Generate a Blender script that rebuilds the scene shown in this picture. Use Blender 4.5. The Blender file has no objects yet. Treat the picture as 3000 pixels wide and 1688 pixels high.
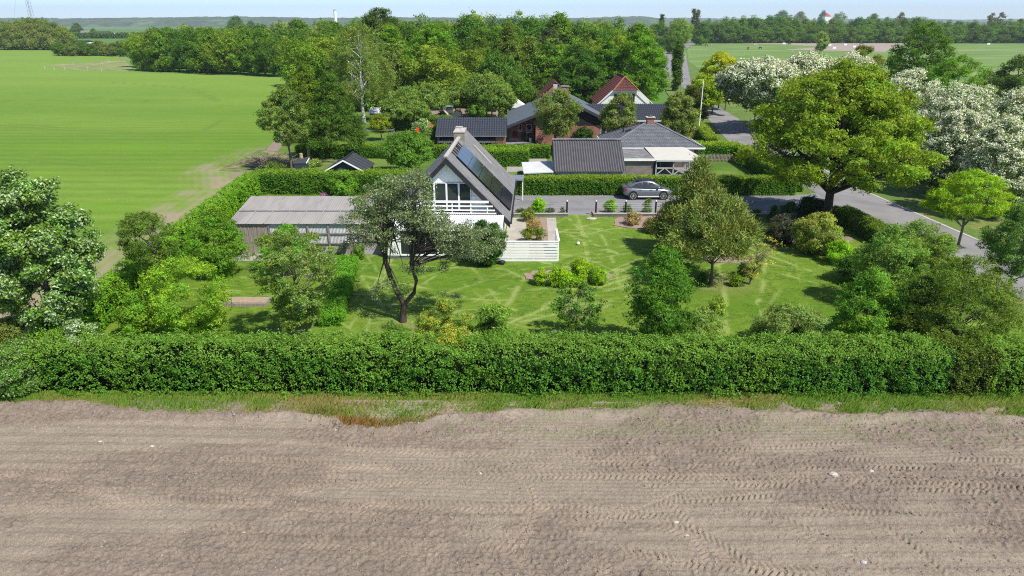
import bpy, math, random
import numpy as np
from mathutils import Vector
R_ = math.radians
# ------------------------------------------------------------ camera, sky, sun, exposure
H = 15.5
PITCH = math.atan(774.0/2000.0)
scene = bpy.context.scene
cam_d = bpy.data.cameras.new("camera"); cam = bpy.data.objects.new("camera", cam_d)
scene.collection.objects.link(cam)
cam_d.sensor_width = 36.0; cam_d.lens = 24.0; cam_d.clip_start = 0.1; cam_d.clip_end = 30000
cam.location = (0, 0, H); cam.rotation_euler = (math.pi/2 - PITCH, 0, 0)
scene.camera = cam
SUN_EL, SUN_AZ = R_(52), R_(133)       # azimuth clockwise from +Y
sdir = Vector((math.sin(SUN_AZ)*math.cos(SUN_EL), math.cos(SUN_AZ)*math.cos(SUN_EL), math.sin(SUN_EL)))
w = bpy.data.worlds.new("World"); scene.world = w; w.use_nodes = True
wn = w.node_tree.nodes; wl = w.node_tree.links
bg = wn["Background"]; sky = wn.new("ShaderNodeTexSky"); sky.sky_type = 'NISHITA'; sky.sun_disc = False
sky.sun_elevation = SUN_EL; sky.sun_rotation = SUN_AZ; sky.altitude = 0; sky.air_density = 0.45; sky.dust_density = 0.25; sky.ozone_density = 2.0
wl.new(sky.outputs[0], bg.inputs[0]); bg.inputs[1].default_value = 0.15
sun_d = bpy.data.lights.new("sun", 'SUN'); sun_d.energy = 4.05; sun_d.angle = R_(0.6); sun_d.color = (1.0, 0.94, 0.82)
sun = bpy.data.objects.new("sun", sun_d); scene.collection.objects.link(sun)
sun.rotation_euler = (-sdir).to_track_quat('-Z', 'Y').to_euler()
sun.location = (40, -20, 60)
scene.view_settings.view_transform = 'Standard'; scene.view_settings.look = 'None'
scene.view_settings.exposure = 0.62; scene.view_settings.gamma = 1.0
scene.cycles.use_denoising = False; scene.cycles.sample_clamp_indirect = 4.0; scene.cycles.denoising_input_passes = 'RGB_ALBEDO_NORMAL'; scene.cycles.denoising_prefilter = 'ACCURATE'; scene.cycles.pixel_filter_type = 'BLACKMAN_HARRIS'; scene.cycles.filter_width = 1.1
scene.cycles.max_bounces = 8; scene.cycles.diffuse_bounces = 5; scene.cycles.transparent_max_bounces = 12
scene.cycles.volume_bounces = 0
scene.cycles.use_adaptive_sampling = True; scene.cycles.adaptive_threshold = 0.006
COL = scene.collection

# ------------------------------------------------------------ pixel -> place helpers
cP, sP = math.cos(PITCH), math.sin(PITCH)
def ray(px, py):
    x = (px-1500.0)/2000.0; y = (844.0-py)/2000.0
    return (x, cP + y*sP, -sP + y*cP)
def G(px, py, z=0.0):
    d = ray(px, py); t = (z-H)/d[2]
    return (d[0]*t, d[1]*t)
def At(px, py, Y):
    d = ray(px, py); t = Y/d[1]
    return (d[0]*t, Y, H + d[2]*t)
def ZC(Y, z): return Y*cP + (H-z)*sP

# ------------------------------------------------------------ noise (numpy)
def _h(ix, iy, s):
    n = (ix.astype(np.int64)*374761393 + iy.astype(np.int64)*668265263 + s*2147483647) & 0x7fffffff
    n = ((n ^ (n >> 13))*1274126177) & 0x7fffffff
    n = (n ^ (n >> 16))
    return (n & 0xffff)/65535.0
def vn(x, y, s=0):
    x = np.asarray(x, float); y = np.asarray(y, float)
    ix = np.floor(x); iy = np.floor(y); fx = x-ix; fy = y-iy
    fx = fx*fx*(3-2*fx); fy = fy*fy*(3-2*fy)
    a = _h(ix, iy, s); b = _h(ix+1, iy, s); c = _h(ix, iy+1, s); d = _h(ix+1, iy+1, s)
    return (a*(1-fx)+b*fx)*(1-fy) + (c*(1-fx)+d*fx)*fy
def fbm(x, y, s=0, o=4, g=.5):
    r = 0; a = 1; t = 0
    for i in range(o):
        r = r + a*vn(x*2**i+i*17.3, y*2**i-i*9.1, s+i*7); t += a; a *= g
    return r/t
def sst(a, b, x):
    t = np.clip((x-a)/(b-a), 0, 1); return t*t*(3-2*t)

# ------------------------------------------------------------ objects, tags
def tag(o, label=None, cat=None, group=None, kind=None):
    if label: o['label'] = label
    if cat: o['category'] = cat
    if group: o['group'] = group
    if kind: o['kind'] = kind
    return o
ORG = {}
def thing(name, label, cat, loc=(0, 0, 0), rot=0.0, group=None, world=False):
    """Empty at the thing's base; world=True: its parts are given in world coordinates"""
    o = bpy.data.objects.new(name, None); COL.objects.link(o)
    o.empty_display_size = .3
    o.location = loc; o.rotation_euler = (0, 0, rot)
    tag(o, label, cat, group)
    ORG[o.name] = Vector(loc) if world else Vector((0, 0, 0))
    return o
def link(name, me, parent):
    o = bpy.data.objects.new(name, me); COL.objects.link(o)
    if parent is not None:
        o.parent = parent; ORG[o.name] = ORG.get(parent.name, Vector((0, 0, 0)))
    return o
def copy_thing(root, loc, rot=0.0, scale=1.0, label=None, group=None):
    r = root.copy(); COL.objects.link(r); r.location = loc; r.rotation_euler = (0, 0, rot)
    r.scale = (scale,)*3 if not isinstance(scale, tuple) else scale
    if label: r['label'] = label
    if group: r['group'] = group
    for ch in list(root.children):
        c = ch.copy(); COL.objects.link(c); c.parent = r
        for g in list(ch.children):
            d = g.copy(); COL.objects.link(d); d.parent = c
    return r

class MB:
    """collects polygons; build() links them as ONE mesh object"""
    def __init__(s): s.v = []; s.f = []; s.st = []; s.sf = []
    def add(s, vs, fs):
        n = len(s.v); s.st.append(n); s.sf.append(len(s.f)); s.v += [tuple(v) for v in vs]; s.f += [tuple(i+n for i in f) for f in fs]
        return s
    def box(s, x0, x1, y0, y1, z0, z1):
        return s.add([(x0,y0,z0),(x1,y0,z0),(x1,y1,z0),(x0,y1,z0),(x0,y0,z1),(x1,y0,z1),(x1,y1,z1),(x0,y1,z1)],
              [(0,3,2,1),(4,5,6,7),(0,1,5,4),(1,2,6,5),(2,3,7,6),(3,0,4,7)])
    def bar(s, p, q, a, b=None):
        """square bar from p to q, half sizes a (side), b (up)"""
        b = a if b is None else b
        p = Vector(p); q = Vector(q); d = (q-p).normalized()
        up = Vector((0,0,1)) if abs(d.z) < .95 else Vector((0,1,0))
        sd = d.cross(up).normalized(); u = sd.cross(d)
        vs = []
        for c in (p, q):
            for i, j in ((-1,-1),(1,-1),(1,1),(-1,1)): vs.append(c + sd*a*i + u*b*j)
        return s.add(vs, [(0,3,2,1),(4,5,6,7),(0,1,5,4),(1,2,6,5),(2,3,7,6),(3,0,4,7)])
    def slab(s, pts, th):
        """polygon given as top face, thickened by th along its down side"""
        P = [Vector(p) for p in pts]; n = (P[1]-P[0]).cross(P[2]-P[0]).normalized()
        if n.z < 0: P.reverse(); n = -n
        Q = [p-n*th for p in P]; k = len(P)
        return s.add(P+Q, [tuple(range(k)), tuple(range(2*k-1, k-1, -1))] + [(i, i+k, (i+1)%k+k, (i+1)%k) for i in range(k)])
    def prism(s, poly, y0, y1):
        """polygon in (x,z) extruded along y"""
        k = len(poly)
        vs = [(x,y0,z) for x,z in poly] + [(x,y1,z) for x,z in poly]
        return s.add(vs, [tuple(range(k)), tuple(range(2*k-1,k-1,-1))] + [(i,i+k,(i+1)%k+k,(i+1)%k) for i in range(k)])
    def flat(s, poly, z0, z1):
        k = len(poly); vs = [(x,y,z0) for x,y in poly]+[(x,y,z1) for x,y in poly]
        return s.add(vs, [tuple(range(k-1,-1,-1)), tuple(range(k,2*k))]+[(i,(i+1)%k,(i+1)%k+k,i+k) for i in range(k)])
    def cyl(s, p, q, r0, r1=None, n=10):
        r1 = r0 if r1 is None else r1
        p = Vector(p); q = Vector(q); d = (q-p).normalized()
        up = Vector((0,0,1)) if abs(d.z) < .95 else Vector((0,1,0))
        sd = d.cross(up).normalized(); u = sd.cross(d); vs = []
        for c, r in ((p,r0),(q,r1)):
            for i in range(n):
                a = 2*math.pi*i/n; vs.append(c + sd*math.cos(a)*r + u*math.sin(a)*r)
        return s.add(vs, [(i,(i+1)%n,(i+1)%n+n,i+n) for i in range(n)] + [tuple(range(n-1,-1,-1)), tuple(range(n,2*n))])
    def ball(s, c, rx, ry=None, rz=None, n=10, m=7, jit=0, seed=1):
        ry = rx if ry is None else ry; rz = rx if rz is None else rz
        rr = random.Random(seed); vs = [(c[0],c[1],c[2]-rz)]
        for j in range(1, m):
            t = math.pi*j/m - math.pi/2
            for i in range(n):
                a = 2*math.pi*i/n; k = 1+rr.uniform(-jit,jit)
                vs.append((c[0]+rx*k*math.cos(t)*math.cos(a), c[1]+ry*k*math.cos(t)*math.sin(a), c[2]+rz*k*math.sin(t)))
        vs.append((c[0],c[1],c[2]+rz)); f = []
        for i in range(n): f.append((0, 1+(i+1)%n, 1+i))
        for j in range(m-2):
            for i in range(n):
                a = 1+j*n+i; b = 1+j*n+(i+1)%n; f.append((a, b, b+n, a+n))
        L = 1+(m-2)*n; T = len(vs)-1
        for i in range(n): f.append((L+i, L+(i+1)%n, T))
        return s.add(vs, f)
    def grid(s, fn, nu, nv, th=0.0):
        """fn(i,j)->point ; with th: closed sheet of that thickness (downwards)"""
        top = [fn(i, j) for j in range(nv+1) for i in range(nu+1)]; W = nu+1
        f = [(j*W+i, j*W+i+1, (j+1)*W+i+1, (j+1)*W+i) for j in range(nv) for i in range(nu)]
        if th:
            N = len(top); bot = [(p[0],p[1],p[2]-th) for p in top]
            f += [tuple(k+N for k in reversed(q)) for q in f]
            for i in range(nu):
                f.append((i, i+N, i+1+N, i+1)); a = nv*W+i; f.append((a, a+1, a+1+N, a+N))
            for j in range(nv):
                a = j*W; f.append((a, a+W, a+W+N, a+N)); b = a+nu; f.append((b, b+N, b+W+N, b+W))
            top = top+bot
        return s.add(top, f)
    def each(s, name, m, parent=None):
        """one mesh object per added shape"""
        out = []; bounds = s.st+[len(s.v)]; fb = s.sf+[len(s.f)]
        for k in range(len(s.st)):
            b = MB(); b.v = s.v[bounds[k]:bounds[k+1]]; b.f = [tuple(i-bounds[k] for i in q) for q in s.f[fb[k]:fb[k+1]]]; out.append(b.build(name, m, parent))
        return out
    def build(s, name, m, parent=None, smooth=False):
        me = bpy.data.meshes.new(name)
        off = ORG.get(parent.name, Vector((0,0,0))) if parent is not None else Vector((0,0,0))
        me.from_pydata([(v[0]-off.x, v[1]-off.y, v[2]-off.z) for v in s.v], [], s.f)
        me.materials.append(m)
        if smooth: me.polygons.foreach_set('use_smooth', [True]*len(me.polygons))
        me.update()
        return link(name, me, parent)

def npmesh(name, V, F, mats, parent=None, col=None, mi=None, smooth=False):
    """V (n,3), F (m,4) arrays -> mesh object, fast"""
    V = np.ascontiguousarray(V, dtype=np.float32); F = np.ascontiguousarray(F, dtype=np.int32)
    k = F.shape[1]; me = bpy.data.meshes.new(name)
    me.vertices.add(len(V)); me.vertices.foreach_set('co', V.ravel())
    me.loops.add(F.size); me.loops.foreach_set('vertex_index', F.ravel())
    me.polygons.add(len(F)); me.polygons.foreach_set('loop_start', np.arange(0, F.size, k, dtype=np.int32))
    me.polygons.foreach_set('loop_total', np.full(len(F), k, dtype=np.int32))
    for m in mats: me.materials.append(m)
    if mi is not None: me.polygons.foreach_set('material_index', np.ascontiguousarray(mi, dtype=np.int32))
    if smooth: me.polygons.foreach_set('use_smooth', np.ones(len(F), dtype=bool))
    if col is not None:
        a = me.attributes.new('Col', 'FLOAT_COLOR', 'POINT')
        c4 = np.ones((len(V), 4), dtype=np.float32); c4[:, :3] = np.clip(col, 0, 1); a.data.foreach_set('color', c4.ravel())
    me.update(calc_edges=True)
    return link(name, me, parent)

# ------------------------------------------------------------ materials
MATS = {}
def _new(name):
    m = bpy.data.materials.new(name); m.use_nodes = True
    return m, m.node_tree.nodes, m.node_tree.links, m.node_tree.nodes["Principled BSDF"]
def mat(name, col, rough=.7, spec=.3, metal=0.0, var=.18, vs=2.0, bump=0.0, bs=30.0, stretch=(1,1,1), col2=None, c2scale=1.0, c2lo=.5, c2hi=.65, coat=0):
    if name in MATS: return MATS[name]
    m, N, L, P = _new(name)
    P.inputs['Roughness'].default_value = rough; P.inputs['Specular IOR Level'].default_value = spec
    P.inputs['Metallic'].default_value = metal; P.inputs['Coat Weight'].default_value = coat
    tc = N.new('ShaderNodeTexCoord'); mp = N.new('ShaderNodeMapping'); mp.inputs['Scale'].default_value = stretch
    L.new(tc.outputs['Object'], mp.inputs[0])
    nz = N.new('ShaderNodeTexNoise'); nz.inputs['Scale'].default_value = vs; nz.inputs['Detail'].default_value = 6
    L.new(mp.outputs[0], nz.inputs[0])
    mr = N.new('ShaderNodeMapRange'); mr.inputs[1].default_value = .3; mr.inputs[2].default_value = .7
    mr.inputs[3].default_value = 1-var; mr.inputs[4].default_value = 1+var
    L.new(nz.outputs[0], mr.inputs[0])
    mx = N.new('ShaderNodeVectorMath'); mx.operation = 'SCALE'; L.new(mr.outputs[0], mx.inputs['Scale'])
    if col2:
        n2 = N.new('ShaderNodeTexNoise'); n2.inputs['Scale'].default_value = c2scale; n2.inputs['Detail'].default_value = 5; L.new(mp.outputs[0], n2.inputs[0])
        m2 = N.new('ShaderNodeMapRange'); m2.interpolation_type = 'SMOOTHSTEP'; m2.inputs[1].default_value = c2lo; m2.inputs[2].default_value = c2hi; L.new(n2.outputs[0], m2.inputs[0])
        mc = N.new('ShaderNodeMix'); mc.data_type = 'RGBA'; mc.inputs[6].default_value = (*col, 1); mc.inputs[7].default_value = (*col2, 1)
        L.new(m2.outputs[0], mc.inputs[0]); L.new(mc.outputs[2], mx.inputs[0])
    else: mx.inputs[0].default_value = col
    L.new(mx.outputs[0], P.inputs['Base Color'])
    if bump:
        nb = N.new('ShaderNodeTexNoise'); nb.inputs['Scale'].default_value = bs; nb.inputs['Detail'].default_value = 4; L.new(mp.outputs[0], nb.inputs[0])
        b = N.new('ShaderNodeBump'); b.inputs['Strength'].default_value = bump; b.inputs['Distance'].default_value = .05
        L.new(nb.outputs[0], b.inputs['Height']); L.new(b.outputs[0], P.inputs['Normal'])
    MATS[name] = m; return m
def brick(name, c1, c2, mortar, bw=.24, bh=.08, ms=.012, rough=.85, bump=.5, zk=1.0, offset=.5, bias=0.0):
    """brick / shingle / block pattern on vertical or sloping faces, in object space"""
    m, N, L, P = _new(name); P.inputs['Roughness'].default_value = rough; P.inputs['Specular IOR Level'].default_value = .25
    tc = N.new('ShaderNodeTexCoord'); s = N.new('ShaderNodeSeparateXYZ'); L.new(tc.outputs['Object'], s.inputs[0])
    sn = N.new('ShaderNodeSeparateXYZ'); L.new(tc.outputs['Normal'], sn.inputs[0])
    ax = N.new('ShaderNodeMath'); ax.operation = 'ABSOLUTE'; L.new(sn.outputs[0], ax.inputs[0])
    ay = N.new('ShaderNodeMath'); ay.operation = 'ABSOLUTE'; L.new(sn.outputs[1], ay.inputs[0])
    gt = N.new('ShaderNodeMath'); gt.operation = 'GREATER_THAN'; L.new(ax.outputs[0], gt.inputs[0]); L.new(ay.outputs[0], gt.inputs[1])
    mx = N.new('ShaderNodeMix'); L.new(gt.outputs[0], mx.inputs[0]); L.new(s.outputs[0], mx.inputs[2]); L.new(s.outputs[1], mx.inputs[3])
    zz = N.new('ShaderNodeMath'); zz.operation = 'MULTIPLY'; zz.inputs[1].default_value = zk; L.new(s.outputs[2], zz.inputs[0])
    cb = N.new('ShaderNodeCombineXYZ'); L.new(mx.outputs[0], cb.inputs[0]); L.new(zz.outputs[0], cb.inputs[1])
    b = N.new('ShaderNodeTexBrick'); L.new(cb.outputs[0], b.inputs[0]); b.inputs['Scale'].default_value = 1
    b.inputs['Color1'].default_value = (*c1, 1); b.inputs['Color2'].default_value = (*c2, 1); b.inputs['Mortar'].default_value = (*mortar, 1)
    b.inputs['Brick Width'].default_value = bw; b.inputs['Row Height'].default_value = bh; b.inputs['Mortar Size'].default_value = ms; b.inputs['Bias'].default_value = bias
    b.offset = offset
    nz = N.new('ShaderNodeTexNoise'); nz.inputs['Scale'].default_value = 1.3; nz.inputs['Detail'].default_value = 5; L.new(tc.outputs['Object'], nz.inputs[0])
    mr = N.new('ShaderNodeMapRange'); mr.inputs[1].default_value = .3; mr.inputs[2].default_value = .7; mr.inputs[3].default_value = .78; mr.inputs[4].default_value = 1.2; L.new(nz.outputs[0], mr.inputs[0])
    sc = N.new('ShaderNodeVectorMath'); sc.operation = 'SCALE'; L.new(b.outputs[0], sc.inputs[0]); L.new(mr.outputs[0], sc.inputs['Scale']); L.new(sc.outputs[0], P.inputs['Base Color'])
    if bump:
        bp = N.new('ShaderNodeBump'); bp.invert = True; bp.inputs['Strength'].default_value = bump; bp.inputs['Distance'].default_value = .02; L.new(b.outputs[1], bp.inputs['Height']); L.new(bp.outputs[0], P.inputs['Normal'])
    MATS[name] = m; return m
def leafmat(name, trans=.42, rough=.55, spec=.22):
    m, N, L, P = _new(name); P.inputs['Roughness'].default_value = rough; P.inputs['Specular IOR Level'].default_value = spec
    a = N.new('ShaderNodeAttribute'); a.attribute_name = 'Col'; L.new(a.outputs[0], P.inputs['Base Color'])
    if trans:
        t = N.new('ShaderNodeBsdfTranslucent'); k = N.new('ShaderNodeVectorMath'); k.operation = 'MULTIPLY'; k.inputs[1].default_value = (1.5, 1.35, .6)
        L.new(a.outputs[0], k.inputs[0]); L.new(k.outputs[0], t.inputs[0])
        mx = N.new('ShaderNodeMixShader'); mx.inputs[0].default_value = trans
        L.new(P.outputs[0], mx.inputs[1]); L.new(t.outputs[0], mx.inputs[2]); L.new(mx.outputs[0], N['Material Output'].inputs[0])
    MATS[name] = m; return m
def attrmat(name, rough=.9, spec=.15, bump=0.3, bs=25, dist=.04, var=.2, vs=8.0):
    """colour from the mesh attribute times fine noise"""
    m, N, L, P = _new(name); P.inputs['Roughness'].default_value = rough; P.inputs['Specular IOR Level'].default_value = spec
    a = N.new('ShaderNodeAttribute'); a.attribute_name = 'Col'; tc = N.new('ShaderNodeTexCoord')
    nz = N.new('ShaderNodeTexNoise'); nz.inputs['Scale'].default_value = vs; nz.inputs['Detail'].default_value = 8; nz.inputs['Roughness'].default_value = .7; L.new(tc.outputs['Object'], nz.inputs[0])
    mr = N.new('ShaderNodeMapRange'); mr.inputs[1].default_value = .3; mr.inputs[2].default_value = .7; mr.inputs[3].default_value = 1-var; mr.inputs[4].default_value = 1+var; L.new(nz.outputs[0], mr.inputs[0])
    sc = N.new('ShaderNodeVectorMath'); sc.operation = 'SCALE'; L.new(a.outputs[0], sc.inputs[0]); L.new(mr.outputs[0], sc.inputs['Scale']); L.new(sc.outputs[0], P.inputs['Base Color'])
    nb = N.new('ShaderNodeTexNoise'); nb.inputs['Scale'].default_value = bs; nb.inputs['Detail'].default_value = 6; nb.inputs['Roughness'].default_value = .65; L.new(tc.outputs['Object'], nb.inputs[0])
    bp = N.new('ShaderNodeBump'); bp.inputs['Strength'].default_value = bump; bp.inputs['Distance'].default_value = dist; L.new(nb.outputs[0], bp.inputs['Height']); L.new(bp.outputs[0], P.inputs['Normal'])
    MATS[name] = m; return m
def glassmat(name, tint=(.03,.04,.045), seethru=0.0, rough=.04):
    m, N, L, P = _new(name); P.inputs['Base Color'].default_value = (*tint, 1); P.inputs['Roughness'].default_value = rough; P.inputs['Specular IOR Level'].default_value = .7
    if seethru:
        t = N.new('ShaderNodeBsdfTransparent'); t.inputs[0].default_value = (.8,.85,.85,1); mx = N.new('ShaderNodeMixShader'); mx.inputs[0].default_value = seethru
        L.new(P.outputs[0], mx.inputs[1]); L.new(t.outputs[0], mx.inputs[2]); L.new(mx.outputs[0], N['Material Output'].inputs[0])
    MATS[name] = m; return m

M = dict(
 white = mat('white_paint', (.82,.84,.84), .5, var=.05, vs=1.5),
 whiteb = mat('white_boards', (.80,.85,.84), .55, var=.05, vs=6, stretch=(12,12,.4)),
 render = mat('white_render', (.72,.73,.72), .85, var=.07, vs=.8, bump=.2, bs=12),
 felt = mat('roof_slate_grey', (.20,.20,.205), .85, var=.16, vs=1.2, bump=.5, bs=45, col2=(.13,.13,.135), c2scale=9),
 dark = mat('dark_stain', (.022,.024,.028), .6, var=.2),
 darkblue = mat('dark_blue_boards', (.035,.048,.062), .7, var=.15, vs=3, stretch=(.3,1,18)),
 tarroof = mat('roofing_felt_dark', (.045,.05,.06), .9, var=.15, vs=1.5, bump=.2),
 wood = mat('weathered_boards', (.27,.235,.205), .85, var=.4, vs=3, stretch=(9,9,.35), bump=.3),
 polyc = mat('corrugated_plastic', (.52,.52,.56), .4, var=.12, vs=1.0, col2=(.4,.41,.44), c2scale=.8),
 eternit = mat('fibre_cement', (.31,.295,.28), .85, var=.10, vs=.5, stretch=(2,.5,1), bump=.15, col2=(.24,.225,.22), c2scale=.6, c2lo=.45, c2hi=.7),
 eternitd = mat('fibre_cement_dark', (.125,.12,.125), .8, var=.15, vs=2),
 tile = mat('black_glazed_tile', (.05,.055,.07), .42, spec=.4, var=.25, vs=5),
 redtile = mat('red_clay_tile', (.105,.04,.034), .75, var=.25, vs=3),
 ridgeo = mat('orange_ridge_tile', (.36,.13,.07), .8, var=.2, vs=4),
 concrete = mat('concrete', (.40,.37,.33), .9, var=.12, vs=1.2, bump=.15),
 concg = mat('concrete_grey', (.22,.22,.22), .9, var=.15, vs=2, bump=.15),
 glass = glassmat('window_glass'), glassr = glassmat('veranda_glass', (.05,.06,.06), .55),
 panel = glassmat('solar_glass', (.018,.022,.028), 0, .09),
 metal = mat('galvanised_metal', (.45,.47,.48), .4, metal=.7, var=.1),
 black = mat('black_plastic', (.02,.02,.022), .45, var=.1),
 redb = brick('red_brick', (.34,.115,.07), (.24,.085,.06), (.30,.25,.22)),
 greyb = brick('grey_brick', (.24,.20,.19), (.17,.145,.14), (.24,.22,.21)),
 chimb = brick('yellow_brick', (.38,.31,.23), (.30,.24,.18), (.22,.20,.18), ms=.02),
 block = brick('garden_wall_block', (.20,.20,.19), (.15,.15,.145), (.09,.09,.085), bw=.4, bh=.2, ms=.015),
 shingle = brick('shingle_roof', (.145,.155,.18), (.125,.135,.155), (.05,.055,.065), bw=.42, bh=.24, ms=.022, zk=1.9, bump=.8),
 canvas = mat('white_canvas', (.53,.52,.47), .8, var=.05, vs=1),
 boardclad = mat('dark_cladding', (.014,.015,.02), .6, var=.2, vs=3, stretch=(14,14,.5)),
 bark = mat('bark_grey', (.13,.11,.09), .9, var=.35, vs=6, stretch=(1,1,.4), bump=.6, bs=18),
 barkd = mat('bark_dark', (.06,.048,.04), .9, var=.35, vs=6, stretch=(1,1,.4), bump=.6, bs=18),
 birch = mat('bark_birch', (.62,.60,.57), .7, var=.12, vs=3, col2=(.10,.09,.08), c2scale=3.2, c2lo=.58, c2hi=.63, stretch=(1,1,2.2)),
 hcore = mat('hedge_core', (.012,.02,.008), 1.0, spec=0, var=.3, vs=6),
 gravel = mat('driveway_gravel', (.235,.235,.25), .95, var=.22, vs=30, bump=.6, bs=60, col2=(.185,.185,.197), c2scale=.35, c2lo=.45, c2hi=.65),
 asphalt = mat('road_asphalt', (.245,.24,.245), .9, var=.10, vs=1.0, bump=.3, bs=50, col2=(.195,.19,.195), c2scale=.25, c2lo=.42, c2hi=.62),
 paving = mat('pale_paving', (.33,.31,.29), .9, var=.12, vs=2, bump=.1),
 mulch = mat('bark_mulch', (.33,.235,.20), 1, var=.35, vs=14, bump=.9, bs=30),
 soilp = mat('bare_earth', (.25,.195,.16), 1, var=.25, vs=3, bump=.6, bs=20),
 red = mat('red_paint', (.42,.035,.025), .5, var=.1), stone = mat('pale_stone', (.45,.42,.39), .9, var=.15, vs=5, bump=.4),
 timber = mat('cut_timber', (.42,.31,.20), .85, var=.3, vs=6), rubber = mat('tyre_rubber', (.018,.018,.018), .8, var=.1),
 foam = mat('purple_grey', (.3,.28,.36), .7, var=.1))
LEAF = leafmat('foliage'); NEEDLE = leafmat('needles', .12, .6); LEAFS = leafmat('foliage_silvery', .25, .4, .4)
GROUNDM = attrmat('garden_ground', bump=.5, bs=30, dist=.05, var=.28, vs=10)
SOILM = attrmat('field_soil', bump=.8, bs=26, dist=.05, var=.34, vs=16)
# ============================================================ THE SETTING: ground, fields, road
def polyfill(name, pts, z, m, th=.25):
    """flat ground patch as a thin slab whose top lies at z"""
    o = MB().flat(pts, z-th, z).build(name, m); o['kind'] = 'structure'; return o
def px(*p): return [G(a, b) for a, b in p]
def pdist(X, Y, P):
    """distance to a polyline and signed side offset, arc length"""
    best = np.full(X.shape, 1e9); sl = np.zeros(X.shape); off = np.zeros(X.shape); acc = 0
    for (x0, y0), (x1, y1) in zip(P[:-1], P[1:]):
        L = math.hypot(x1-x0, y1-y0); tx, ty = (x1-x0)/L, (y1-y0)/L
        t = np.clip((X-x0)*tx+(Y-y0)*ty, 0, L); dx = X-x0-t*tx; dy = Y-y0-t*ty; d = np.hypot(dx, dy)
        m = d < best; best = np.where(m, d, best); sl = np.where(m, acc+t, sl); off = np.where(m, (X-x0)*(-ty)+(Y-y0)*tx, off); acc += L
    return best, off, sl
def gridmesh(name, xs, ys, zf, cf, m, warp=None):
    X, Y = np.meshgrid(xs, ys)
    if warp: X, Y = warp(X, Y)
    Z = zf(X, Y); C = cf(X, Y, Z)
    V = np.stack([X.ravel(), Y.ravel(), np.broadcast_to(Z, X.shape).ravel()], 1)
    W = len(xs); i, j = np.meshgrid(np.arange(W-1), np.arange(len(ys)-1)); a = (j*W+i).ravel()
    F = np.stack([a, a+1, a+W+1, a+W], 1)
    o = npmesh(name, V, F, [m], col=C.reshape(-1, 3)); o['kind'] = 'structure'; return o
def lerp3(a, b, t): return np.asarray(a)*(1-t[..., None]) + np.asarray(b)*t[..., None]

# --- one sheet to the horizon: farmland patches
m, N, L, P = _new('far_farmland'); P.inputs['Roughness'].default_value = .95; P.inputs['Specular IOR Level'].default_value = .1
tc = N.new('ShaderNodeTexCoord'); mp = N.new('ShaderNodeMapping'); mp.inputs['Scale'].default_value = (1/420., 1/260., 1); L.new(tc.outputs['Object'], mp.inputs[0])
vo = N.new('ShaderNodeTexVoronoi'); vo.distance = 'CHEBYCHEV'; vo.inputs['Scale'].default_value = 1; L.new(mp.outputs[0], vo.inputs[0])
cr = N.new('ShaderNodeValToRGB'); L.new(vo.outputs['Color'], cr.inputs[0]); cr.color_ramp.interpolation = 'CONSTANT'
for i, (p, c) in enumerate([(0, (.10,.20,.045,1)), (.35, (.14,.25,.06,1)), (.6, (.075,.16,.035,1)), (.8, (.20,.24,.09,1))]):
    e = cr.color_ramp.elements[i] if i < 2 else cr.color_ramp.elements.new(p); e.position = p; e.color = c
L.new(cr.outputs[0], P.inputs['Base Color'])
gr = MB().flat([(-9000,-1500),(9000,-1500),(9000,16000),(-9000,16000)], -.6, -.1).build('ground', m); gr['kind'] = 'structure'

# --- bare ploughed field in the foreground, real relief: harrow rows, tyre treads, clods
_e = [G(a, b) for a, b in ((-600,1190),(0,1188),(204,1185),(350,1208),(524,1217),(815,1215),(984,1228),(1010,1250),(1107,1260),(1223,1246),(1281,1224),(1500,1209),(1733,1208),(1966,1197),(2228,1211),(2490,1217),(2700,1211),(2897,1223),(3000,1231),(3400,1236))]
EX = [q[0] for q in _e]; EY = [q[1] for q in _e]
def edgeY(x):      # irregular grassy edge of the field
    return np.interp(x, EX, EY) + .18*(fbm(x*1.1, x*0+3, 5)-.5)*2 + .18*(vn(x*2.7, x*0, 9)-.5)
TR = []            # tyre tracks: polyline, width, depth, strength seed
for k, (pa, pb, pc) in enumerate([((900,1310),(1700,1330),(2500,1290)), ((820,1445),(1700,1395),(2999,1425)), ((1400,1520),(2200,1500),(3060,1500)),
        ((1000,1475),(1800,1480),(2700,1400)), ((40,1500),(700,1480),(1500,1540)), ((1600,1330),(1900,1440),(2050,1680)), ((2300,1380),(2600,1560),(2760,1690)),
        ((1500,1600),(1900,1640),(2400,1690)), ((1150,1620),(1650,1560),(2000,1440)), ((2350,1370),(2700,1370),(3060,1400)), ((2150,1480),(2420,1590),(2600,1690)), ((1700,1500),(2000,1560),(2200,1690)), ((1350,1560),(1500,1620),(1560,1700)), ((1900,1420),(2300,1420),(2900,1440)), ((2000,1360),(2500,1340),(3060,1350)), ((600,1560),(1100,1540),(1500,1500)), ((2400,1500),(2800,1540),(3060,1600)), ((1500,1370),(1560,1480),(1500,1600)), ((-40,1440),(400,1450),(900,1440)),
        ((0,1390),(500,1410),(1000,1400)), ((250,1610),(800,1590),(1200,1620)), ((1450,1420),(1700,1560),(1760,1690)), ((600,1350),(1200,1370),(1900,1350))]):
    q = [G(*pa), G(*pb), G(*pc)]
    s = np.linspace(0, 1, 14); P3 = [((1-t)**2*q[0][0]+2*t*(1-t)*(2*q[1][0]-.5*q[0][0]-.5*q[2][0])+t*t*q[2][0], (1-t)**2*q[0][1]+2*t*(1-t)*(2*q[1][1]-.5*q[0][1]-.5*q[2][1])+t*t*q[2][1]) for t in s]
    TR.append((P3, .52+.1*(k % 3), .05+.012*(k % 2), k))
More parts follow.
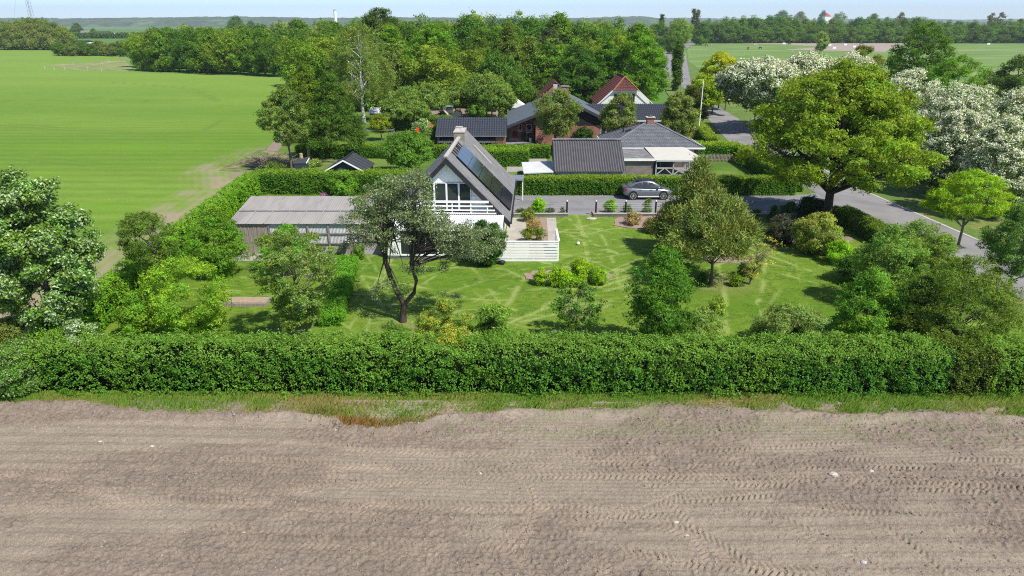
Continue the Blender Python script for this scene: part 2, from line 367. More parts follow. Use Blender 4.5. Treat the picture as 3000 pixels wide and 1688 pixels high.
def soil_h(X, Y):
    Yw = Y + .25*np.sin(X*.11+1) + .3*(fbm(X*.07, Y*.2, 3)-.5)
    rows = .5+.5*np.sin(Yw*2*math.pi/.62); fine = .5+.5*np.sin(Yw*2*math.pi/.21+3*fbm(X*.2, Y, 4))
    rm = sst(.35, .65, fbm(X*.06, Y*.5, 8)); cl = fbm(X*4.5, Y*4.5, 11, 4, .6); cl2 = fbm(X*9, Y*9, 13, 3, .7)
    z = .042*rows*rm + .020*fine*(1-rm*.5) + .10*(fbm(X*.25, Y*.5, 2)-.5)
    rough = sst(.42, .62, fbm(X*.16+7, Y*.55, 21))
    z = z + (cl-.5)*(.03+.03*rough) + (cl2-.5)*(.05+.06*rough) + .045*sst(.62,.78,vn(X*8, Y*11, 15))*rough
    wgt = np.zeros(X.shape)
    for P3, wd, dp, sd in TR:
        d, off, s = pdist(X, Y, P3); inside = sst(wd*.55, wd*.42, d)*sst(.36, .62, fbm(s*.5+sd*3, off*2.5, sd+40, 3))*(.55+.6*vn(s*2.3,off*3,sd))
        ph = (s/.21 + np.abs(off)*3.4 + .35*(vn(s*1.5, off*4, sd+60)-.5)) % 1.0
        bar = sst(.0, .14, ph)*sst(.62, .45, ph)*sst(.02, .06, np.abs(off))
        z = np.where(inside > .02, z*(1-.55*inside) + inside*(-dp*.4*1 + dp*1.15*bar), z); wgt = np.maximum(wgt, inside*.7)
    berm = np.exp(-((Y-(edgeY(X)-.28))/.28)**2)*(.10+.16*fbm(X*1.5, Y*1.5, 31)); z = z+berm
    soil_h.w = wgt; soil_h.r = rough
    return z + .06
def soil_c(X, Y, Z):
    n = fbm(X*.13, Y*.45, 51); n2 = fbm(X*.8, Y*1.6, 52)
    c = lerp3((.275,.228,.180), (.228,.184,.148), sst(.38, .64, n*.5+.5*soil_h.r))
    c = lerp3(c, (.33,.265,.205), .6*np.clip(soil_h.w, 0, 1)*sst(.3, .7, n2)); c = c*(.86+.28*n2)[..., None]
    sp = fbm(X*12, Y*15, 55, 2, .7); sp2 = fbm(X*4, Y*9, 56, 3); c = lerp3(c, (.11,.082,.068), sst(.57, .74, sp*.6+sp2*.4)*(.35+.6*soil_h.r)*.9); c = lerp3(c, (.36,.30,.24), sst(.66, .8, sp)*.4)  # dark flecks: moist soil, plus clod shadows put into the colour
    weed = sst(.62, .74, fbm(X*1.2, Y*2.5, 61)*.75+.30*sst(21.5, 23.9, Y)*sst(-9, 4, X))*.26; c = lerp3(c, (.15,.19,.07), weed)
    return c
gridmesh('ploughed_soil', np.arange(-26, 27, .042), np.arange(14.2, 26.2, .042), soil_h, soil_c, SOILM)
def sh2(X, Y): return .03+.05*(fbm(X*.25, Y*.5, 2)-.5)
def sc2(X, Y, Z): return lerp3((.275,.228,.180), (.228,.184,.148), sst(.38, .64, fbm(X*.13, Y*.45, 51)))
gridmesh('ploughed_field_margin', np.arange(-160, 161, 2.0), np.concatenate([np.arange(-60, 14.3, 2.0), [14.3]]), sh2, sc2, SOILM)
for a, b in ((-160, -25.9), (26.9, 160)):
    gridmesh('ploughed_field_side', np.arange(a, b, (b-a)/60-.001), np.arange(14.2, 25.0, .9), lambda X, Y: sh2(X, Y), sc2, SOILM)

# --- green young crop on the left
def hedgeL(y): return -21.6 - .082*(y-25)
def cwarp(U, Y):   # U = distance to the left of the field's right edge
    xe = np.interp(Y, [14, 25, 67, 77, 106, 149, 216, 246, 330, 480], [-20, -22.4, -26.2, -30.6, -34.8, -47, -64, -132, -180, -262])
    return xe-U, Y
def crop_c(X, Y, Z):
    U = cwarp(X*0, Y)[0]-X; far = sst(60, 250, Y)
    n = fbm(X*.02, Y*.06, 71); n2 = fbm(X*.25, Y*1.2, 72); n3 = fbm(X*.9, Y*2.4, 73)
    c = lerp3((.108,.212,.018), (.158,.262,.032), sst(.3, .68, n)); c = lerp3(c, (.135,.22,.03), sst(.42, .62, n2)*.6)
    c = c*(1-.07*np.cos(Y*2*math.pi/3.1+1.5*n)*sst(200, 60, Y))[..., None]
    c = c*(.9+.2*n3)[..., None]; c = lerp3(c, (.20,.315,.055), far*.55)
    rows = .5+.5*np.sin(U*2*math.pi/.85)
    k = sst(14, .5, U)*sst(120, 60, Y)*1.05 + sst(46, 26, Y)*sst(22, 3, U)*.6
    bare = np.clip(k*(.35+.9*fbm(X*.5, Y*.35, 75)) + .14*k*(rows-.5), 0, 1)
    c = lerp3(c, (.30,.25,.17), sst(.33, .85, bare)); c = lerp3(c, (.255,.205,.165), sst(1.9, .7, U)*sst(100, 75, Y)*.9)
    for pl in TRAM:
        for o in (0, 1.9):
            d, off, s = pdist(X, Y-o, pl); c = lerp3(c, (.085,.15,.03), np.clip(np.exp(-(d/.30)**2)*.42*(.35+fbm(s*.2, s*0, 79)), 0, .7))
    for (cx, cy, rx, ry) in ((-52, 92, 13, 3.2), (-60, 74, 9, 1.6), (-40, 60, 8, 2)):
        c = lerp3(c, (.14,.26,.02), np.exp(-((X-cx)/rx)**2-((Y-cy)/ry)**2)*.8)
    return c
TRAM = [[G(0,367), G(200,383), G(384,395), G(500,393), G(594,384), G(646,353)], [G(-60,462), G(130,475), G(300,492), G(430,488)], [G(-60,300), G(250,292), G(470,300), G(620,290)],
        [G(300,240), G(450,252), G(560,262), G(640,300)]]
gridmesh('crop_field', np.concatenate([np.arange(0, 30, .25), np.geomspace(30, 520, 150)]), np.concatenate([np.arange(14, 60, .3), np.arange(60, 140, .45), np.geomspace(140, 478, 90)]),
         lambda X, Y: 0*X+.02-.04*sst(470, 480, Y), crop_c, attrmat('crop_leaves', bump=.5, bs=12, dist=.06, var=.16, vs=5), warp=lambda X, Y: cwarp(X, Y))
polyfill('dirt_track', px((702,508),(772,508),(800,462),(846,402),(880,352),(862,349),(826,392),(772,446)), .045, M['soilp'])
polyfill('rough_grass_patch', px((130,192),(262,183),(365,178),(395,208),(220,207)), .06, mat('rough_grass', (.20,.25,.085), 1, vs=.2, var=.25, col2=(.28,.26,.12), c2scale=.05))

# --- the garden lawn with criss-cross mower tracks of pale clippings
rg = random.Random(7); MOW = []
for i in range(135):
    x0 = rg.uniform(-12, 26); y0 = rg.uniform(30, 57); a = rg.uniform(0, math.pi); ln = rg.uniform(6, 24); cu = rg.uniform(-.02, .02); pts = []
    for k in range(9): pts.append((x0, y0)); x0 += math.cos(a)*ln/8; y0 += math.sin(a)*ln/8; a += cu*ln/8
    MOW.append((pts, rg.uniform(.06, .17), rg.uniform(.35, .95)))
def lawn_c(X, Y, Z):
    n = fbm(X*.18, Y*.3, 81); n2 = fbm(X*.9, Y*1.9, 82); n3 = fbm(X*3, Y*6, 83)
    c = lerp3((.095,.185,.014), (.17,.25,.028), sst(.3, .7, n2*.6+n*.4)); c = lerp3(c, (.052,.128,.013), sst(.48, .64, n3*.55+n2*.45)*.75)
    c = lerp3(c, (.16,.25,.03), sst(.52, .72, fbm(X*.12+5, Y*.14, 85))*.55)
    for pl, wd, st in MOW:
        bx0, bx1 = min(p[0] for p in pl)-1, max(p[0] for p in pl)+1; by0, by1 = min(p[1] for p in pl)-1, max(p[1] for p in pl)+1
        msk = (X > bx0) & (X < bx1) & (Y > by0) & (Y < by1)
        if not msk.any(): continue
        xx = X[msk]; yy = Y[msk]; d, off, s = pdist(xx+.12*(vn(xx*2, yy*2, 3)-.5), yy+.12*(vn(xx*2, yy*2, 4)-.5), pl)
        t = np.exp(-(d/wd)**2)*st*sst(.2, .6, vn(s*1.3, s*0, int(st*1000))); cc = c[msk]; c[msk] = lerp3(cc, (.29,.35,.11), np.clip(t, 0, .8))
    for (a, b, r) in ((1180,960,1.2), (2102,836,1.6), (2150,832,1.0), (1700,975,.8), (1940,980,1.2), (830,990,1.2), (2400,690,1.8), (1440,690,.8)):
        gx, gy = G(a, b); c = lerp3(c, (.20,.21,.075), np.clip(np.exp(-((X-gx)**2+(Y-gy)**2)/r**2)*(.3+fbm(X*3, Y*3, 88)), 0, .75))
    return c*(.88+.24*n3)[..., None]
def lwarp(U, Y):
    xl = hedgeL(Y)-.4; return xl+(28.7-xl)*U, Y
def lawn_z(X, Y): return .07 + .035*fbm(X*1.2, Y*2.2, 91) + .03*fbm(X*3.5, Y*5, 92)
gridmesh('lawn', np.linspace(0, 1, 440), np.arange(26.6, 57.3, .11), lawn_z, lawn_c, GROUNDM, warp=lwarp)
def l2c(X, Y, Z): return lerp3((.08,.155,.02), (.14,.21,.04), sst(.3, .7, fbm(X*.3, Y*.4, 95)))
def nwarp(U, Y):
    xl = np.interp(Y, [57, 67, 77, 106, 149], [-25.2, -26.2, -30.4, -34.6, -46.5]); return xl+(29.0-xl)*U, Y
gridmesh('neighbour_lawn', np.linspace(0, 1, 140), np.arange(57.3, 149, .5), lambda X, Y: 0*X+.03, l2c, GROUNDM, warp=nwarp)
# rough garden corner by the brush pile
polyfill('earth_bed', px((640,500),(700,470),(760,440),(900,452),(1000,470),(935,500),(800,512)), .05, mat('weedy_earth', (.13,.17,.05), 1, vs=1.2, var=.3, col2=(.27,.20,.13), c2scale=.5, c2lo=.5, c2hi=.62))
# --- driveway of dark gravel, front bed, yard, patios
polyfill('driveway', [(-8.5,58.2),(29.4,58.2),(30.6,57.2),(30.6,66.2),(28.4,65.0),(-8.5,64.9)], .055, M['gravel'])
polyfill('driveway_gate_gap', px((1664,640),(1736,640),(1745,618),(1655,618)), .075, M['gravel'])
polyfill('patio', [(-.7,45.2),(1.15,45.2),(1.6,56.3),(-.3,56.3)], .12, M['concrete'])
polyfill('patio_path', [(2.62,45.2),(3.25,45.2),(3.75,56.3),(2.95,56.3)], .12, M['concrete'])
polyfill('planting_bed', [(1.16,45.2),(2.61,45.2),(2.94,56.3),(1.61,56.3)], .14, M['mulch'])
polyfill('side_passage', [(-10.9,46.4),(-8.5,46.4),(-8.7,58),(-11.3,58)], .125, M['concg'])
polyfill('shed_forecourt', px((640,770),(835,768),(835,748),(640,745)), .125, M['paving'])
polyfill('gravel_yard', [(-.6,76),(4.2,76),(4.2,83.9),(-.6,83.9)], .06, M['paving'])
polyfill('red_house_yard', [(-5,86.2),(3.2,86.2),(3.2,98),(-5,98)], .06, M['concg'])
polyfill('farm_yard', px((1240,350),(1640,350),(1640,318),(1240,318)), .06, M['soilp'])
def blob(name, cx, cy, rx, ry, z, m, seed, n=26):
    rr = random.Random(seed); pts = []
    for i in range(n):
        a = 2*math.pi*i/n; k = 1+rr.uniform(-.12, .12); pts.append((cx+rx*k*math.cos(a), cy+ry*k*math.sin(a)))
    return polyfill(name, pts, z, m)
x, y = G(1672,826); blob('mulch_bed', x, y+.6, 2.9, 1.5, .155, M['mulch'], 3)
x, y = G(1905,655); blob('mulch_bed', x, y, 3.3, 2.0, .155, M['mulch'], 4)
x, y = G(2390,712); blob('mulch_bed', x, y+.5, 3.0, 1.5, .15, M['soilp'], 5)
x, y = G(2140,770); blob('mulch_bed', x, y+.5, 1.8, .9, .15, M['soilp'], 6)
# --- road, verges
roadL = [(30.7,20),(30.7,38),(29.7,60),(29.8,71),(30.6,98),(33.6,118)]; roadR = [(35.9,20),(35.8,45),(34.9,65),(35.7,90),(37.4,111),(39.6,122)]
polyfill('verge', [(28.3,14),(47,14),(47,60),(46,100),(52,140),(60,210),(92,400),(66,400),(50,236),(40,190),(33,140),(28.4,118),(28.3,66.5),(28.3,57),(28.3,30)], .035, mat('verge_grass', (.10,.17,.03), 1, vs=3, var=.25, bump=.4, col2=(.17,.20,.05), c2scale=.3))
RL = roadL + [G(2010,265), G(1976,232), G(1988,200), G(1984,160), G(1990,135)]
RR = roadR + [G(2062,290), G(2022,232), G(2014,190), G(2006,150), G(2010,134)]
polyfill('road', RL + RR[::-1], .058, M['asphalt'])
polyfill('side_road', [G(1936,190), G(1955,232), G(1967,232), G(1968,180), G(1971,122), G(1960,121), G(1945,150)], .062, M['asphalt'])
polyfill('junction', [G(1958,124), G(2012,140), G(2050,124), G(2045,120), G(1990,119)], .066, M['asphalt'])
polyfill('branch_road', [(38.2,114.5),(41.5,122),(50,130),(70,132),(70,113),(50,111)], .062, M['asphalt'])
polyfill('road_gutter', [(35.9,20),(35.8,45),(34.9,65),(35.7,90),(37.4,111),(37.65,111),(35.95,90),(35.15,65),(36.05,45),(36.15,20)], .075, M['stone'], .1)
# --- horse paddocks
polyfill('paddock', px((2040,330),(2012,150),(2030,128),(3300,128),(3600,250),(3300,330)), .03, mat('paddock_grass', (.13,.225,.045), 1, vs=.06, var=.22, col2=(.20,.25,.09), c2scale=.03, stretch=(.5,2,1)))
polyfill('bare_paddock_strip', px((2130,124),(2165,127),(2700,127),(2640,133),(2590,152),(2300,146),(2420,137),(2300,131),(2130,126)), .07, mat('trodden_earth', (.33,.27,.23), 1, vs=.2, var=.1))
# --- low wooded hills on the horizon
def ridge(name, x0, x1, Y, dep, h, seed, col, lum=0.9):
    n = 420; xs = np.linspace(x0, x1, n); env = h*(.55+.45*fbm(xs/900., xs*0, seed))*sst(0, .06, (xs-x0)/(x1-x0))*sst(1, .94, (xs-x0)/(x1-x0))
    tp = env + 6*fbm(xs/26., xs*0, seed+1)
    V = []; 
    for j, (dy, k) in enumerate([(0, 0), (dep*.12, .45), (dep*.35, .85), (dep*.6, 1), (dep, 0)]):
        V.append(np.stack([xs, Y+dy+0*xs, np.maximum(tp*k + (5*fbm(xs/30., xs*0+dy, seed+3+j) if 0 < k else 0), -.1)], 1))
    V = np.concatenate(V); i, j = np.meshgrid(np.arange(n-1), np.arange(4)); a = (j*n+i).ravel()
    o = npmesh(name, V, np.stack([a, a+1, a+n+1, a+n], 1), [mat(name+'_woods', col, 1, spec=.05, var=.5, vs=.02, col2=(col[0]*1.8, col[1]*1.6, col[2]*1.5), c2scale=.004)], smooth=True); o['kind'] = 'structure'
ridge('hills', -5200, 1200, 4200, 900, 62, 3, (.05,.09,.03)); ridge('distant_hills', -6500, 6500, 6500, 1200, 70, 8, (.05,.08,.04))
ridge('low_hills', 1400, 5200, 3200, 700, 20, 17, (.05,.09,.03))
# ============================================================ BUILDINGS
def corr(mb, x0, x1, pa, pb, per, amp, th=.03, rows=1, lap=.02, prof='sin'):
    """corrugated / pan-tiled roof sheet from line pa=(y,z) to pb=(y,z), waves across x"""
    n = max(2, int((x1-x0)/per*4)); nv = rows*2
    def fn(i, j):
        u = i/n; r = j//2; t = (r + (j % 2))/rows if nv > 2 else j/nv
        t = min(1, t); x = x0+(x1-x0)*u; ph = (x-x0)/per*2*math.pi
        wv = math.sin(ph) if prof == 'sin' else (abs(math.sin(ph/2))*2-1)
        return (x, pa[0]+(pb[0]-pa[0])*t, pa[1]+(pb[1]-pa[1])*t + amp*wv + (lap if j % 2 == 0 and rows > 1 else 0))
    if rows == 1: return mb.grid(lambda i, j: (x0+(x1-x0)*i/n, pa[0]+(pb[0]-pa[0])*j, pa[1]+(pb[1]-pa[1])*j + amp*(math.sin(i*math.pi/2) if prof == 'sin' else 0)), n, 1, th)
    V = []; nu = n; f = []; W = n+1
    for r in range(rows):
        for e in (0, 1):
            t = (r+e)/rows
            for i in range(n+1):
                x = x0+(x1-x0)*i/n; wv = math.sin(i*math.pi/2)
                V.append((x, pa[0]+(pb[0]-pa[0])*t, pa[1]+(pb[1]-pa[1])*t + amp*wv + (lap if e == 0 else 0)))
    for r in range(2*rows-1):
        for i in range(n): a = r*W+i; f.append((a, a+1, a+W+1, a+W))
    N0 = len(V); V2 = [(x, y, z-th) for x, y, z in V]; f2 = [tuple(k+N0 for k in reversed(q)) for q in f]
    ed = []
    for i in range(n): ed.append((i, i+N0, i+1+N0, i+1)); a = (2*rows-1)*W+i; ed.append((a, a+1, a+1+N0, a+N0))
    for r in range(2*rows-1): a = r*W; ed.append((a, a+W, a+W+N0, a+N0)); b = a+n; ed.append((b, b+N0, b+W+N0, b+W))
    return mb.add(V+V2, f+f2+ed)
def window(parent, x, y, z, wd, ht, fr='white', face='y', name='window', depth=.06, bars=0, ft=.055):
    """window standing proud of a wall whose outside looks to -y (face 'y') or +x/-x"""
    f = MB(); p = MB()
    def bx(mb, a0, a1, z0, z1, d0, d1):
        if face == 'y': mb.box(a0, a1, y-d1, y-d0, z0, z1)
        elif face == '+x': mb.box(y+d0, y+d1, a0, a1, z0, z1)
        else: mb.box(y-d1, y-d0, a0, a1, z0, z1)
    bx(f, x, x+wd, z, z+ft, 0, depth); bx(f, x, x+wd, z+ht-ft, z+ht, 0, depth); bx(f, x, x+ft, z+ft, z+ht-ft, 0, depth); bx(f, x+wd-ft, x+wd, z+ft, z+ht-ft, 0, depth)
    for k in range(bars): c = x+wd*(k+1)/(bars+1); bx(f, c-ft/2, c+ft/2, z+ft, z+ht-ft, 0, depth)
    o = f.build(name, M[fr], parent); bx(p, x+ft, x+wd-ft, z+ft, z+ht-ft, 0, depth*.4); p.build('pane', M['glass'], o); return o

# ---- the A-frame house, root at the front of its ridge, local x right, y to the back
AF = thing('gabled_house', 'steep grey-roofed house with white glazed gable, balcony and solar panels, in the garden', 'house', (-4.68, 48.3, 0), R_(-1.85))
RZ, EZ, HW, DP = 6.72, 2.05, 4.55, 14.2
def rs(side, x, y, up=0.0):        # point on the roof slope at horizontal distance x from the ridge
    return (side*(x+up*.7), y, RZ-(RZ-EZ)*x/HW+up*.7)
rf = MB()
for sd in (-1, 1):
    a = [rs(sd,0,0), rs(sd,0,DP), rs(sd,HW,DP), rs(sd,HW,0)]
    rf.slab(a if sd > 0 else a[::-1], .10)
roof = rf.build('roof', M['felt'], AF)
MB().bar((0,-.02,RZ+.03),(0,DP+.02,RZ+.03),.14,.05).build('ridge_cap', M['stone'], roof)
bb = MB()
for sd in (-1, 1):
    for y0 in (-.06, DP):
        A = [(sd*0, RZ-.05),(sd*HW, EZ-.05),(sd*HW, EZ-.48),(sd*0, RZ-.50)]
        bb.prism(A if sd > 0 else A[::-1], y0, y0+.06)
    bb.slab([(sd*.05,.0,RZ-.16),(sd*4.5,.0,EZ-.02-.10),(sd*4.5,.5,EZ-.02-.10),(sd*.05,.5,RZ-.16)], .05)
bb.each('bargeboard', M['dark'], AF)
gt = MB()
for sd in (-1, 1): gt.bar((sd*(HW+.06),0,EZ-.12),(sd*(HW+.06),DP,EZ-.12),.06,.06)
gt.each('gutter', M['dark'], AF)
wl_ = MB(); wl_.box(-4.0,-3.88,1.5,DP-.4,0,2.35); wl_.box(3.88,4.0,1.5,DP-.4,0,2.35)
wl_.prism([(-4,0),(4,0),(4,2.3),(0,6.42),(-4,2.3)], DP-.5, DP-.4)
wl_.build('wall', M['render'], AF)
gw = MB(); gw.prism([(-1.7,4.82),(1.7,4.82),(0,6.5)], .50, .60)            # boarded gable triangle
gw.prism([(1.70,2.65),(3.72,2.65),(1.72,4.81),(1.70,4.81)], .50, .60); gw.prism([(-3.72,2.65),(-1.90,2.65),(-1.90,4.81)], .50, .60)
gw.build('gable_boards', M['whiteb'], AF)
MB().box(-3.7,3.7,1.62,1.70,2.5,4.85).build('inner_shade', M['black'], AF) if False else None
for k in range(4): window(AF, -1.88+k*.895, .50, 2.72, .89, 2.08, 'white', ft=.06)
MB().box(-3.75,3.75,-.15,.5,2.50,2.62).build('balcony_floor', M['dark'], AF)
rl = MB()
for z, hx, h in ((3.52,3.0,.17),(3.20,3.3,.10),(2.90,3.45,.10),(2.66,3.55,.12)): rl.box(-hx,hx,-.10,-.06,z-h/2,z+h/2)
for x in (-2.2,-1.0,.35,1.7,2.9): rl.box(x-.04,x+.04,-.055,.02,2.6,3.55)
rl.build('balcony_railing', M['white'], AF)
# glazed veranda with a lean-to roof
lt = MB(); corr(lt, -3.98, 4.12, (-3.18,2.26), (-.12,2.58), .15, .022, .02); lt.build('lean_to_roof', M['polyc'] if False else mat('white_corrugated', (.70,.72,.74), .45, var=.06, vs=.8), AF)
vb = MB(); vb.box(-3.9,4.05,-3.02,-2.9,0,.38); vb.box(3.93,4.05,-2.9,1.5,0,.38); vb.build('brick_base', M['block'], AF)
MB().box(-3.9,3.92,-2.89,1.49,.30,.40).build('veranda_floor', mat('green_carpet', (.02,.12,.05), .95, var=.1), AF)
MB().box(-3.87,3.87,1.60,1.70,.4,2.47).build('back_wall', M['render'], AF)
MB().box(-3.9,-3.05,-3.05,-2.98,.38,2.2).build('side_panel', M['white'], AF)
MB().box(-3.96,-3.9,-3.0,1.5,.38,2.3).build('end_wall', M['white'], AF)
vf = MB()
for k in range(9): x = -3.0+k*.875; vf.box(x-.04,x+.04,-3.03,-2.95,.38,2.2)
vf.box(-3.05,4.05,-3.06,-2.94,2.2,2.28); vf.box(-3.05,4.05,-3.07,-2.93,.38,.48)
for y in (-2.0,-.9,.2,1.4): vf.box(3.97,4.05,y-.04,y+.04,.38,2.3)
vf.box(3.96,4.06,-2.9,1.5,.85,.95); vf.box(3.96,4.06,-2.9,1.5,2.2,2.3)
vf.build('veranda_frame', M['white'], AF)
vg = MB()
for k in range(8): x = -3.0+k*.875; vg.box(x+.041,x+.834,-3.0,-2.985,.481,2.199)
vg.box(4.0,4.015,-2.88,1.39,.951,2.199)
vg.build('veranda_glazing', M['glassr'], AF)
# chimney
ch = MB(); ch.box(-.42,.42,8.9,9.7,5.6,7.12); c0 = ch.build('chimney', M['chimb'], AF)
cc = MB(); cc.box(-.47,.47,8.85,9.75,7.12,7.20)
cc.add([(-.43,8.89,7.20),(.43,8.89,7.20),(.43,9.71,7.20),(-.43,9.71,7.20),(-.25,9.07,7.5),(.25,9.07,7.5),(.25,9.53,7.5),(-.25,9.53,7.5)], [(0,1,5,4),(1,2,6,5),(2,3,7,6),(3,0,4,7),(4,5,6,7)])
cc.box(-.29,.29,9.03,9.57,7.5,7.56); cc.build('chimney_cap', M['stone'], c0)
# solar panels: five rows down the slope, three across
for r in range(5):
    for c in range(3):
        x0 = .42+r*.80; y0 = 2.35+c*1.68
        q = MB().slab([rs(1,x0+.012,y0+.012,.16), rs(1,x0+.012,y0+1.66,.16), rs(1,x0+.785,y0+1.66,.16), rs(1,x0+.785,y0+.012,.16)], .045)
        q.build('solar_panel', M['panel'], AF)
rk = MB()
for c in range(6):
    y = 2.6+c*.85; rk.bar(rs(1,.10,y,.06), rs(1,4.4,y,.06), .03)
rk.each('panel_rail', M['black'], AF)
rk = MB()
for k in range(4): y = 2.9+k*1.15; rk.bar(rs(1,.08,y,.12), rs(1,.38,y+.05,.12), .045, .03)
rk.each('panel_hook', M['black'], AF)
MB().bar(rs(1,1.0,11.0,.08), rs(1,2.5,10.7,.08), .07, .05).build('roof_vent_strip', M['stone'], AF)
for k in range(2):
    x0 = .9+k*2.2; window(AF, 0,0,0,0,0) if False else None
sw = MB()
for y in (3.6,5.8,8.2,11.0): sw.box(4.0,4.05,y,y+.9,.9,1.9)
sw.each('side_window', M['glass'], AF)
pr = MB().box(3.7,5.3,DP+.2,DP+2.2,1.95,2.08); pr.build('porch_roof', M['metal'], AF)
pr = MB(); pr.box(5.15,5.23,DP+.3,DP+.4,0,1.95); pr.box(5.15,5.23,DP+2.0,DP+2.1,0,1.95); pr.each('porch_post', M['render'], AF)
pr = MB().box(-6.2,-3.8,DP-1.5,DP+1.6,2.0,2.14); pr.build('side_roof', M['tarroof'], AF)
pr = MB().box(-6.0,-4.0,DP-1.3,DP+1.4,0,2.0); pr.build('side_annex', M['render'], AF)

# ---- white board fence round the patio
fn = thing('patio_fence', 'white horizontal board fence enclosing the concrete patio beside the veranda', 'fence', (-1.9,44.9,0), world=True)
b = MB()
for k in range(7): z = .12+k*.205; b.box(-1.95,3.2,44.86,44.89,z,z+.145)
b.build('board', M['white'], fn)
b = MB()
for x in (-1.9,.1,1.5,3.16): b.box(x-.05,x+.05,44.895,44.99,0,1.5)
b.box(-1.95,3.22,44.83,44.99,1.535,1.575); b.build('post', M['white'], fn)
b = MB()
for k in range(7): z = .12+k*.205; b.box(3.21,3.24,45.0,48.0,z,z+.145)
b.box(3.18,3.28,47.9,48.0,0,1.6); b.box(3.16,3.30,44.995,48.02,1.555,1.60); b.build('return_panel', M['white'], fn)
rm = thing('robot_mower', 'small dark robot mower docked under a grey hood by the white patio fence', 'mower', (-.9,44.45,0.09), world=True)
b = MB(); b.ball((-.72,44.4,.24),.30,.24,.13,12,6); b.build('body', M['black'], rm, True)
b = MB(); b.cyl((-.62,44.14,.20),(-.62,44.2,.20),.10); b.cyl((-.62,44.62,.20),(-.62,44.56,.20),.10); b.build('wheel', M['rubber'], rm)
MB().box(-1.35,-.75,44.15,44.65,.42,.47).box(-1.33,-1.28,44.17,44.63,.1,.42).build('hood', M['metal'], rm)

# ---- long grey carport shed with corrugated monopitch roof
SH = thing('carport_shed', 'long shed of weathered boards and clear corrugated plastic under a pale grey roof', 'shed', (-15.2,46.6,0), world=True)
b = MB(); corr(b, -20.0, -10.35, (46.42,2.38), (48.65,2.70), .177, .007, .02, 1); corr(b, -20.0, -10.35, (48.55,2.735), (51.5,3.14), .177, .007, .02, 1)
rfs = b.build('roof', M['eternit'], SH)
b = MB()
for k in range(8):
    x = -19.95+k*1.24 if k else -19.99; b.bar((x,46.42,2.42),(x,51.5,3.18),.035,.012)
b.bar((-20,48.6,2.775),(-10.35,48.6,2.775),.05,.012); b.build('sheet_joint', mat('grey_lath', (.30,.29,.29), .8), rfs)
rr = random.Random(4); b = MB(); x = -19.75
while x < -17.3:
    wd = rr.uniform(.085,.14); d = rr.uniform(0,.04); b.box(x,x+wd-.012,46.6-d,46.66,rr.uniform(.02,.12),2.36); x += wd
y = 46.7
while y < 51.2: wd = rr.uniform(.1,.16); b.box(-19.77,-19.71,y,y+wd-.012,.05,2.4+(y-46.2)*.145-.05); y += wd
b.build('board_wall', M['wood'], SH)
MB().box(-19.68,-17.3,46.68,46.72,0,2.3).build('lining', M['dark'], SH)
def cwave(mb, x0, x1, y, z0, z1, per=.1, amp=.018):
    n = int((x1-x0)/per*4); vs = []; f = []
    for i in range(n+1):
        x = x0+(x1-x0)*i/n; yy = y+amp*math.sin(i*math.pi/2); vs += [(x,yy,z0),(x,yy,z1),(x,yy+.012,z0),(x,yy+.012,z1)]
    for i in range(n): a = i*4; f += [(a,a+4,a+5,a+1),(a+2,a+3,a+7,a+6)]
    return mb.add(vs, f)
b = cwave(MB(), -17.2, -10.9, 46.62, .82, 2.34); b.build('plastic_wall', M['polyc'], SH)
b = cwave(MB(), -17.2, -10.9, 46.60, .06, .84); b.build('lower_wall', mat('dirty_sheet', (.27,.25,.24), .8, var=.25, vs=1.2, col2=(.16,.15,.12), c2scale=2), SH)
b = MB()
for x in (-17.2,-15.9,-14.45,-13.0,-11.4,-10.85): b.box(x-.05,x+.05,46.50,46.575,0,2.36)
b.box(-17.2,-10.85,46.52,46.572,1.58,1.66); b.box(-17.2,-10.85,46.52,46.572,.84,.92); b.build('frame', mat('grey_timber', (.24,.21,.20), .85, var=.3, vs=5), SH)
MB().box(-17.1,-10.95,46.75,46.80,0,2.3).build('inner_wall', mat('pale_lining', (.36,.36,.40), .9, var=.25, vs=1), SH)
MB().box(-19.6,-10.8,51.1,51.2,0,2.95).box(-10.85,-10.78,46.6,51.2,0,2.5).build('rear_wall', M['wood'], SH)
bh = thing('bird_feeder', 'wooden bird feeder with a tilted roof on a tall post by the shed', 'bird feeder', (*G(1030,760),0), world=True)
x, y = G(1030,760); MB().box(x-.06,x+.06,y-.06,y+.06,0,1.75).build('post', M['wood'], bh)
MB().slab([(x-.32,y-.28,1.95),(x+.08,y-.28,2.3),(x+.08,y+.28,2.3),(x-.32,y+.28,1.95)],.03).slab([(x+.08,y-.28,2.3),(x+.34,y-.28,2.0),(x+.34,y+.28,2.0),(x+.08,y+.28,2.3)],.03).build('roof', M['wood'], bh)
MB().box(x-.25,x+.25,y-.22,y+.22,1.72,1.78).build('tray', M['wood'], bh)

# ---- small dark shed and cold frame beyond the hedge
DS = thing('garden_shed', 'small dark blue shed with white bargeboards and dark felt roof behind the hedge', 'shed', (-16.3,66.2,0), world=True)
b = MB()
for sd in (-1, 1): b.slab([(-16.3,65.8,3.24),(-16.3+sd*2.15,65.8,2.06),(-16.3+sd*2.15,70.4,2.06),(-16.3,70.4,3.24)],.06)
r_ = b.build('roof', M['tarroof'], DS)
b = MB()
for k in range(5): b.bar((-16.3,66.1+k*1.0,3.26),(-14.17,66.1+k*1.0,2.09),.02,.01)
b.bar((-16.3,65.75,3.28),(-16.3,70.4,3.28),.09,.03); b.build('roof_seam', M['dark'], r_)
b = MB(); b.prism([(-18.25,0),(-14.35,0),(-14.35,2.05),(-16.3,3.14),(-18.25,2.05)],66.05,66.12); b.box(-14.41,-14.35,66.12,70.2,0,2.05); b.box(-18.25,-18.19,66.12,70.2,0,2.05); b.box(-18.25,-14.35,70.2,70.26,0,2.05)
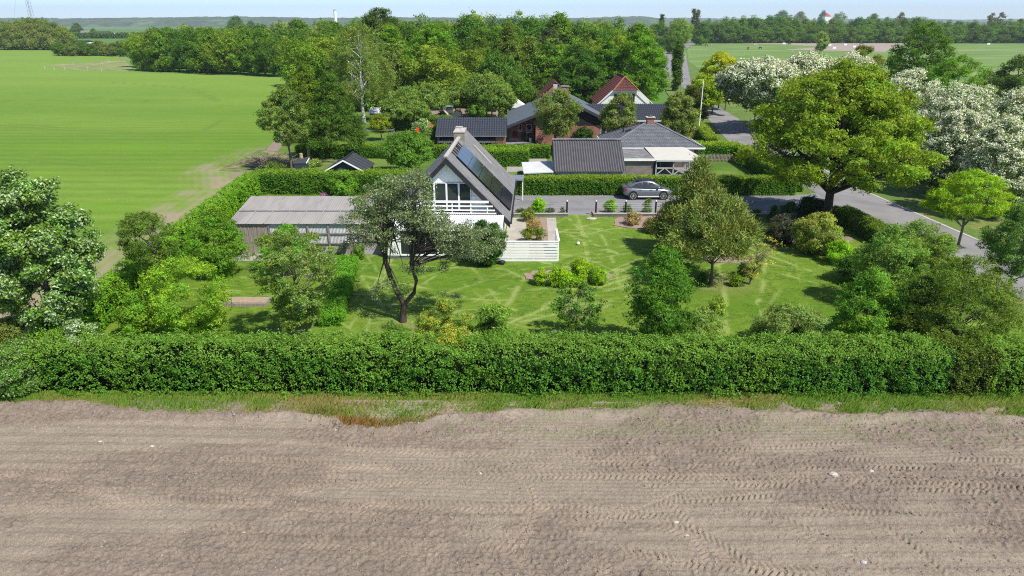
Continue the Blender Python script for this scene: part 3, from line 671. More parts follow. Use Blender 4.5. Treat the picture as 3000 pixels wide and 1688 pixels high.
b.build('wall', M['darkblue'], DS)
b = MB()
for sd in (-1, 1): P_ = [(-16.3,3.27),(-16.3+sd*2.2,2.06),(-16.3+sd*2.2,1.92),(-16.3,3.12)]; b.prism(P_ if sd > 0 else P_[::-1], 65.72, 65.79)
b.each('bargeboard', M['white'], DS)
b = MB().box(-15.9,-14.95,65.98,66.04,1.2,1.98); b.build('shutter', mat('pale_green_board', (.5,.6,.55), .6), DS)
cf = thing('cold_frame', 'low box with sloping dark lid and white edge at the hedge corner', 'cold frame', (*G(888,512),0), world=True)
x, y = G(888,512); MB().box(x-.7,x+.55,y-.4,y+.5,0,1.25).build('box', M['darkblue'], cf)
MB().slab([(x-.75,y-.45,1.32),(x+.6,y-.45,1.34),(x+.6,y+.8,1.66),(x-.75,y+.8,1.64)],.06).build('lid', M['tarroof'], cf)
MB().bar((x+.63,y-.47,1.34),(x+.63,y+.82,1.67),.03,.05).build('edge', M['white'], cf)

# ---- grey bungalow with hipped shingle roof, garage and terrace
NB = thing('hipped_bungalow', 'grey brick bungalow with hipped shingle roof, red chimney and awning terrace', 'house', (16.2,80,0), world=True)
x0, x1, y0, y1, ez, pz = 10.7, 21.75, 77.7, 86.6, 2.45, 4.75
b = MB(); A, B_, C_, D_ = (x0,y0,ez),(x1,y0,ez),(x1,y1,ez),(x0,y1,ez); K1, K2 = (15.9,82.0,pz),(16.6,82.0,pz)
b.slab([A,B_,K2,K1],.08); b.slab([B_,C_,K2],.08); b.slab([C_,D_,K1,K2],.08); b.slab([D_,A,K1],.08)
r_ = b.build('roof', M['shingle'], NB)
b = MB(); 
for q, k in ((A,K1),(B_,K2),(C_,K2),(D_,K1)): b.bar((q[0],q[1],q[2]+.03),(k[0],k[1],k[2]+.03),.11,.03)
b.build('hip_ridge', mat('hip_cap_grey', (.20,.21,.24), .7), r_)
b = MB(); b.box(x0-.06,x1+.06,y0-.1,y0-.03,ez-.18,ez+.0); b.box(x0-.12,x0-.05,y0,y1,ez-.18,ez); b.box(x1+.05,x1+.12,y0,y1,ez-.18,ez); b.build('gutter', M['white'], NB)
MB().box(x0+.5,x1-.5,y0+.5,y1-.5,0,ez-.05).build('wall', M['greyb'], NB)
c = MB().box(15.85,16.65,81.6,82.4,4.3,5.25).build('chimney', M['redb'], NB)
MB().box(15.72,16.78,81.48,82.52,5.25,5.33).build('chimney_cap', M['stone'], c)
MB().add([(16.0,81.8,5.33),(16.5,81.8,5.33),(16.5,82.2,5.33),(16.0,82.2,5.33),(16.25,82.0,5.62)], [(0,1,4),(1,2,4),(2,3,4),(3,0,4)]).build('chimney_cowl', M['black'], c)
MB().cyl((13.2,82.2,3.2),(13.2,82.2,3.95),.09).build('vent_pipe', M['black'], NB)
b = MB(); b.slab([(13.4,81.2,3.72),(14.0,81.2,3.98),(14.0,82.0,3.98),(13.4,82.0,3.72)],.05); b.build('roof_hatch', M['dark'], NB)
MB().box(11.35,14.9,71.25,77.65,2.2,2.36).build('flat_roof', mat('grey_flat_roof', (.17,.17,.175), .9, var=.15, vs=.8, col2=(.24,.24,.24), c2scale=1.2), NB)
MB().box(11.3,14.98,71.15,71.24,2.16,2.40).build('flat_roof_edge', M['white'], NB)
MB().box(11.5,14.8,71.45,77.6,0,2.19).build('annex_wall', M['greyb'], NB)
b = MB(); b.slab([(15.0,71.1,2.28),(20.25,71.1,2.28),(19.4,77.6,2.52),(14.95,77.6,2.52)],.04); b.build('awning', M['canvas'], NB)
b = MB(); b.box(15.05,20.2,71.02,71.1,2.12,2.26)
for x in (15.1,16.9,18.1,20.0): b.box(x-.05,x+.05,71.2,71.3,0,2.2)
b.box(15.1,20.0,71.2,71.3,1.35,1.45); b.box(15.1,20.0,71.2,71.3,.55,.70); b.box(15.1,20.0,71.2,71.3,.2,.3)
for xa, xb in ((15.2,15.9),(16.8,16.1),(17.0,17.8),(19.0,18.2)): b.bar((xa,71.25,.75),(xb,71.25,1.33),.045)
for x in (15.6,16.4,18.9,19.6): b.box(x-.04,x+.04,75.2,75.3,0,2.25)
b.build('terrace_frame', mat('blue_grey_timber', (.42,.46,.50), .6, var=.12), NB)
MB().box(15.0,20.1,71.3,77.6,.02,.16).build('terrace_floor', M['wood'], NB)
MB().box(15.0,20.6,77.66,77.72,.1,2.3).build('terrace_back_wall', mat('brown_brick_shade', (.13,.10,.095), .9), NB)  # wall coloured darker, the shade under the awning put into it
GA = thing('garage', 'garage with steep dark corrugated roof and pale rendered wall behind the long hedge', 'garage', (7.6,69,0), world=True)
b = MB(); corr(b, 4.15, 11.15, (66.3,2.02), (70.7,4.40), .25, .06, .03, 3, .03); corr(b, 4.15, 11.15, (75.1,2.02), (70.7,4.40), .21, .045, .03, 3, .03)
r_ = b.build('roof', mat('dark_corrugated', (.10,.098,.108), .75, var=.12, vs=1.5), GA)
b = MB()
for k in range(6): b.bar((4.1+k*1.18,70.7,4.50),(5.25+k*1.18,70.7,4.50),.17,.035)
b.build('ridge_cap', mat('grey_ridge', (.22,.24,.27), .7), r_)
b = MB(); b.box(4.35,10.95,66.75,66.85,0,2.12); b.box(4.35,4.45,66.85,74.6,0,2.1); b.box(10.85,10.95,66.85,74.6,0,2.1)
b.build('wall', mat('pale_blue_render', (.50,.56,.60), .85, var=.08, vs=2, col2=(.42,.47,.50), c2scale=1), GA)
b = MB()
for x in (4.3,10.9): b.add([(x,66.6,2.1),(x+.08,66.6,2.1),(x+.08,74.8,2.1),(x,74.8,2.1),(x,70.7,4.33),(x+.08,70.7,4.33)], [(0,4,3),(1,2,5),(0,1,5,4),(2,3,4,5)])
b.build('gable', M['dark'], GA)
CP = thing('white_carport', 'low white flat-roofed lean-to with striped front at the left of the garage', 'lean-to', (2.7,69,0), world=True)
MB().slab([(1.15,66.4,1.88),(4.05,66.4,2.0),(4.12,71.5,2.1),(1.0,71.5,1.98)],.10).build('roof', mat('white_roof_sheet', (.60,.61,.62), .6, var=.1, vs=.8), CP)
b = cwave(MB(), 1.35, 4.0, 66.85, .1, 1.78, .12, .02); b.build('striped_front', mat('blue_stripe_sheet', (.34,.40,.58), .6, var=.3, vs=6, stretch=(8,1,.1), col2=(.7,.72,.78), c2scale=5, c2lo=.48, c2hi=.52), CP)
MB().box(1.3,4.05,66.80,66.84,1.70,1.86).box(1.25,1.33,66.8,66.9,0,1.86).build('fascia', M['metal'], CP)

# ---- dark tiled outbuilding and red brick house
OB = thing('tiled_outbuilding', 'open-fronted brick outbuilding with long black tiled roof behind the steep house', 'outbuilding', (-5,89.5,0), world=True)
xa, xb = -9.75, -.65
b = MB(); corr(b, xa, xb, (87.9,2.28), (91.6,4.05), .31, .05, .04, 8, .05); corr(b, xa, xb, (95.3,2.28), (91.6,4.05), .31, .05, .04, 8, .05)
b.build('roof', M['tile'], OB)
MB().box(xa,xb,87.76,87.85,2.14,2.26).build('gutter', M['metal'], OB)
MB().box(-2.1,-.85,88.35,94.9,0,2.2).box(-9.55,-2.1,94.6,94.9,0,2.2).box(-9.55,-9.3,88.4,94.6,0,2.2).build('wall', M['redb'], OB)
b = MB(); corr(b, -9.4, -2.15, (87.95,1.40),(88.9,1.62), .22, .03, .03); b.build('inner_canopy', mat('grey_sheet', (.18,.18,.19), .7), OB)
MB().box(-9.3,-2.12,88.95,89.0,.02,2.2).build('shadow_sheet', M['dark'], OB)  # added dark sheet: the open bay's shade put into its colour
RH = thing('red_brick_house', 'red brick house with wide dark gable, slate-coloured roof and white door', 'house', (6,98,0), world=True)
yf = 95.4
b = MB(); b.slab([(-.75,yf-.5,2.42),(7.7,yf-.5,5.85),(7.7,112,5.85),(-.75,112,2.42)],.14); b.slab([(7.7,yf-.5,5.85),(14.6,yf-.5,2.55),(14.6,112,2.55),(7.7,112,5.85)],.14)
b.build('roof', mat('slate_roof', (.115,.135,.16), .6, var=.12, vs=1.5), RH)
b = MB(); P_ = [(-.8,2.46),(7.7,5.9),(14.65,2.6),(14.65,2.22),(7.7,5.5),(-.8,2.08)]; b.prism(P_, yf-.6, yf-.51); b.build('verge_board', M['tarroof'], RH)
b = MB(); b.box(-.35,3.05,97.6,97.8,.35,2.5); b.add([(-.35,97.6,2.45),(3.05,97.6,2.45),(3.05,97.6,3.75),(-.35,97.8,2.45),(3.05,97.8,2.45),(3.05,97.8,3.75)], [(0,1,2),(5,4,3),(0,2,5,3)])
b.box(3.05,3.25,yf,97.8,0,3.7); b.box(3.05,14.1,yf,yf+.2,0,2.55); b.box(-.35,-.15,97.8,111.5,0,2.3); b.box(13.9,14.1,yf+.2,111.5,0,2.5)
b.build('wall', M['redb'], RH)
MB().prism([(3.05,2.55),(14.1,2.55),(7.7,5.62),(3.05,3.75)], yf-.06, yf+.10).build('dark_gable', M['boardclad'], RH)
MB().box(-.4,2.95,97.5,97.59,0,.40).build('plinth', M['concrete'], RH)
window(RH, .95, 97.6, 1.35, .45, 1.05); window(RH, 12.2, yf, 1.0, .75, 1.5)
b = MB().box(2.05,2.75,97.5,97.59,.42,1.35).box(2.05,2.13,97.5,97.59,1.35,2.35).box(2.67,2.75,97.5,97.59,1.35,2.35).box(2.05,2.75,97.5,97.59,2.35,2.43); d_ = b.build('door', mat('pale_blue_door', (.55,.66,.72), .5), RH)
MB().box(2.13,2.67,97.53,97.57,1.35,2.35).build('pane', M['glass'], d_)
MB().box(1.9,3.0,96.9,97.5,0,.18).box(1.9,3.0,97.2,97.5,.18,.36).build('step', M['concg'], RH)
c = MB().box(7.2,8.2,102.5,103.5,5.2,7.0).build('chimney', M['redb'], RH); MB().box(7.1,8.3,102.4,103.6,7.0,7.12).build('chimney_cap', M['concg'], c)
# rear wing
b = MB(); corr(b, 9.5, 23.2, (101.2,2.45), (105.2,4.35), .31, .05, .04, 8, .05); corr(b, 9.5, 23.2, (109.2,2.45), (105.2,4.35), .31, .05, .04, 8, .05)
b.build('wing_roof', M['tile'], RH)
MB().box(14.12,23.0,101.6,101.8,0,2.4).box(22.8,23.0,101.8,108.8,0,2.4).build('wing_wall', M['redb'], RH)
MB().box(14.6,23.2,101.02,101.12,2.3,2.42).build('wing_gutter', M['white'], RH)
window(RH, 15.9, 101.6, 1.2, .75, .95); window(RH, 18.6, 101.6, 1.1, 1.5, 1.1, bars=1)

# ---- white house with half-hipped red tile roof
WH = thing('white_gabled_house', 'white rendered house with half-hipped red tiled roof among the trees', 'house', (19.5,121,0), world=True)
cx, wy = 19.45, 121.0
def tiles(mb, quad, nu, nv, amp=.045, lap=.05, th=.05):
    a, b_, c, d = [Vector(p) for p in quad]    # a,b lower edge ; d,c upper edge
    n = (b_-a).cross(d-a).normalized(); n = -n if n.z < 0 else n
    V = []; f = []
    for r in range(nv):
        for e in (0, 1):
            t = (r+e)/nv
            for i in range(nu*2+1):
                u = i/(nu*2); p = (a*(1-u)+b_*u)*(1-t)+(d*(1-u)+c*u)*t; V.append(p+n*(amp*(i % 2)+(lap if e == 0 else 0)))
    W = nu*2+1
    for r in range(2*nv-1):
        for i in range(nu*2): k = r*W+i; f.append((k,k+1,k+W+1,k+W))
    N0 = len(V); V += [p-n*th for p in V]; f += [tuple(k+N0 for k in reversed(q)) for q in f]
    for i in range(nu*2): f.append((i,i+N0,i+1+N0,i+1))
    for r in range(2*nv-1): k = r*W; f.append((k,k+W,k+W+N0,k+N0)); k += W-1; f.append((k,k+N0,k+W+N0,k+W))
    mb.add(V, f)
b = MB(); er, ex = 6.95, 4.85
tiles(b, [(cx-ex,wy+10.5,2.6),(cx-ex,wy-.35,2.6),(cx,wy+1.9,er),(cx,wy+10.5,er)], 34, 20)
tiles(b, [(cx+ex,wy-.35,2.6),(cx+ex,wy+10.5,2.6),(cx,wy+10.5,er),(cx,wy+1.9,er)], 34, 20)
# cut line to the half hip is covered by the hip tiles
tiles(b, [(cx-2.15,wy-.35,4.88),(cx+2.15,wy-.35,4.88),(cx+.02,wy+1.9,er),(cx-.02,wy+1.9,er)], 9, 9)
r_ = b.build('roof', M['redtile'], WH)
b = MB(); b.bar((cx-2.15,wy-.38,4.95),(cx,wy+1.85,er+.08),.10,.06); b.bar((cx+2.15,wy-.38,4.95),(cx,wy+1.85,er+.08),.10,.06); b.build('hip_tile', M['ridgeo'], r_)
MB().bar((cx,wy+1.9,er+.08),(cx,wy+10.5,er+.08),.11,.06).build('ridge_tile', M['redtile'], r_)
b = MB(); b.prism([(cx-4.5,0),(cx+4.5,0),(cx+4.5,2.85),(cx+2.35,4.85),(cx-2.35,4.85),(cx-4.5,2.85)], wy, wy+.3); b.box(cx-4.5,cx-4.2,wy+.3,wy+10.3,0,2.75); b.box(cx+4.2,cx+4.5,wy+.3,wy+10.3,0,2.75)
b.build('wall', M['render'], WH)
MB().box(cx-2.3,cx+2.3,wy-.45,wy-.33,4.76,4.86).box(cx-4.9,cx-4.78,wy-.4,wy+10.5,2.4,2.52).build('gutter', M['metal'], WH)
for x in (cx-1.95, cx+.45): window(WH, x, wy, 3.0, 1.15, 1.35, 'dark')
fs = MB()
for sd in (-1, 1): P_ = [(cx+sd*2.2,4.95),(cx+sd*4.9,2.62),(cx+sd*4.9,2.46),(cx+sd*2.2,4.76)]; fs.prism(P_ if sd > 0 else P_[::-1], wy-.42, wy-.34)
fs.each('verge_board', M['render'], WH)
WW = thing('tiled_cottage', 'low red-roofed cottage with tall pale chimney and satellite dish behind a garden tree', 'cottage', (8,124,0), world=True)
b = MB(); tiles(b, [(4.6,132,3.2),(4.6,124,3.2),(7.6,124,6.0),(7.6,132,6.0)], 16, 10); tiles(b, [(10.8,124,3.2),(10.8,132,3.2),(7.6,132,6.0),(7.6,124,6.0)], 16, 10); b.build('roof', M['redtile'], WW)
MB().prism([(4.8,0),(10.6,0),(10.6,3.1),(7.6,5.8),(4.8,3.1)],124.3,131.8).build('wall', M['redb'], WW)
x, y, z = At(1627,248,122.5); MB().box(x-.35,x+.35,122.2,122.9,0,z).build('chimney', mat('pale_grey_render', (.5,.51,.52), .8), WW)
b = MB(); b.cyl((x+.75,122.1,z-.75),(x+.75,122.2,z-.72),.55,.5,14); d_ = b.build('satellite_dish', M['metal'], WW)
MB().bar((x+.35,122.4,z-.8),(x+.75,122.2,z-.75),.03).bar((x+.75,122.1,z-1.1),(x+.75,121.7,z-.8),.02).build('bracket', M['black'], d_)

# ---- distant houses, church, chimney tower, mast
def far_house(name, label, pxl, pxr, pyb, pyt, depth, wallm, roofm, eave=.5, gable=False, cat='house'):
    x0, y0 = G(pxl, pyb); x1, _ = G(pxr, pyb); zt = At(pxl, pyt, y0)[2]; ze = zt*eave
    t = thing(name, label, cat, ((x0+x1)/2, y0, 0), world=True)
    MB().box(x0,x1,y0,y0+depth,0,ze).build('wall', wallm, t)
    if gable:
        c = (x0+x1)/2; b = MB(); o = (x1-x0)*.06
        b.slab([(c,y0-.5,zt),(x1+o,y0-.5,ze-.1),(x1+o,y0+depth,ze-.1),(c,y0+depth,zt)],.3); b.slab([(x0-o,y0-.5,ze-.1),(c,y0-.5,zt),(c,y0+depth,zt),(x0-o,y0+depth,ze-.1)],.3); b.build('roof', roofm, t)
        MB().prism([(x0,ze),(x1,ze),(c,zt-.3)],y0,y0+.4).build('gable', wallm, t)
    else:
        b = MB(); b.slab([(x0-.4,y0-.5,ze-.1),(x1+.4,y0-.5,ze-.1),(x1+.4,y0+depth/2,zt),(x0-.4,y0+depth/2,zt)],.3); b.slab([(x1+.4,y0+depth+.5,ze-.1),(x0-.4,y0+depth+.5,ze-.1),(x0-.4,y0+depth/2,zt),(x1+.4,y0+depth/2,zt)],.3); b.build('roof', roofm, t)
    b = MB(); n = max(2, int((x1-x0)/3.5))
    for k in range(n): xx = x0+(x1-x0)*(k+.5)/n; b.box(xx-.6,xx+.6,y0-.08,y0-.01,ze*.35,ze*.75)
    b.each('window', M['glass'], t); return t
far_house('farmhouse', 'distant white farmhouse with thatch-grey roof left of the dark-roofed farm', 236,262,104.5,90,9,M['render'],M['felt'],.5)
far_house('farm_building', 'distant long farm building with dark roof and white walls beyond the green field', 275,316,105.5,92,10,M['render'],M['tarroof'],.42)
far_house('white_barn', 'distant bright white barn end at the right of the dark-roofed farm building', 321,336,105.5,95.5,9,M['white'],M['render'],.5,True,'barn')
far_house('long_stable', 'distant low pale shed with dark roof behind the windbreak bushes', 165,250,131,119,14,M['render'],M['dark'],.6,False,'stable')
far_house('brick_gable_house', 'distant red brick gabled house beside the far end of the road', 1954,1975,104,78,10,M['redb'],M['felt'],.55,True)
far_house('white_gable_garage', 'distant low white building with small dark gable by the road junction', 2000,2030,110,97,9,M['render'],M['tarroof'],.55)
far_house('dark_gable_porch', 'distant small black gable with white verge beside the road junction', 2012,2024,110.5,99,6,M['dark'],M['white'],.35,True,'porch')
x, y = G(2425,84); CH = thing('church', 'distant white village church tower with red pyramid roof above the trees', 'church', (x,1700,0), world=True)
X0 = At(2416,60,1700); X1 = At(2433,60,1700); zt = At(2425,38,1700)[2]; zm = At(2425,48,1700)[2]
MB().box(X0[0],X1[0],1700,1714,0,zm).build('tower', M['white'], CH); MB().box(X0[0]-14,X0[0],1702,1712,0,zm*.55).build('nave', M['white'], CH)
c = (X0[0]+X1[0])/2; MB().add([(X0[0]-.5,1699.5,zm),(X1[0]+.5,1699.5,zm),(X1[0]+.5,1714.5,zm),(X0[0]-.5,1714.5,zm),(c,1707,zt)],[(0,1,4),(1,2,4),(2,3,4),(3,0,4)]).build('spire', M['red'], CH)
a = At(980,31,1500); bq = At(985,80,1500); TW = thing('white_tower', 'distant plain white slender tower rising over the wood', 'tower', (bq[0],1500,0), world=True)
MB().cyl((bq[0],1500,0),(bq[0],1500,a[2]),3.3,2.9,14).build('shaft', M['white'], TW); MB().cyl((bq[0],1500,a[2]),(bq[0],1500,a[2]+1.5),3.1,3.1,14).build('cap', M['metal'], TW)
x0 = At(92,50,620)[0]; MT = thing('radio_mast', 'tall thin lattice radio mast with guy wires above the left wood', 'mast', (x0,620,0), world=True)
b = MB(); zt = 75
for (i, j) in ((-1,-1),(1,-1),(1,1),(-1,1)): b.cyl((x0+i*1.4,620+j*1.4,0),(x0+i*.9,620+j*.9,zt),.14,.12,5)
for k in range(30):
    z = k*2.5; s = 1.4-.5*k/30
    b.cyl((x0-s,620-s,z),(x0+s,620-s,z+2.5),.07,.07,4); b.cyl((x0+s,620-s,z),(x0+s,620+s,z+2.5),.07,.07,4); b.cyl((x0-s,620+s,z),(x0+s,620+s,z+2.5),.07,.07,4)
b.build('lattice', M['metal'], MT)
b = MB()
for dx in (-22, 22): b.cyl((x0+dx,620,0),(x0,620,62),.06,.06,4)
b.each('guy_wire', M['metal'], MT)
# ============================================================ VEGETATION
FK = np.array([2.05, 1.95, 1.2])   # leaves are a little lighter than the first colour guesses
def unit(a): return a/np.maximum(np.linalg.norm(a, axis=1, keepdims=True), 1e-9)
def leaves(P, Nn, s, asp, rng, tdir=None):
    """rhombic leaves at P with normals Nn, length s (array), aspect; -> V (4n,3)"""
    n = len(P); r = rng.normal(size=(n, 3))
    if tdir is not None: T = unit(tdir + r*.35); B = unit(np.cross(T, Nn))
    else: T = unit(np.cross(Nn, r)); B = np.cross(Nn, T)
    s = np.broadcast_to(np.asarray(s, float).reshape(-1, 1), (n, 1)); h = s*.5; wv = h*asp
    sag = unit(Nn)*h*.25
    V = np.stack([P-T*h-sag, P+B*wv, P+T*h-sag, P-B*wv], 1).reshape(-1, 3)
    return V
def quads(n, off=0): return (np.arange(n*4).reshape(-1, 4)+off)
class Q:
    def __init__(s): s.V = []; s.F = []; s.C = []; s.I = []; s.n = 0
    def add(s, V, F, col, mi):
        V = np.asarray(V, float); F = np.asarray(F)
        s.V.append(V); s.F.append(F+s.n); c = np.asarray(col, float)
        s.C.append(np.broadcast_to(c, (len(V), 3)) if c.ndim == 1 else c); s.I.append(np.full(len(F), mi)); s.n += len(V)
    def tube(s, path, radii, k=6, col=(.1,.1,.1), mi=0):
        path = np.asarray(path, float); n = len(path); d = unit(np.gradient(path, axis=0))
        up = np.array([.3, .1, 1.0]); a = unit(np.cross(d, up+np.zeros_like(d))); b = np.cross(d, a)
        th = np.arange(k)*2*math.pi/k; r = np.asarray(radii, float).reshape(-1, 1, 1)
        V = (path[:, None, :] + r*(a[:, None, :]*np.cos(th)[None, :, None]+b[:, None, :]*np.sin(th)[None, :, None])).reshape(-1, 3)
        i, j = np.meshgrid(np.arange(k), np.arange(n-1)); p = (j*k+i).ravel(); q = (j*k+(i+1) % k).ravel()
        s.add(V, np.stack([p, q, q+k, p+k], 1), col, mi)
    def build(s, name, mats, parent=None):
        return npmesh(name, np.concatenate(s.V), np.concatenate(s.F), mats, parent, np.concatenate(s.C), np.concatenate(s.I))
def pv_round(t): return np.sqrt(np.clip(1-(2*t-1)**2, 0, 1))**.9
PROF = dict(
 round=lambda t: np.clip(np.sin(math.pi*np.clip(t*.93+.05, 0, 1)), 0, 1)**.6,
 dome=lambda t: np.clip(1-t**2.4, 0, 1)**.55*(.72+.28*sst(0, .2, t)),
 egg=lambda t: np.clip(np.sin(math.pi*np.clip(t, 0, 1)**.75), 0, 1)**.7,
 cone=lambda t: np.clip(1-t, 0, 1)**.8*(.75+.25*sst(0, .12, t)),
 column=lambda t: np.clip(np.sin(math.pi*np.clip(t*.9+.06, 0, 1)), 0, 1)**.4,
 umbrella=lambda t: np.clip(1-(1-t)**3*.75, 0, 1)*np.clip(1-t**5, 0, 1)**.5,
 ball=lambda t: pv_round(t), vase=lambda t: np.clip(.35+.75*t, 0, 1)*np.clip(1-t**4, 0, 1)**.5)
def mk_crown(rng, Ht, R, zb, prof='round', ncl=60, cr=.28, flat=.7, leaf=.2, asp=.55, cov=3.2, col=(.07,.15,.02), cv=.22, lv=.22, hue=.25, col2=None, c2=.0,
             flower=None, fp=0.0, lean=(0, 0), inner=.45, droop=0, up=.5, maxn=40000, tn=None, lobes=.25, ragged=.0, ry=None, spray=8):
    """-> clump centres, V, colours of the leaves"""
    f = PROF[prof]; hc = Ht-zb; ncl = int(ncl*1.7); cr = cr*.8
    T = []; 
    while len(T) < ncl:
        t = rng.random(ncl*2); k = rng.random(ncl*2) < f(t)+.04; T += list(t[k])
    t = np.array(T[:ncl]); th = rng.random(ncl)*2*math.pi; rf = 1-inner*rng.random(ncl)**1.6
    lb = 1+lobes*(vn(np.cos(th)*1.6+5, np.sin(th)*1.6+t*4, int(rng.integers(99)))-.5)*2
    crad = cr*R*(.65+.6*rng.random(ncl)); rr = np.maximum(f(t)*R*rf*lb-crad*.55, 0)
    ryk = 1.0 if ry is None else ry
    c = np.stack([rr*np.cos(th)+lean[0]*t*R, rr*np.sin(th)*ryk+lean[1]*t*R, zb+crad*flat*.6+t*(hc-crad*flat*1.3)], 1)
    c[:, 2] -= droop*(rr/R)**2*hc*.3
    area = 4*math.pi*((R*R*hc/2*hc/2)**(1/3.))**2 if hc > R else 4*math.pi*(R*R*hc*.5)**(2/3.)
    n = int(min(maxn, cov*area/(leaf*leaf*asp*.5))); wgt = crad**2; wgt = wgt/wgt.sum()
    ns = max(1, n//spray); cs_ = rng.choice(ncl, ns, p=wgt); d = unit(rng.normal(size=(ns, 3))+np.array([0, 0, .25])); u = rng.random(ns)
    rad = crad[cs_]*(.35+.85*u**.6)*(1+ragged*rng.random(ns)*(rng.random(ns) < .3))*(.7+.6*vn(d[:,0]*2.6+cs_*3.1, d[:,1]*2.6+d[:,2]*2.4, 5))
    P = c[cs_]+d*rad[:, None]*np.array([1, 1, flat]); P[:, 2] -= droop*crad[cs_]*.8*(np.hypot(d[:, 0], d[:, 1])**2)
    axis = np.array([lean[0]*.5*R, lean[1]*.5*R, zb+hc*.45]); out = unit(P-axis)
    Nn = unit(d*.8+out*.45+np.array([0, 0, up])+rng.normal(size=(ns, 3))*.45); sb = 1+.30*(rng.random(ns)*2-1)
    si = np.repeat(np.arange(ns), spray); n = len(si); ci = cs_[si]; d = d[si]; out = out[si]
    P = P[si]+rng.normal(size=(n, 3))*leaf*.62*np.array([1, 1, .8]); P[:, 2] = np.maximum(P[:, 2], .06); Nn = unit(Nn[si]+rng.normal(size=(n, 3))*.45)
    s = leaf*(.7+.6*rng.random(n)); td = None
    if tn is not None: td = d*.7+out*.3+np.array([0, 0, tn])
    V = leaves(P, Nn, s, asp, rng, td)
    base = np.array(col)*FK; cb = (1+cv*(rng.random(ncl)*2-1)); hb = hue*(rng.random(ncl)-.5)
    C = base[None, :]*cb[ci][:, None]*sb[si][:, None]*(1+lv*(rng.random(n)*2-1))[:, None]; C[:, 0] *= 1+hb[ci]+.3*hue*(rng.random(n)-.5); C[:, 2] *= 1-.5*hb[ci]
    if col2 is not None:
        k2 = rng.random(n) < c2*(.3+1.4*rng.random(ncl)[ci]); C[k2] = np.array(col2)*1.1*(1+lv*(rng.random(k2.sum())*2-1))[:, None]
    if flower is not None:
        pf = fp*np.clip(.4+.9*d[:, 2]+.5*out[:, 2]+.3*rng.random(n), 0, 1.3); k = rng.random(n) < pf; C[k] = np.array(flower)*(.85+.25*rng.random(k.sum()))[:, None]
    return c, V, np.repeat(C, 4, axis=0)
def mk_wood(q, rng, Ht, R, zb, c, tr=.15, limbs=14, top=.8, lean=(0, 0), fork=None, bend=.06, k=7, mi=0, thin=1.0, sub=2):
    """tapered trunk and limbs reaching to clumps"""
    tp = np.array([lean[0]*R*top, lean[1]*R*top, zb+(Ht-zb)*top]); n = 9; tt = np.linspace(0, 1, n)
    path = tt[:, None]*tp; path[:, 0] += bend*Ht*np.sin(tt*5+rng.random()*6)*tt*.5; path[:, 1] += bend*Ht*np.sin(tt*4+rng.random()*6)*tt*.5
    rad = tr*(1-tt*.85); rad[0] *= 1.25
    if fork is None: q.tube(path, rad, k, mi=mi)
    idx = rng.permutation(len(c))[:limbs]
    for j, i in enumerate(idx):
        e = c[i]; zs = max(zb*.7, min(e[2]-np.hypot(e[0], e[1])*.75, tp[2]*.95)); zs = max(zs, zb*.6+.05)
        a = np.array([np.interp(zs, path[:, 2], path[:, 0]), np.interp(zs, path[:, 2], path[:, 1]), zs]) if fork is None else fork(e)
        m_ = (a+e)/2+np.array([0, 0, .10*np.linalg.norm(e-a)])+rng.normal(size=3)*.05*np.linalg.norm(e-a)
        s = np.linspace(0, 1, 6)[:, None]; p = (1-s)**2*a+2*s*(1-s)*m_+s*s*e; r0 = tr*(.42-.2*(zs/Ht))*thin
        q.tube(p, r0*(1-s[:, 0]*.85), 5, mi=mi)
        for w_ in range(sub):
            o = c[rng.integers(len(c))]; b0 = p[3]
            if np.linalg.norm(o-b0) < R*.9: q.tube(np.linspace(b0, o, 4)+rng.normal(size=(4, 3))*.03*R*np.array([0, 1, 1, 0])[:, None], r0*.5*np.array([1, .7, .45, .2]), 4, mi=mi)
def tree(name, label, loc, Ht, R, seed=0, zb=.25, cat='tree', group=None, bark='bark', leafm=None, trunk=True, tr=None, limbs=14, wood=None, z=0.0, bare=0, **kw):
    rng = np.random.default_rng(seed*7919+13); zbm = zb*Ht
    lf = leafm or LEAF; t = thing(name, label, cat, (loc[0], loc[1], z), group=group)
    c, V, C = mk_crown(rng, Ht, R, zbm, **kw)
    q = Q(); q.add(V, quads(len(V)//4), C, 0); q.build('crown', [lf], t)
    if trunk:
        q = Q(); mk_wood(q, rng, Ht, R, zbm, c, tr=tr or (.035*Ht), limbs=limbs, lean=kw.get('lean', (0, 0)), **(wood or {})); q.build('trunk', [M[bark]], t)
    return t
def bush(name, label, loc, Ht, R, seed=0, zb=.0, cat='shrub', group=None, leafm=None, stems=5, core=True, z=0.05, bark='barkd', **kw):
    rng = np.random.default_rng(seed*6007+5); kw.setdefault('ncl', 26); kw.setdefault('cr', .38)
    c, V, C = mk_crown(rng, Ht, R, zb*Ht, **kw); q = Q(); q.add(V, quads(len(V)//4), C, 0)
    for i in range(stems):
        e = c[rng.integers(len(c))]; s = np.linspace(0, 1, 5)[:, None]; a = np.array([rng.normal()*R*.08, rng.normal()*R*.08, 0]); m_ = (a+e)/2+np.array([0, 0, .12*Ht])
        q.tube((1-s)**2*a+2*s*(1-s)*m_+s*s*e, max(.012, .02*Ht)*(1-s[:, 0]*.8), 5, mi=1)
    o = q.build(name, [leafm or LEAF, M[bark]]); o.location = (loc[0], loc[1], z); tag(o, label, cat, group); return o
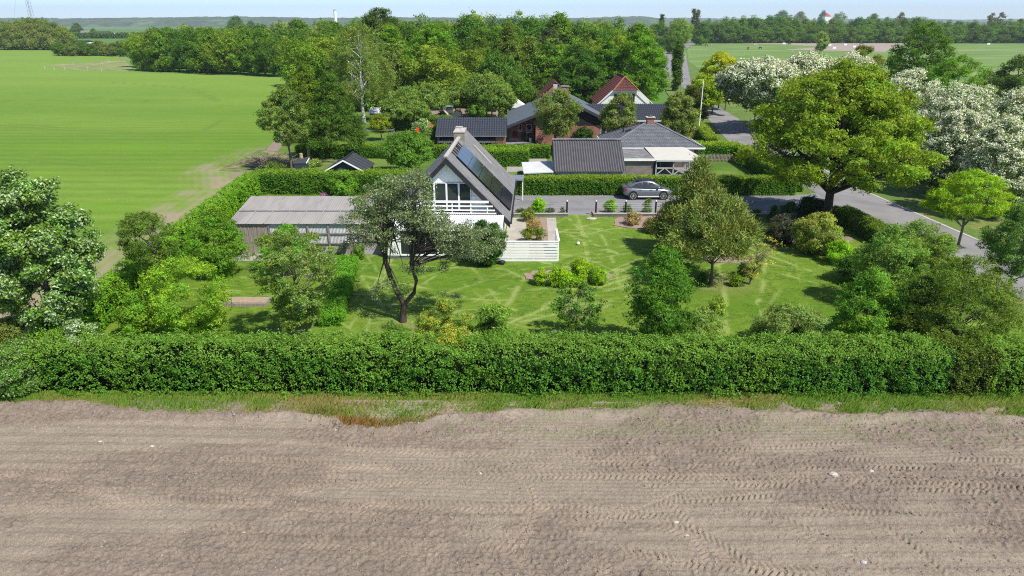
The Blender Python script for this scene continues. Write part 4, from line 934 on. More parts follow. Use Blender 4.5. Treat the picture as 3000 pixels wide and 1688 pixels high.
def hedge(name, label, p0, p1, wd, ht, leaf=.1, cov=3.0, col=(.07,.16,.02), top=None, seed=1, bumpy=.12, bs=1.3, cat='hedge', group=None, asp=.6, maxn=90000, hue=.2, slant=0, patches=None, tuft=.0):
    """clipped hedge from p0 to p1 (its centre line): leaf shell round a near-black core box"""
    rng = np.random.default_rng(seed*31+7); p0 = np.array(p0, float); p1 = np.array(p1, float); L = np.linalg.norm(p1-p0); t = (p1-p0)/L; nrm = np.array([-t[1], t[0]])
    sides = [('f', L*ht), ('b', L*ht), ('t', L*wd), ('e', wd*ht), ('g', wd*ht)]; tot = sum(s[1] for s in sides); n = int(min(maxn, cov*tot/(leaf*leaf*asp*.5)))
    Vs = []; Cs = []
    for k, a in sides:
        m = int(n*a/tot/6)+1; u = np.repeat(rng.random(m), 6); v = np.repeat(rng.random(m), 6); m *= 6; rr6 = np.repeat(rng.random(m//6), 6); nr6 = np.repeat(rng.normal(size=(m//6, 3)), 6, axis=0)
        if k in 'fb': X = u*L; Z = v**.9*ht; D = np.full(m, wd/2)*(1 if k == 'b' else -1); N3 = np.array([nrm[0]*np.sign(D[0]), nrm[1]*np.sign(D[0]), 0])
        elif k == 't': X = u*L; Z = np.full(m, ht); D = (v-.5)*wd; N3 = np.array([0, 0, 1.0])
        else: X = np.full(m, 0. if k == 'e' else L); Z = v*ht; D = (u-.5)*wd; N3 = np.array([t[0], t[1], 0])*(-1 if k == 'e' else 1)
        su = X/bs; sv = (Z+(D if k in 't' else D*0)+(D if k in 'eg' else 0))/bs
        dsp = bumpy*((fbm(su+slant*sv, sv*.8, seed+3, 3)-.5)*2.4 + .6*(vn(X*4.5, (Z+D)*4.5, seed+9)-.5)) + rr6**2*bumpy*1.1 - bumpy*.8*rr6 + bumpy*1.1*(vn((X+slant*(Z+D)*.5)*3.2, (Z+D)*1.5, seed+11)-.5)
        if tuft and k == 't': dsp = dsp+rng.random(m)**6*tuft
        # round off the top edges
        rd = .22*np.minimum(1, ht)
        e1 = np.clip((Z-(ht-rd))/rd, 0, 1)**2*rd*.5 if k in 'fbeg' else 0; e2 = np.clip((np.abs(D)-(wd/2-rd))/rd, 0, 1)**2*rd*.5 if k == 't' else 0
        P = np.stack([p0[0]+t[0]*X+nrm[0]*D, p0[1]+t[1]*X+nrm[1]*D, Z+0*X], 1)+N3[None, :]*(dsp-e1-e2)[:, None]+rng.normal(size=(m, 3))*leaf*.6; P[:, 2] = np.maximum(P[:, 2], .02)
        Nn = unit(N3[None, :]*.6+np.array([0, 0, .55])+nr6*.5+rng.normal(size=(m, 3))*.4)
        Vs.append(leaves(P, Nn, leaf*(.7+.6*rng.random(m)), asp, rng))
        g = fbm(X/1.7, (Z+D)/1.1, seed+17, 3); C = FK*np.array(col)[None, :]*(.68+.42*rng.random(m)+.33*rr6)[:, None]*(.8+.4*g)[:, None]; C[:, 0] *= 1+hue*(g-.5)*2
        if top is not None: k2 = rng.random(m) < (1.0 if k == 't' else sst(ht-.35, ht, Z)*.8); k2 = k2 & (rng.random(m) < .75); C[k2] = FK*np.array(top)*(.75+.5*rng.random(k2.sum()))[:, None]  # lighter leaves on top: the sunlit hedge top put into the colour
        if patches:
            for (c0, c1, pc) in patches: k3 = (X > c0+.4*rng.random(m)) & (X < c1-.4*rng.random(m)) & (rng.random(m) < .8); C[k3] = np.array(pc)*(.75+.5*rng.random(k3.sum()))[:, None]
        Cs.append(np.repeat(C, 4, axis=0))
    q = Q(); V = np.concatenate(Vs); q.add(V, quads(len(V)//4), np.concatenate(Cs), 0)
    g = .16+bumpy*.6; hx = max(.05, wd/2-g); A = p0+t*g; B = p1-t*g
    cs = [A-nrm*hx, B-nrm*hx, B+nrm*hx, A+nrm*hx]; bx = [(x, y, z) for z in (0.0, ht-g) for x, y in cs]
    q.add(bx, [(0,3,2,1),(4,5,6,7),(0,1,5,4),(1,2,6,5),(2,3,7,6),(3,0,4,7)], (0,0,0), 1)  # plain near-black box filling the inside of the hedge
    o = q.build(name, [LEAF, M['hcore']]); tag(o, label, cat, group); return o
def at_px(pxc, top, wpx, base_y=None, Y=None, midy=None):
    """-> (x,y), height, radius of something seen at these pixels"""
    if Y is None: Y = G(pxc, base_y)[1]
    zt = At(pxc, top, Y)[2]; my = midy if midy else top+ (30 if base_y is None else (base_y-top)*.45)
    x = At(pxc, my, Y)[0]; zc = ZC(Y, max(zt*.6, .5)); return (x, Y), zt, wpx*.5*zc/2000.0
def lsz(Y, k=1.45, mn=.085): return max(mn, k*ZC(Y, 5)/683.0)

# ---- big trees and shrubs of the garden
def T(name, label, pxc, top, wpx, base_y=None, Y=None, seed=0, bushy=False, lk=1.45, midy=None, dR=1.0, **kw):
    p, h, r = at_px(pxc, top, wpx, base_y, Y, midy); kw.setdefault('leaf', lsz(p[1], lk))
    return (bush if bushy else tree)(name, label, p, h, r*dR, seed, **kw)
BR = (.10,.21,.03); DG = (.038,.095,.014); MG = (.065,.15,.02); YG = (.17,.25,.025); GG = (.13,.19,.07); LG = (.11,.20,.045)
# left foreground: whitebeam with silvery young leaves
T('whitebeam_tree', 'large tree with silvery green young leaves and pale trunk at the left edge', 108, 503, 315, base_y=1040, seed=1, zb=.17, prof='round', ncl=110, cr=.20, flat=.62, cov=3.6, col=(.07,.145,.025), col2=(.34,.46,.24), c2=.30, leafm=LEAFS, bark='bark', tr=.20, limbs=26, lobes=.2, maxn=76000, leaf=.145, ragged=.25, asp=.55)
T('leafy_bush', 'pale-leaved low bush between the left tree and the hedge corner', 235, 935, 110, base_y=1100, seed=2, bushy=True, col=(.08,.16,.03), col2=(.42,.52,.33), c2=.4, leafm=LEAFS, cov=3)
T('leafy_bush', 'dark green undergrowth bush at the left edge below the silvery tree', 35, 1000, 180, base_y=1150, seed=3, bushy=True, col=(.06,.14,.02), col2=(.34,.44,.22), c2=.25, cov=3.2)
T('leafy_bush', 'olive-leaved bush beneath the trunk of the silvery tree', 40, 925, 130, base_y=1080, seed=5, bushy=True, col=(.10,.13,.04), cov=2.5)
# left group by the side hedge
T('plum_tree', 'windblown dark leaved plum tree over the side hedge', 465, 622, 235, base_y=905, seed=6, zb=.28, prof='vase', ncl=60, cr=.17, flat=.5, col=(.075,.135,.03), cov=.5, lean=(-.30,0), tr=.10, limbs=26, lobes=.4, ragged=.4, bark='bark')
T('green_shrub', 'dense mid green shrub between the side hedge and the long shed', 628, 612, 160, base_y=815, seed=7, bushy=True, col=(.085,.18,.025), cov=2.8, ncl=44, cr=.28)
T('bright_shrub', 'large bright yellow-green shrub at the left of the lawn', 545, 745, 250, base_y=985, seed=8, bushy=True, col=(.13,.235,.03), cov=2.5, ncl=60, cr=.22, ragged=.3)
T('bright_shrub', 'small rounded bright green shrub close to the hedge corner at left', 395, 860, 110, base_y=990, seed=9, bushy=True, col=(.11,.22,.03), cov=2.6)
T('cherry_tree', 'windblown cherry tree with pale curled leaves in front of the long shed', 862, 668, 300, base_y=1015, seed=10, zb=.16, prof='vase', ncl=95, cr=.13, flat=.6, col=(.085,.155,.03), col2=(.32,.40,.16), c2=.26, cov=1.15, tr=.075, limbs=34, lobes=.35, ragged=.45, bark='bark', lean=(.05,0))
T('young_tree', 'young bright green bush tree standing against the plastic shed wall', 835, 655, 130, base_y=805, seed=11, zb=.12, prof='egg', ncl=34, cr=.24, col=(.09,.22,.04), cov=1.9, tr=.05, ragged=.4)
# old apple tree with forked dark trunk
def apple():
    x, y = G(1180, 948); rng = np.random.default_rng(5); t = thing('apple_tree', 'old leaning apple tree with forked dark trunk and grey-green crown before the veranda', 'tree', (x, y, 0.05))
    S = lambda a, b, Y=y: np.array(At(a, b, Y))-np.array([x, y, 0.05])
    q = Q(); base = np.array([0, 0, 0.]); f = S(1184, 893)
    q.tube([base-[0,0,.1], S(1181,925), f], [.24,.19,.18], 9)
    L1 = [f, S(1158,845,y+.1), S(1140,800,y+.2), S(1128,760,y+.3), S(1128,715,y+.3), S(1150,680,y+.2)]; q.tube(L1, [.15,.14,.135,.13,.14,.08], 8)
    L2 = [f, S(1213,858,y-.1), S(1220,822,y-.2), S(1205,780,y-.2), S(1215,740,y-.3), S(1255,700,y-.3)]; q.tube(L2, [.14,.115,.105,.095,.09,.05], 8)
    cl = []
    spec = [(1180,565,82,55,40),(1110,590,75,50,26),(1215,612,65,55,26),(1060,640,60,40,16),(1155,640,100,50,34),(1330,680,90,40,26),(1400,700,75,40,20),(1280,660,70,50,22),(1060,700,55,28,10),(1350,735,80,30,16),(1180,700,80,40,14),(1200,800,70,60,7),(1120,850,40,30,3),(1265,770,50,30,5),(1190,520,45,20,9)]
    for (a, b, rw, rh, n) in spec:
        for _ in range(n):
            an = rng.random()*6.283; rr = rng.random()**.5; cl.append(list(S(a+rw*rr*math.cos(an), b+rh*rr*math.sin(an), y+rng.normal()*1.15*(1 if b < 750 else .3))))
    c = np.array(cl); crad = .26+.24*rng.random(len(c)); n = 42000; ci = rng.choice(len(c), n, p=crad**2/np.sum(crad**2)); d = unit(rng.normal(size=(n,3))); P = c[ci]+d*(crad[ci]*(.3+.8*rng.random(n)))[:,None]*[1.15,1.15,.6]
    N_ = unit(d*.5+[0,0,.5]+rng.normal(size=(n,3))*.7); V = leaves(P, N_, .105*(.6+.7*rng.random(n)), .5, rng)
    C = np.array([.17,.235,.085])*(1+.3*(rng.random(len(c))-.5))[ci][:,None]*(.75+.5*rng.random(n))[:,None]; k = rng.random(n) < .18; C[k] = np.array([.33,.40,.24])*(.8+.4*rng.random(k.sum()))[:,None]
    w = Q()
    for i in rng.permutation(len(c))[:95]:
        e = c[i]; PL = L1 if e[0] < .4 else L2; a = np.array(PL[3+int(rng.integers(3))])
        m_ = (a+e)/2+np.array([0,0,.18]); s = np.linspace(0,1,6)[:,None]; q.tube((1-s)**2*a+2*s*(1-s)*m_+s*s*e, .055*(1-s[:,0]*.85), 5)
    q.build('trunk', [M['barkd']], t); w.add(V, quads(n), np.repeat(C,4,axis=0), 0); w.build('crown', [LEAFS], t)
apple()
T('ivy_shrub', 'dark green glossy climbing shrub at the right end of the veranda roof', 1425, 640, 112, Y=44.1, seed=13, bushy=True, midy=705, col=(.028,.085,.018), cov=3.2, z=.05, ncl=34, cr=.3, stems=7)
T('laburnum_shrub', 'golden laburnum shrub with hanging yellow flower chains behind the front hedge', 1305, 885, 190, base_y=1075, seed=14, bushy=True, col=(.13,.21,.06), col2=(.62,.50,.035), c2=.22, cov=2.0, ncl=46, cr=.22, ragged=.3, droop=.3)
T('leafy_shrub', 'light green loose shrub right of the yellow-flowered laburnum', 1450, 880, 120, base_y=1060, seed=15, bushy=True, col=(.12,.21,.05), cov=1.7, ragged=.4)
T('leafy_shrub', 'small green shrub at the foot of the apple tree', 1150, 940, 80, base_y=1030, seed=16, bushy=True, col=(.07,.15,.03), cov=2.0, ragged=.3)
T('sapling', 'sparse young cherry tree with hanging leaves in front of the clipped shrubs', 1690, 825, 210, base_y=1000, seed=17, zb=.15, prof='vase', ncl=44, cr=.11, flat=.8, col=(.055,.13,.03), cov=.42, tr=.045, limbs=40, lobes=.3, droop=.7, bark='bark', leaf=.13)
T('hornbeam_tree', 'dense upright dark green young tree behind the middle of the front hedge', 1935, 722, 195, base_y=1040, seed=18, zb=.02, prof='round', ncl=90, cr=.26, flat=1.0, lobes=.05, inner=.6, col=(.055,.14,.02), cov=5, maxn=60000, tr=.09, ragged=.5, up=.25)
T('leafy_shrub', 'pale grey-green loose shrub right of the dense upright tree', 2060, 900, 120, base_y=1040, seed=19, bushy=True, col=(.13,.21,.08), cov=1.6, ragged=.5)
T('leafy_shrub', 'pale sage green willow shrub rising behind the front hedge at right', 2310, 895, 210, base_y=1045, seed=20, bushy=True, col=(.13,.20,.085), cov=1.7, ragged=.5, ncl=34, cr=.25)
T('young_tree', 'bright green feathery young tree at the right side of the lawn', 2545, 785, 180, base_y=1000, seed=21, zb=.05, prof='egg', ncl=60, cr=.24, col=(.085,.19,.03), cov=2.2, ragged=.3, tr=.06)
T('bronze_tree', 'bronze-leaved spreading tree at the right edge above the front hedge', 2830, 745, 330, base_y=1045, seed=22, zb=.10, prof='dome', ncl=90, cr=.20, flat=.55, col=(.08,.135,.025), cov=2.6, ragged=.35, tr=.10, limbs=24, maxn=45000)
T('bronze_tree', 'bronze-green young tree between the pale shrubs and the right edge', 2690, 800, 160, base_y=1000, seed=23, zb=.08, prof='egg', ncl=50, cr=.24, col=(.075,.135,.03), cov=2.2, ragged=.3, tr=.07)
T('hazel_tree', 'tall light green hazel beside the road verge', 2610, 660, 190, base_y=905, seed=24, zb=.05, prof='round', ncl=80, cr=.2, col=(.105,.19,.055), cov=2.2, ragged=.4, tr=.07)
T('hazel_tree', 'light green bushy hazel right of the rounded bright shrub', 2740, 690, 180, base_y=900, seed=25, zb=.06, prof='round', ncl=70, cr=.2, col=(.10,.17,.045), cov=2.0, ragged=.4, tr=.07)
T('hazel_tree', 'tallest pale green hazel between the two other hazels', 2680, 648, 210, base_y=860, seed=250, zb=.05, prof='round', ncl=80, cr=.2, col=(.11,.18,.055), cov=2.2, ragged=.4, tr=.07)
T('leafy_shrub', 'dark leafy shrub behind the tall light green hazel', 2520, 735, 130, base_y=830, seed=26, bushy=True, col=(.05,.12,.03), cov=2.6)
T('rounded_shrub', 'vivid yellow-green rounded shrub at the right rim of the lawn', 2462, 708, 82, base_y=778, seed=27, bushy=True, prof='round', col=(.14,.27,.02), cov=3.2)
T('bamboo_shrub', 'pale feathery rounded shrub in front of the oak trunk', 2400, 625, 140, base_y=745, seed=28, bushy=True, prof='round', col=(.16,.21,.07), cov=2.3, ragged=.25, ncl=40, cr=.28)
T('rhododendron', 'dark rhododendron with purple flowers beside the pale feathery shrub', 2295, 632, 95, base_y=715, seed=29, bushy=True, prof='round', col=(.045,.065,.04), col2=(.28,.07,.42), c2=.10, cov=2.8)
T('leafy_shrub', 'dark shadowed evergreen shrub between rhododendron and oak trunk', 2350, 640, 80, base_y=700, seed=30, bushy=True, prof='round', col=(.03,.055,.025), cov=2.8)
T('cone_conifer', 'small dark cone-shaped conifer on the low wall', 2268, 598, 38, base_y=655, seed=31, bushy=True, prof='cone', col=(.03,.07,.02), cov=4, cr=.5)
for i, (a, b, w_, c_, cl_, lb) in enumerate([(2316,590,34,636,(.05,.13,.03),'small round green shrub on the wall bed right of the cone conifer'), (2372,575,66,640,(.02,.055,.02),'dark dense evergreen shrub beside the wheeled bins'),
      (2293,602,22,636,(.05,.11,.05),'small blue-green shrub just right of the cone conifer'), (2216,612,26,636,(.05,.10,.05),'tiny bluish shrub in the gravel bed left of the cone conifer'), (2345,604,30,636,(.06,.11,.03),'low green shrub between the round shrub and the dark evergreen')]):
    T('bed_shrub', lb, a, b, w_, base_y=c_, seed=40+i, bushy=True, prof='round', col=cl_, cov=3)
T('rounded_shrub', 'bright lime clipped ball shrub beside the right wing of the patio', 1577, 580, 40, base_y=632, seed=46, bushy=True, prof='round', col=(.13,.27,.02), cov=4)
T('rounded_shrub', 'bright lime clipped shrub left of the two black garden posts by the car', 1789, 585, 38, base_y=628, seed=47, bushy=True, prof='round', col=(.13,.27,.02), cov=4)
T('bed_shrub', 'loose green rose bush in the wall bed near the steep house', 1547, 610, 44, base_y=652, seed=48, bushy=True, col=(.11,.15,.04), cov=2.4)
T('bed_shrub', 'dark little shrub right of the lime ball near the patio', 1608, 610, 32, base_y=630, seed=49, bushy=True, col=(.04,.08,.04), cov=2.4)
T('bed_shrub', 'low dark shrub against the corner of the steep house', 1524, 612, 36, base_y=634, seed=50, bushy=True, col=(.05,.09,.04), cov=2.2)
T('bed_shrub', 'small green shrub behind a black post right of the lime shrub', 1836, 602, 30, base_y=628, seed=51, bushy=True, col=(.055,.13,.03), cov=2.8)
T('bed_shrub', 'taller blue-green shrub in front of the parked car', 1897, 586, 34, base_y=628, seed=52, bushy=True, col=(.08,.16,.06), cov=2.4)
T('bed_shrub', 'wispy dark shrub by the left post of the driveway gap', 1648, 608, 20, base_y=630, seed=53, bushy=True, col=(.05,.09,.03), cov=1.3)
T('rose_bush', 'brownish rose bush along the planting bed of the patio', 1565, 640, 54, base_y=690, seed=54, bushy=True, col=(.19,.16,.10), cov=1.4, ragged=.4, stems=12)
T('rose_bush', 'olive rose bush in the patio bed nearest the white fence on the left', 1548, 668, 38, base_y=712, seed=55, bushy=True, col=(.11,.15,.035), cov=2)
T('rose_bush', 'green rose bush in the patio bed nearest the white fence on the right', 1580, 670, 38, base_y=712, seed=56, bushy=True, col=(.09,.15,.03), cov=2)
for i, (a, b, w_, c_, lb) in enumerate([(1583,785,40,838,'small twin-headed clipped shrub at the left end of the mulch bed'), (1642,788,76,842,'low wide clipped golden shrub in the middle of the mulch bed'), (1702,762,72,830,'tallest clipped golden shrub of the mulch bed'), (1752,782,52,836,'clipped golden shrub at the right end of the mulch bed'), (1690,808,50,842,'lowest front clipped shrub between the golden domes')]):
    T('clipped_shrub', lb, a, b, w_, base_y=c_, seed=60+i, bushy=True, prof='round', col=(.15,.26,.02), cov=3.6, hue=.4, cr=.42, stems=2)
for i, (a, b, w_, c_, cl_, lb) in enumerate([(1967,722,28,752,(.03,.08,.02),'small dark ball shrub in the shade of the rear pine, left one'), (2008,720,32,756,(.035,.095,.02),'dark ball shrub in the shade right of the smaller dark ball'), (2056,800,32,838,(.035,.10,.02),'dark green ball shrub left of the front pine trunk'), (2155,802,36,842,(.11,.19,.02),'yellow-green ball shrub right of the front pine trunk')]):
    T('ball_shrub', lb, a, b, w_, base_y=c_, seed=70+i, bushy=True, prof='round', col=cl_, cov=4, cr=.45, stems=2)
T('leafy_shrub', 'small pale yellow-green shrub alone on the lawn near the front hedge', 2107, 866, 58, base_y=924, seed=75, bushy=True, col=(.16,.24,.06), cov=2.0, ragged=.4)
T('leafy_shrub', 'small green shrub under the tip of the yellow twiggy shrub', 2180, 770, 44, base_y=812, seed=76, bushy=True, col=(.03,.08,.02), cov=2.0)
tp = T('topiary', 'two-tiered dark topiary on the lawn left of the pines', 1933, 708, 20, base_y=748, seed=77, bushy=True, prof='cone', col=(.03,.085,.015), cov=4, cr=.5)
p_, h_, r_ = at_px(1933, 688, 20, base_y=748); q = Q(); c, V, C = mk_crown(np.random.default_rng(3), .75, .33, .1, prof='round', ncl=14, cr=.5, leaf=.1, col=(.03,.085,.015), cov=5); q.add(V+[0,0,1.05], quads(len(V)//4), C, 0); q.tube([(0,0,0),(0,0,1.3)], [.05,.05], 5, mi=1); q.build('topiary_ball', [LEAF, M['barkd']], tp)
T('azalea', 'azalea with magenta flowers left of the rear pine', 1948, 612, 44, base_y=660, seed=78, bushy=True, col=(.09,.12,.05), col2=(.38,.05,.48), c2=.38, cov=2.6)
T('azalea', 'low azalea with a few violet flower heads by the mulch edge', 1852, 622, 52, base_y=662, seed=79, bushy=True, col=(.20,.19,.10), col2=(.42,.10,.50), c2=.13, cov=2.2)
T('azalea', 'reddish-green low azalea on pale mulch in front of the magenta one', 1918, 640, 76, base_y=684, seed=80, bushy=True, col=(.15,.15,.07), col2=(.32,.16,.12), c2=.1, cov=2.4)
# twiggy half-bare shrub
T('twiggy_shrub', 'half-bare spreading shrub with pale twigs and few yellowish leaves', 2205, 690, 150, base_y=838, seed=81, zb=.15, prof='vase', ncl=80, cr=.12, col=(.24,.25,.07), cov=.09, tr=.06, limbs=62, lobes=.3, lean=(.25,0), leaf=.11, wood=dict(thin=.7, sub=3), bark='bark', cat='shrub')
# the two pines
PN = dict(asp=.2, tn=.55, up=.1, leafm=NEEDLE, flat=.75, cov=1.5, hue=.3)
T('pine_tree', 'taller rear pine with olive needles between car and lawn', 2042, 462, 235, base_y=752, seed=82, zb=.16, prof='cone', ncl=120, cr=.19, col=(.105,.15,.042), col2=(.27,.27,.12), c2=.12, leaf=.26, tr=.13, limbs=36, maxn=36000, bark='barkd', dR=1.05, **PN)
T('pine_tree', 'broad front pine with bare grey trunk on the lawn', 2098, 562, 262, base_y=838, seed=83, zb=.34, prof='dome', ncl=130, cr=.18, col=(.105,.15,.042), col2=(.27,.27,.12), c2=.12, leaf=.24, tr=.11, limbs=40, maxn=40000, bark='bark', lobes=.35, **PN)
T('cedar_bough_shrub', 'green low conifer between the two pines', 1990, 640, 110, base_y=745, seed=84, bushy=True, prof='round', col=(.06,.09,.025), cov=1.2, leaf=.26, **{k: v for k, v in PN.items() if k not in ('cov',)})
# ---- oak by the drive
T('oak_tree', 'large spreading yellow-green oak with thick trunk by the driveway entrance', 2462, 172, 510, base_y=652, seed=85, zb=.27, prof='dome', ncl=200, cr=.13, flat=.55, col=(.112,.19,.018), col2=(.24,.30,.035), c2=.25, cov=3.4, leaf=.21, tr=.40, limbs=60, maxn=95000, lobes=.25, bark='barkd', inner=.6, hue=.3, ragged=.15, midy=400)
# ---- yellow tree row on the verge
T('street_tree', 'yellow-green small verge tree with flat layered crown at the right', 2835, 500, 250, base_y=735, seed=86, zb=.42, prof='dome', ncl=85, cr=.17, flat=.4, col=(.15,.25,.02), cov=2.4, tr=.11, limbs=24, maxn=40000, group=None)
T('leafy_tree', 'grey-green tree cut by the right edge beside the road', 2985, 600, 190, base_y=900, seed=87, zb=.25, prof='round', ncl=70, cr=.2, col=(.07,.14,.045), cov=2.2, tr=.1, maxn=36000)
# ---- hawthorns in white flower
HW_ = dict(prof='round', flower=(.74,.78,.64), fp=.60, col=(.05,.10,.025), flat=.85, cov=4.2, cr=.17, ncl=120, maxn=60000, tr=.12, limbs=16, hue=.2, leafm=LEAFS, bark='barkd', zb=.04, asp=.75, lobes=.12)
def HT(lb, a, b, w_, Y, sd, **k): kk = dict(HW_); kk.update(k); T('hawthorn_tree', lb, a, b, w_, Y=Y, seed=sd, lk=1.5, **kk)
HT('wide hawthorn covered in white blossom left of the oak, nearest the road', 2222, 166, 245, 106, 90, midy=255, zb=.33)
HT('white-blossoming hawthorn mass straight behind the top left of the oak', 2360, 152, 270, 110, 91, midy=235)
HT('white-blossoming hawthorn behind the top of the oak crown', 2490, 158, 230, 112, 89, midy=235)
HT('white-blossoming hawthorn right of the oak crown', 2790, 235, 290, 72, 92, midy=400)
HT('tallest white-blossoming hawthorn at the right edge', 2965, 262, 270, 64, 93, midy=430)
HT('white hawthorn half hidden behind the right flank of the oak', 2655, 205, 260, 86, 94, midy=320)
HT('low white hawthorn between the flat-crowned verge tree and the right edge', 2920, 350, 230, 57, 95, midy=500)
HT('white hawthorn overhanging the flat-crowned verge tree', 2800, 320, 210, 64, 88, midy=470)
HT('white hawthorn low behind the lower right of the oak crown', 2700, 330, 200, 72, 86, midy=440)
T('chestnut_tree', 'tall dark green tree with layered crown rising behind the hawthorns', 2690, 62, 240, Y=108, seed=96, zb=.2, prof='dome', ncl=120, cr=.16, flat=.5, col=(.05,.115,.018), col2=(.16,.22,.07), c2=.12, cov=2.6, tr=.3, midy=170, maxn=42000)
T('chestnut_tree', 'bright green broad tree below and right of the tall layered tree', 2800, 160, 250, Y=94, seed=97, zb=.2, prof='dome', ncl=110, cr=.17, flat=.45, col=(.075,.165,.02), cov=2.6, tr=.25, midy=240, maxn=40000)
T('leafy_tree', 'dark grey-green tree at the right edge above the hawthorns', 2985, 160, 180, Y=110, seed=98, zb=.1, prof='round', ncl=80, cr=.2, col=(.06,.11,.035), cov=2.6, midy=230, tr=.2)
T('golden_tree', 'yellow-green maple over the far bend of the road', 2095, 150, 150, Y=128, seed=99, zb=.22, prof='dome', ncl=90, cr=.18, flat=.5, col=(.19,.24,.018), cov=2.3, midy=240, tr=.12, lean=(.2,0))
T('golden_tree', 'low yellow-green tree nearer the road bend', 2060, 215, 110, Y=122, seed=100, zb=.25, prof='dome', ncl=50, cr=.22, flat=.5, col=(.15,.23,.02), cov=2.2, midy=275, tr=.1)
for i, (a, b) in enumerate([(2092,300),(2110,306),(2130,312)]):
    T('verge_tree', ['slim verge tree trunk nearest the road bend','middle slim verge tree under the golden crown','slim verge tree nearest the hawthorn'][i], a, 228, 60, base_y=b+12, seed=101+i, zb=.45, prof='round', ncl=24, cr=.3, col=(.14,.21,.02), cov=2.2, tr=.13, limbs=5)
# ---- conifers, birch and trees left of centre
T('hemlock_tree', 'large dark drooping conifer with a straight pale trunk by the back hedge', 962, 200, 215, base_y=462, seed=110, zb=.26, prof='cone', ncl=150, cr=.17, flat=.45, col=(.05,.105,.018), cov=2.6, droop=.75, leaf=.22, asp=.4, tr=.16, limbs=26, maxn=42000, bark='bark', lean=(.1,0), midy=330, dR=1.12)
T('cypress_tree', 'yellow-green columnar cypress behind the dark drooping conifer', 897, 178, 90, Y=96, seed=111, zb=.04, prof='egg', ncl=90, cr=.26, col=(.085,.14,.015), cov=3, midy=260, tr=.15)
T('birch_tree', 'tall silver birch with white branching trunk and fine hanging leaves', 1052, 52, 235, Y=116, seed=112, zb=.24, prof='egg', ncl=130, cr=.16, flat=.9, col=(.105,.155,.05), cov=2.6, droop=.5, leaf=.24, asp=.4, tr=.30, limbs=30, bark='birch', midy=170, maxn=32000, wood=dict(thin=.75, sub=2, bend=.03, top=.62))
T('alder_tree', 'slender sparse alder at the edge of the green field', 838, 248, 150, base_y=500, seed=113, zb=.30, prof='egg', ncl=70, cr=.16, col=(.095,.155,.05), cov=1.0, tr=.13, limbs=30, lobes=.4, ragged=.4, bark='bark', leaf=.18)
T('apple_tree', 'round green fruit tree on the lawn left of the steep house', 1195, 385, 165, base_y=512, seed=114, zb=.22, prof='round', ncl=80, cr=.2, col=(.075,.16,.03), cov=2.6, tr=.13, ragged=.3)
T('maple_tree', 'small round olive-golden tree beyond the back lawn', 1115, 335, 62, base_y=412, seed=115, zb=.3, prof='round', ncl=36, cr=.28, col=(.13,.17,.02), cov=2.6, tr=.1)
T('flowering_shrub', 'white-flowering shrub beside the end of the long tiled outbuilding', 1238, 345, 62, base_y=400, seed=116, bushy=True, col=(.09,.17,.05), col2=(.75,.75,.72), c2=.22, cov=2.4)
T('leafy_shrub', 'rounded green shrub in front of the tiled outbuilding', 1265, 372, 70, base_y=432, seed=117, bushy=True, col=(.09,.17,.05), cov=2.4)
T('leafy_shrub', 'untidy green shrub beside the brush pile', 800, 475, 60, base_y=512, seed=118, bushy=True, col=(.07,.12,.03), cov=2)
T('leafy_shrub', 'low weedy shrub behind the cold frame', 920, 470, 50, base_y=490, seed=119, bushy=True, col=(.12,.19,.05), cov=2, col2=(.55,.58,.45), c2=.06)
T('leafy_shrub', 'weedy green clump between the cold frame and the small shed', 905, 495, 60, base_y=508, seed=120, bushy=True, col=(.10,.18,.03), cov=2.2)
T('lilac_shrub', 'small lilac shrub with pink flower spikes behind the long shed', 950, 566, 30, base_y=600, seed=121, bushy=True, col=(.10,.14,.06), col2=(.50,.20,.50), c2=.7, cov=2.4)
T('young_tree', 'light sprawling shrub grown through the hedge behind the long shed', 1010, 505, 90, Y=64.3, seed=122, bushy=True, col=(.09,.20,.03), cov=2.2, midy=560)
T('leafy_shrub', 'small green climber at the right end of the plastic shed wall', 1052, 712, 36, base_y=765, seed=123, bushy=True, col=(.08,.17,.02), cov=2.8)
# orchard behind the tiled outbuilding
ORC = [(1185,255,150,112),(1245,245,140,113),(1425,210,150,122),(1460,250,110,114),(1215,295,90,108),(1335,255,120,124),(1150,290,80,106),(1440,225,110,124)]
for i, (a, b, w_, Y) in enumerate(ORC):
    T('orchard_tree', ['leftmost low orchard tree, next to the birch','orchard tree above the left end of the tiled roof','tallest pale crowned orchard tree over the tractor','orchard tree just left of the white tent','small orchard tree left of the tractor','orchard tree directly behind the tractor','small orchard tree above the white-roofed hutch','rear orchard tree above the white tent'][i],
      a, b, w_, Y=Y, seed=130+i, zb=.42, prof='dome', ncl=70, cr=.2, col=(.10,.165,.05), cov=2.3, tr=.14, midy=b+40, ragged=.3, maxn=24000)
T('young_tree', 'small upright green tree between the tractor and the white tent', 1395, 285, 62, base_y=352, seed=140, zb=.1, prof='egg', ncl=30, cr=.3, col=(.075,.17,.03), cov=2.4, tr=.08)
T('small_pine', 'little dark spreading pine in front of the tractor', 1342, 318, 44, base_y=352, seed=141, zb=.15, prof='cone', ncl=30, cr=.25, col=(.05,.08,.03), cov=1.6, tr=.08)
T('rounded_shrub', 'low bright round shrub above the tiled outbuilding roof', 1432, 338, 40, base_y=358, seed=142, bushy=True, col=(.11,.18,.02), cov=2.4)
T('leafy_shrub', 'pale shrub beside the post left of the white tent', 1475, 318, 34, base_y=356, seed=143, bushy=True, col=(.12,.19,.05), cov=2)
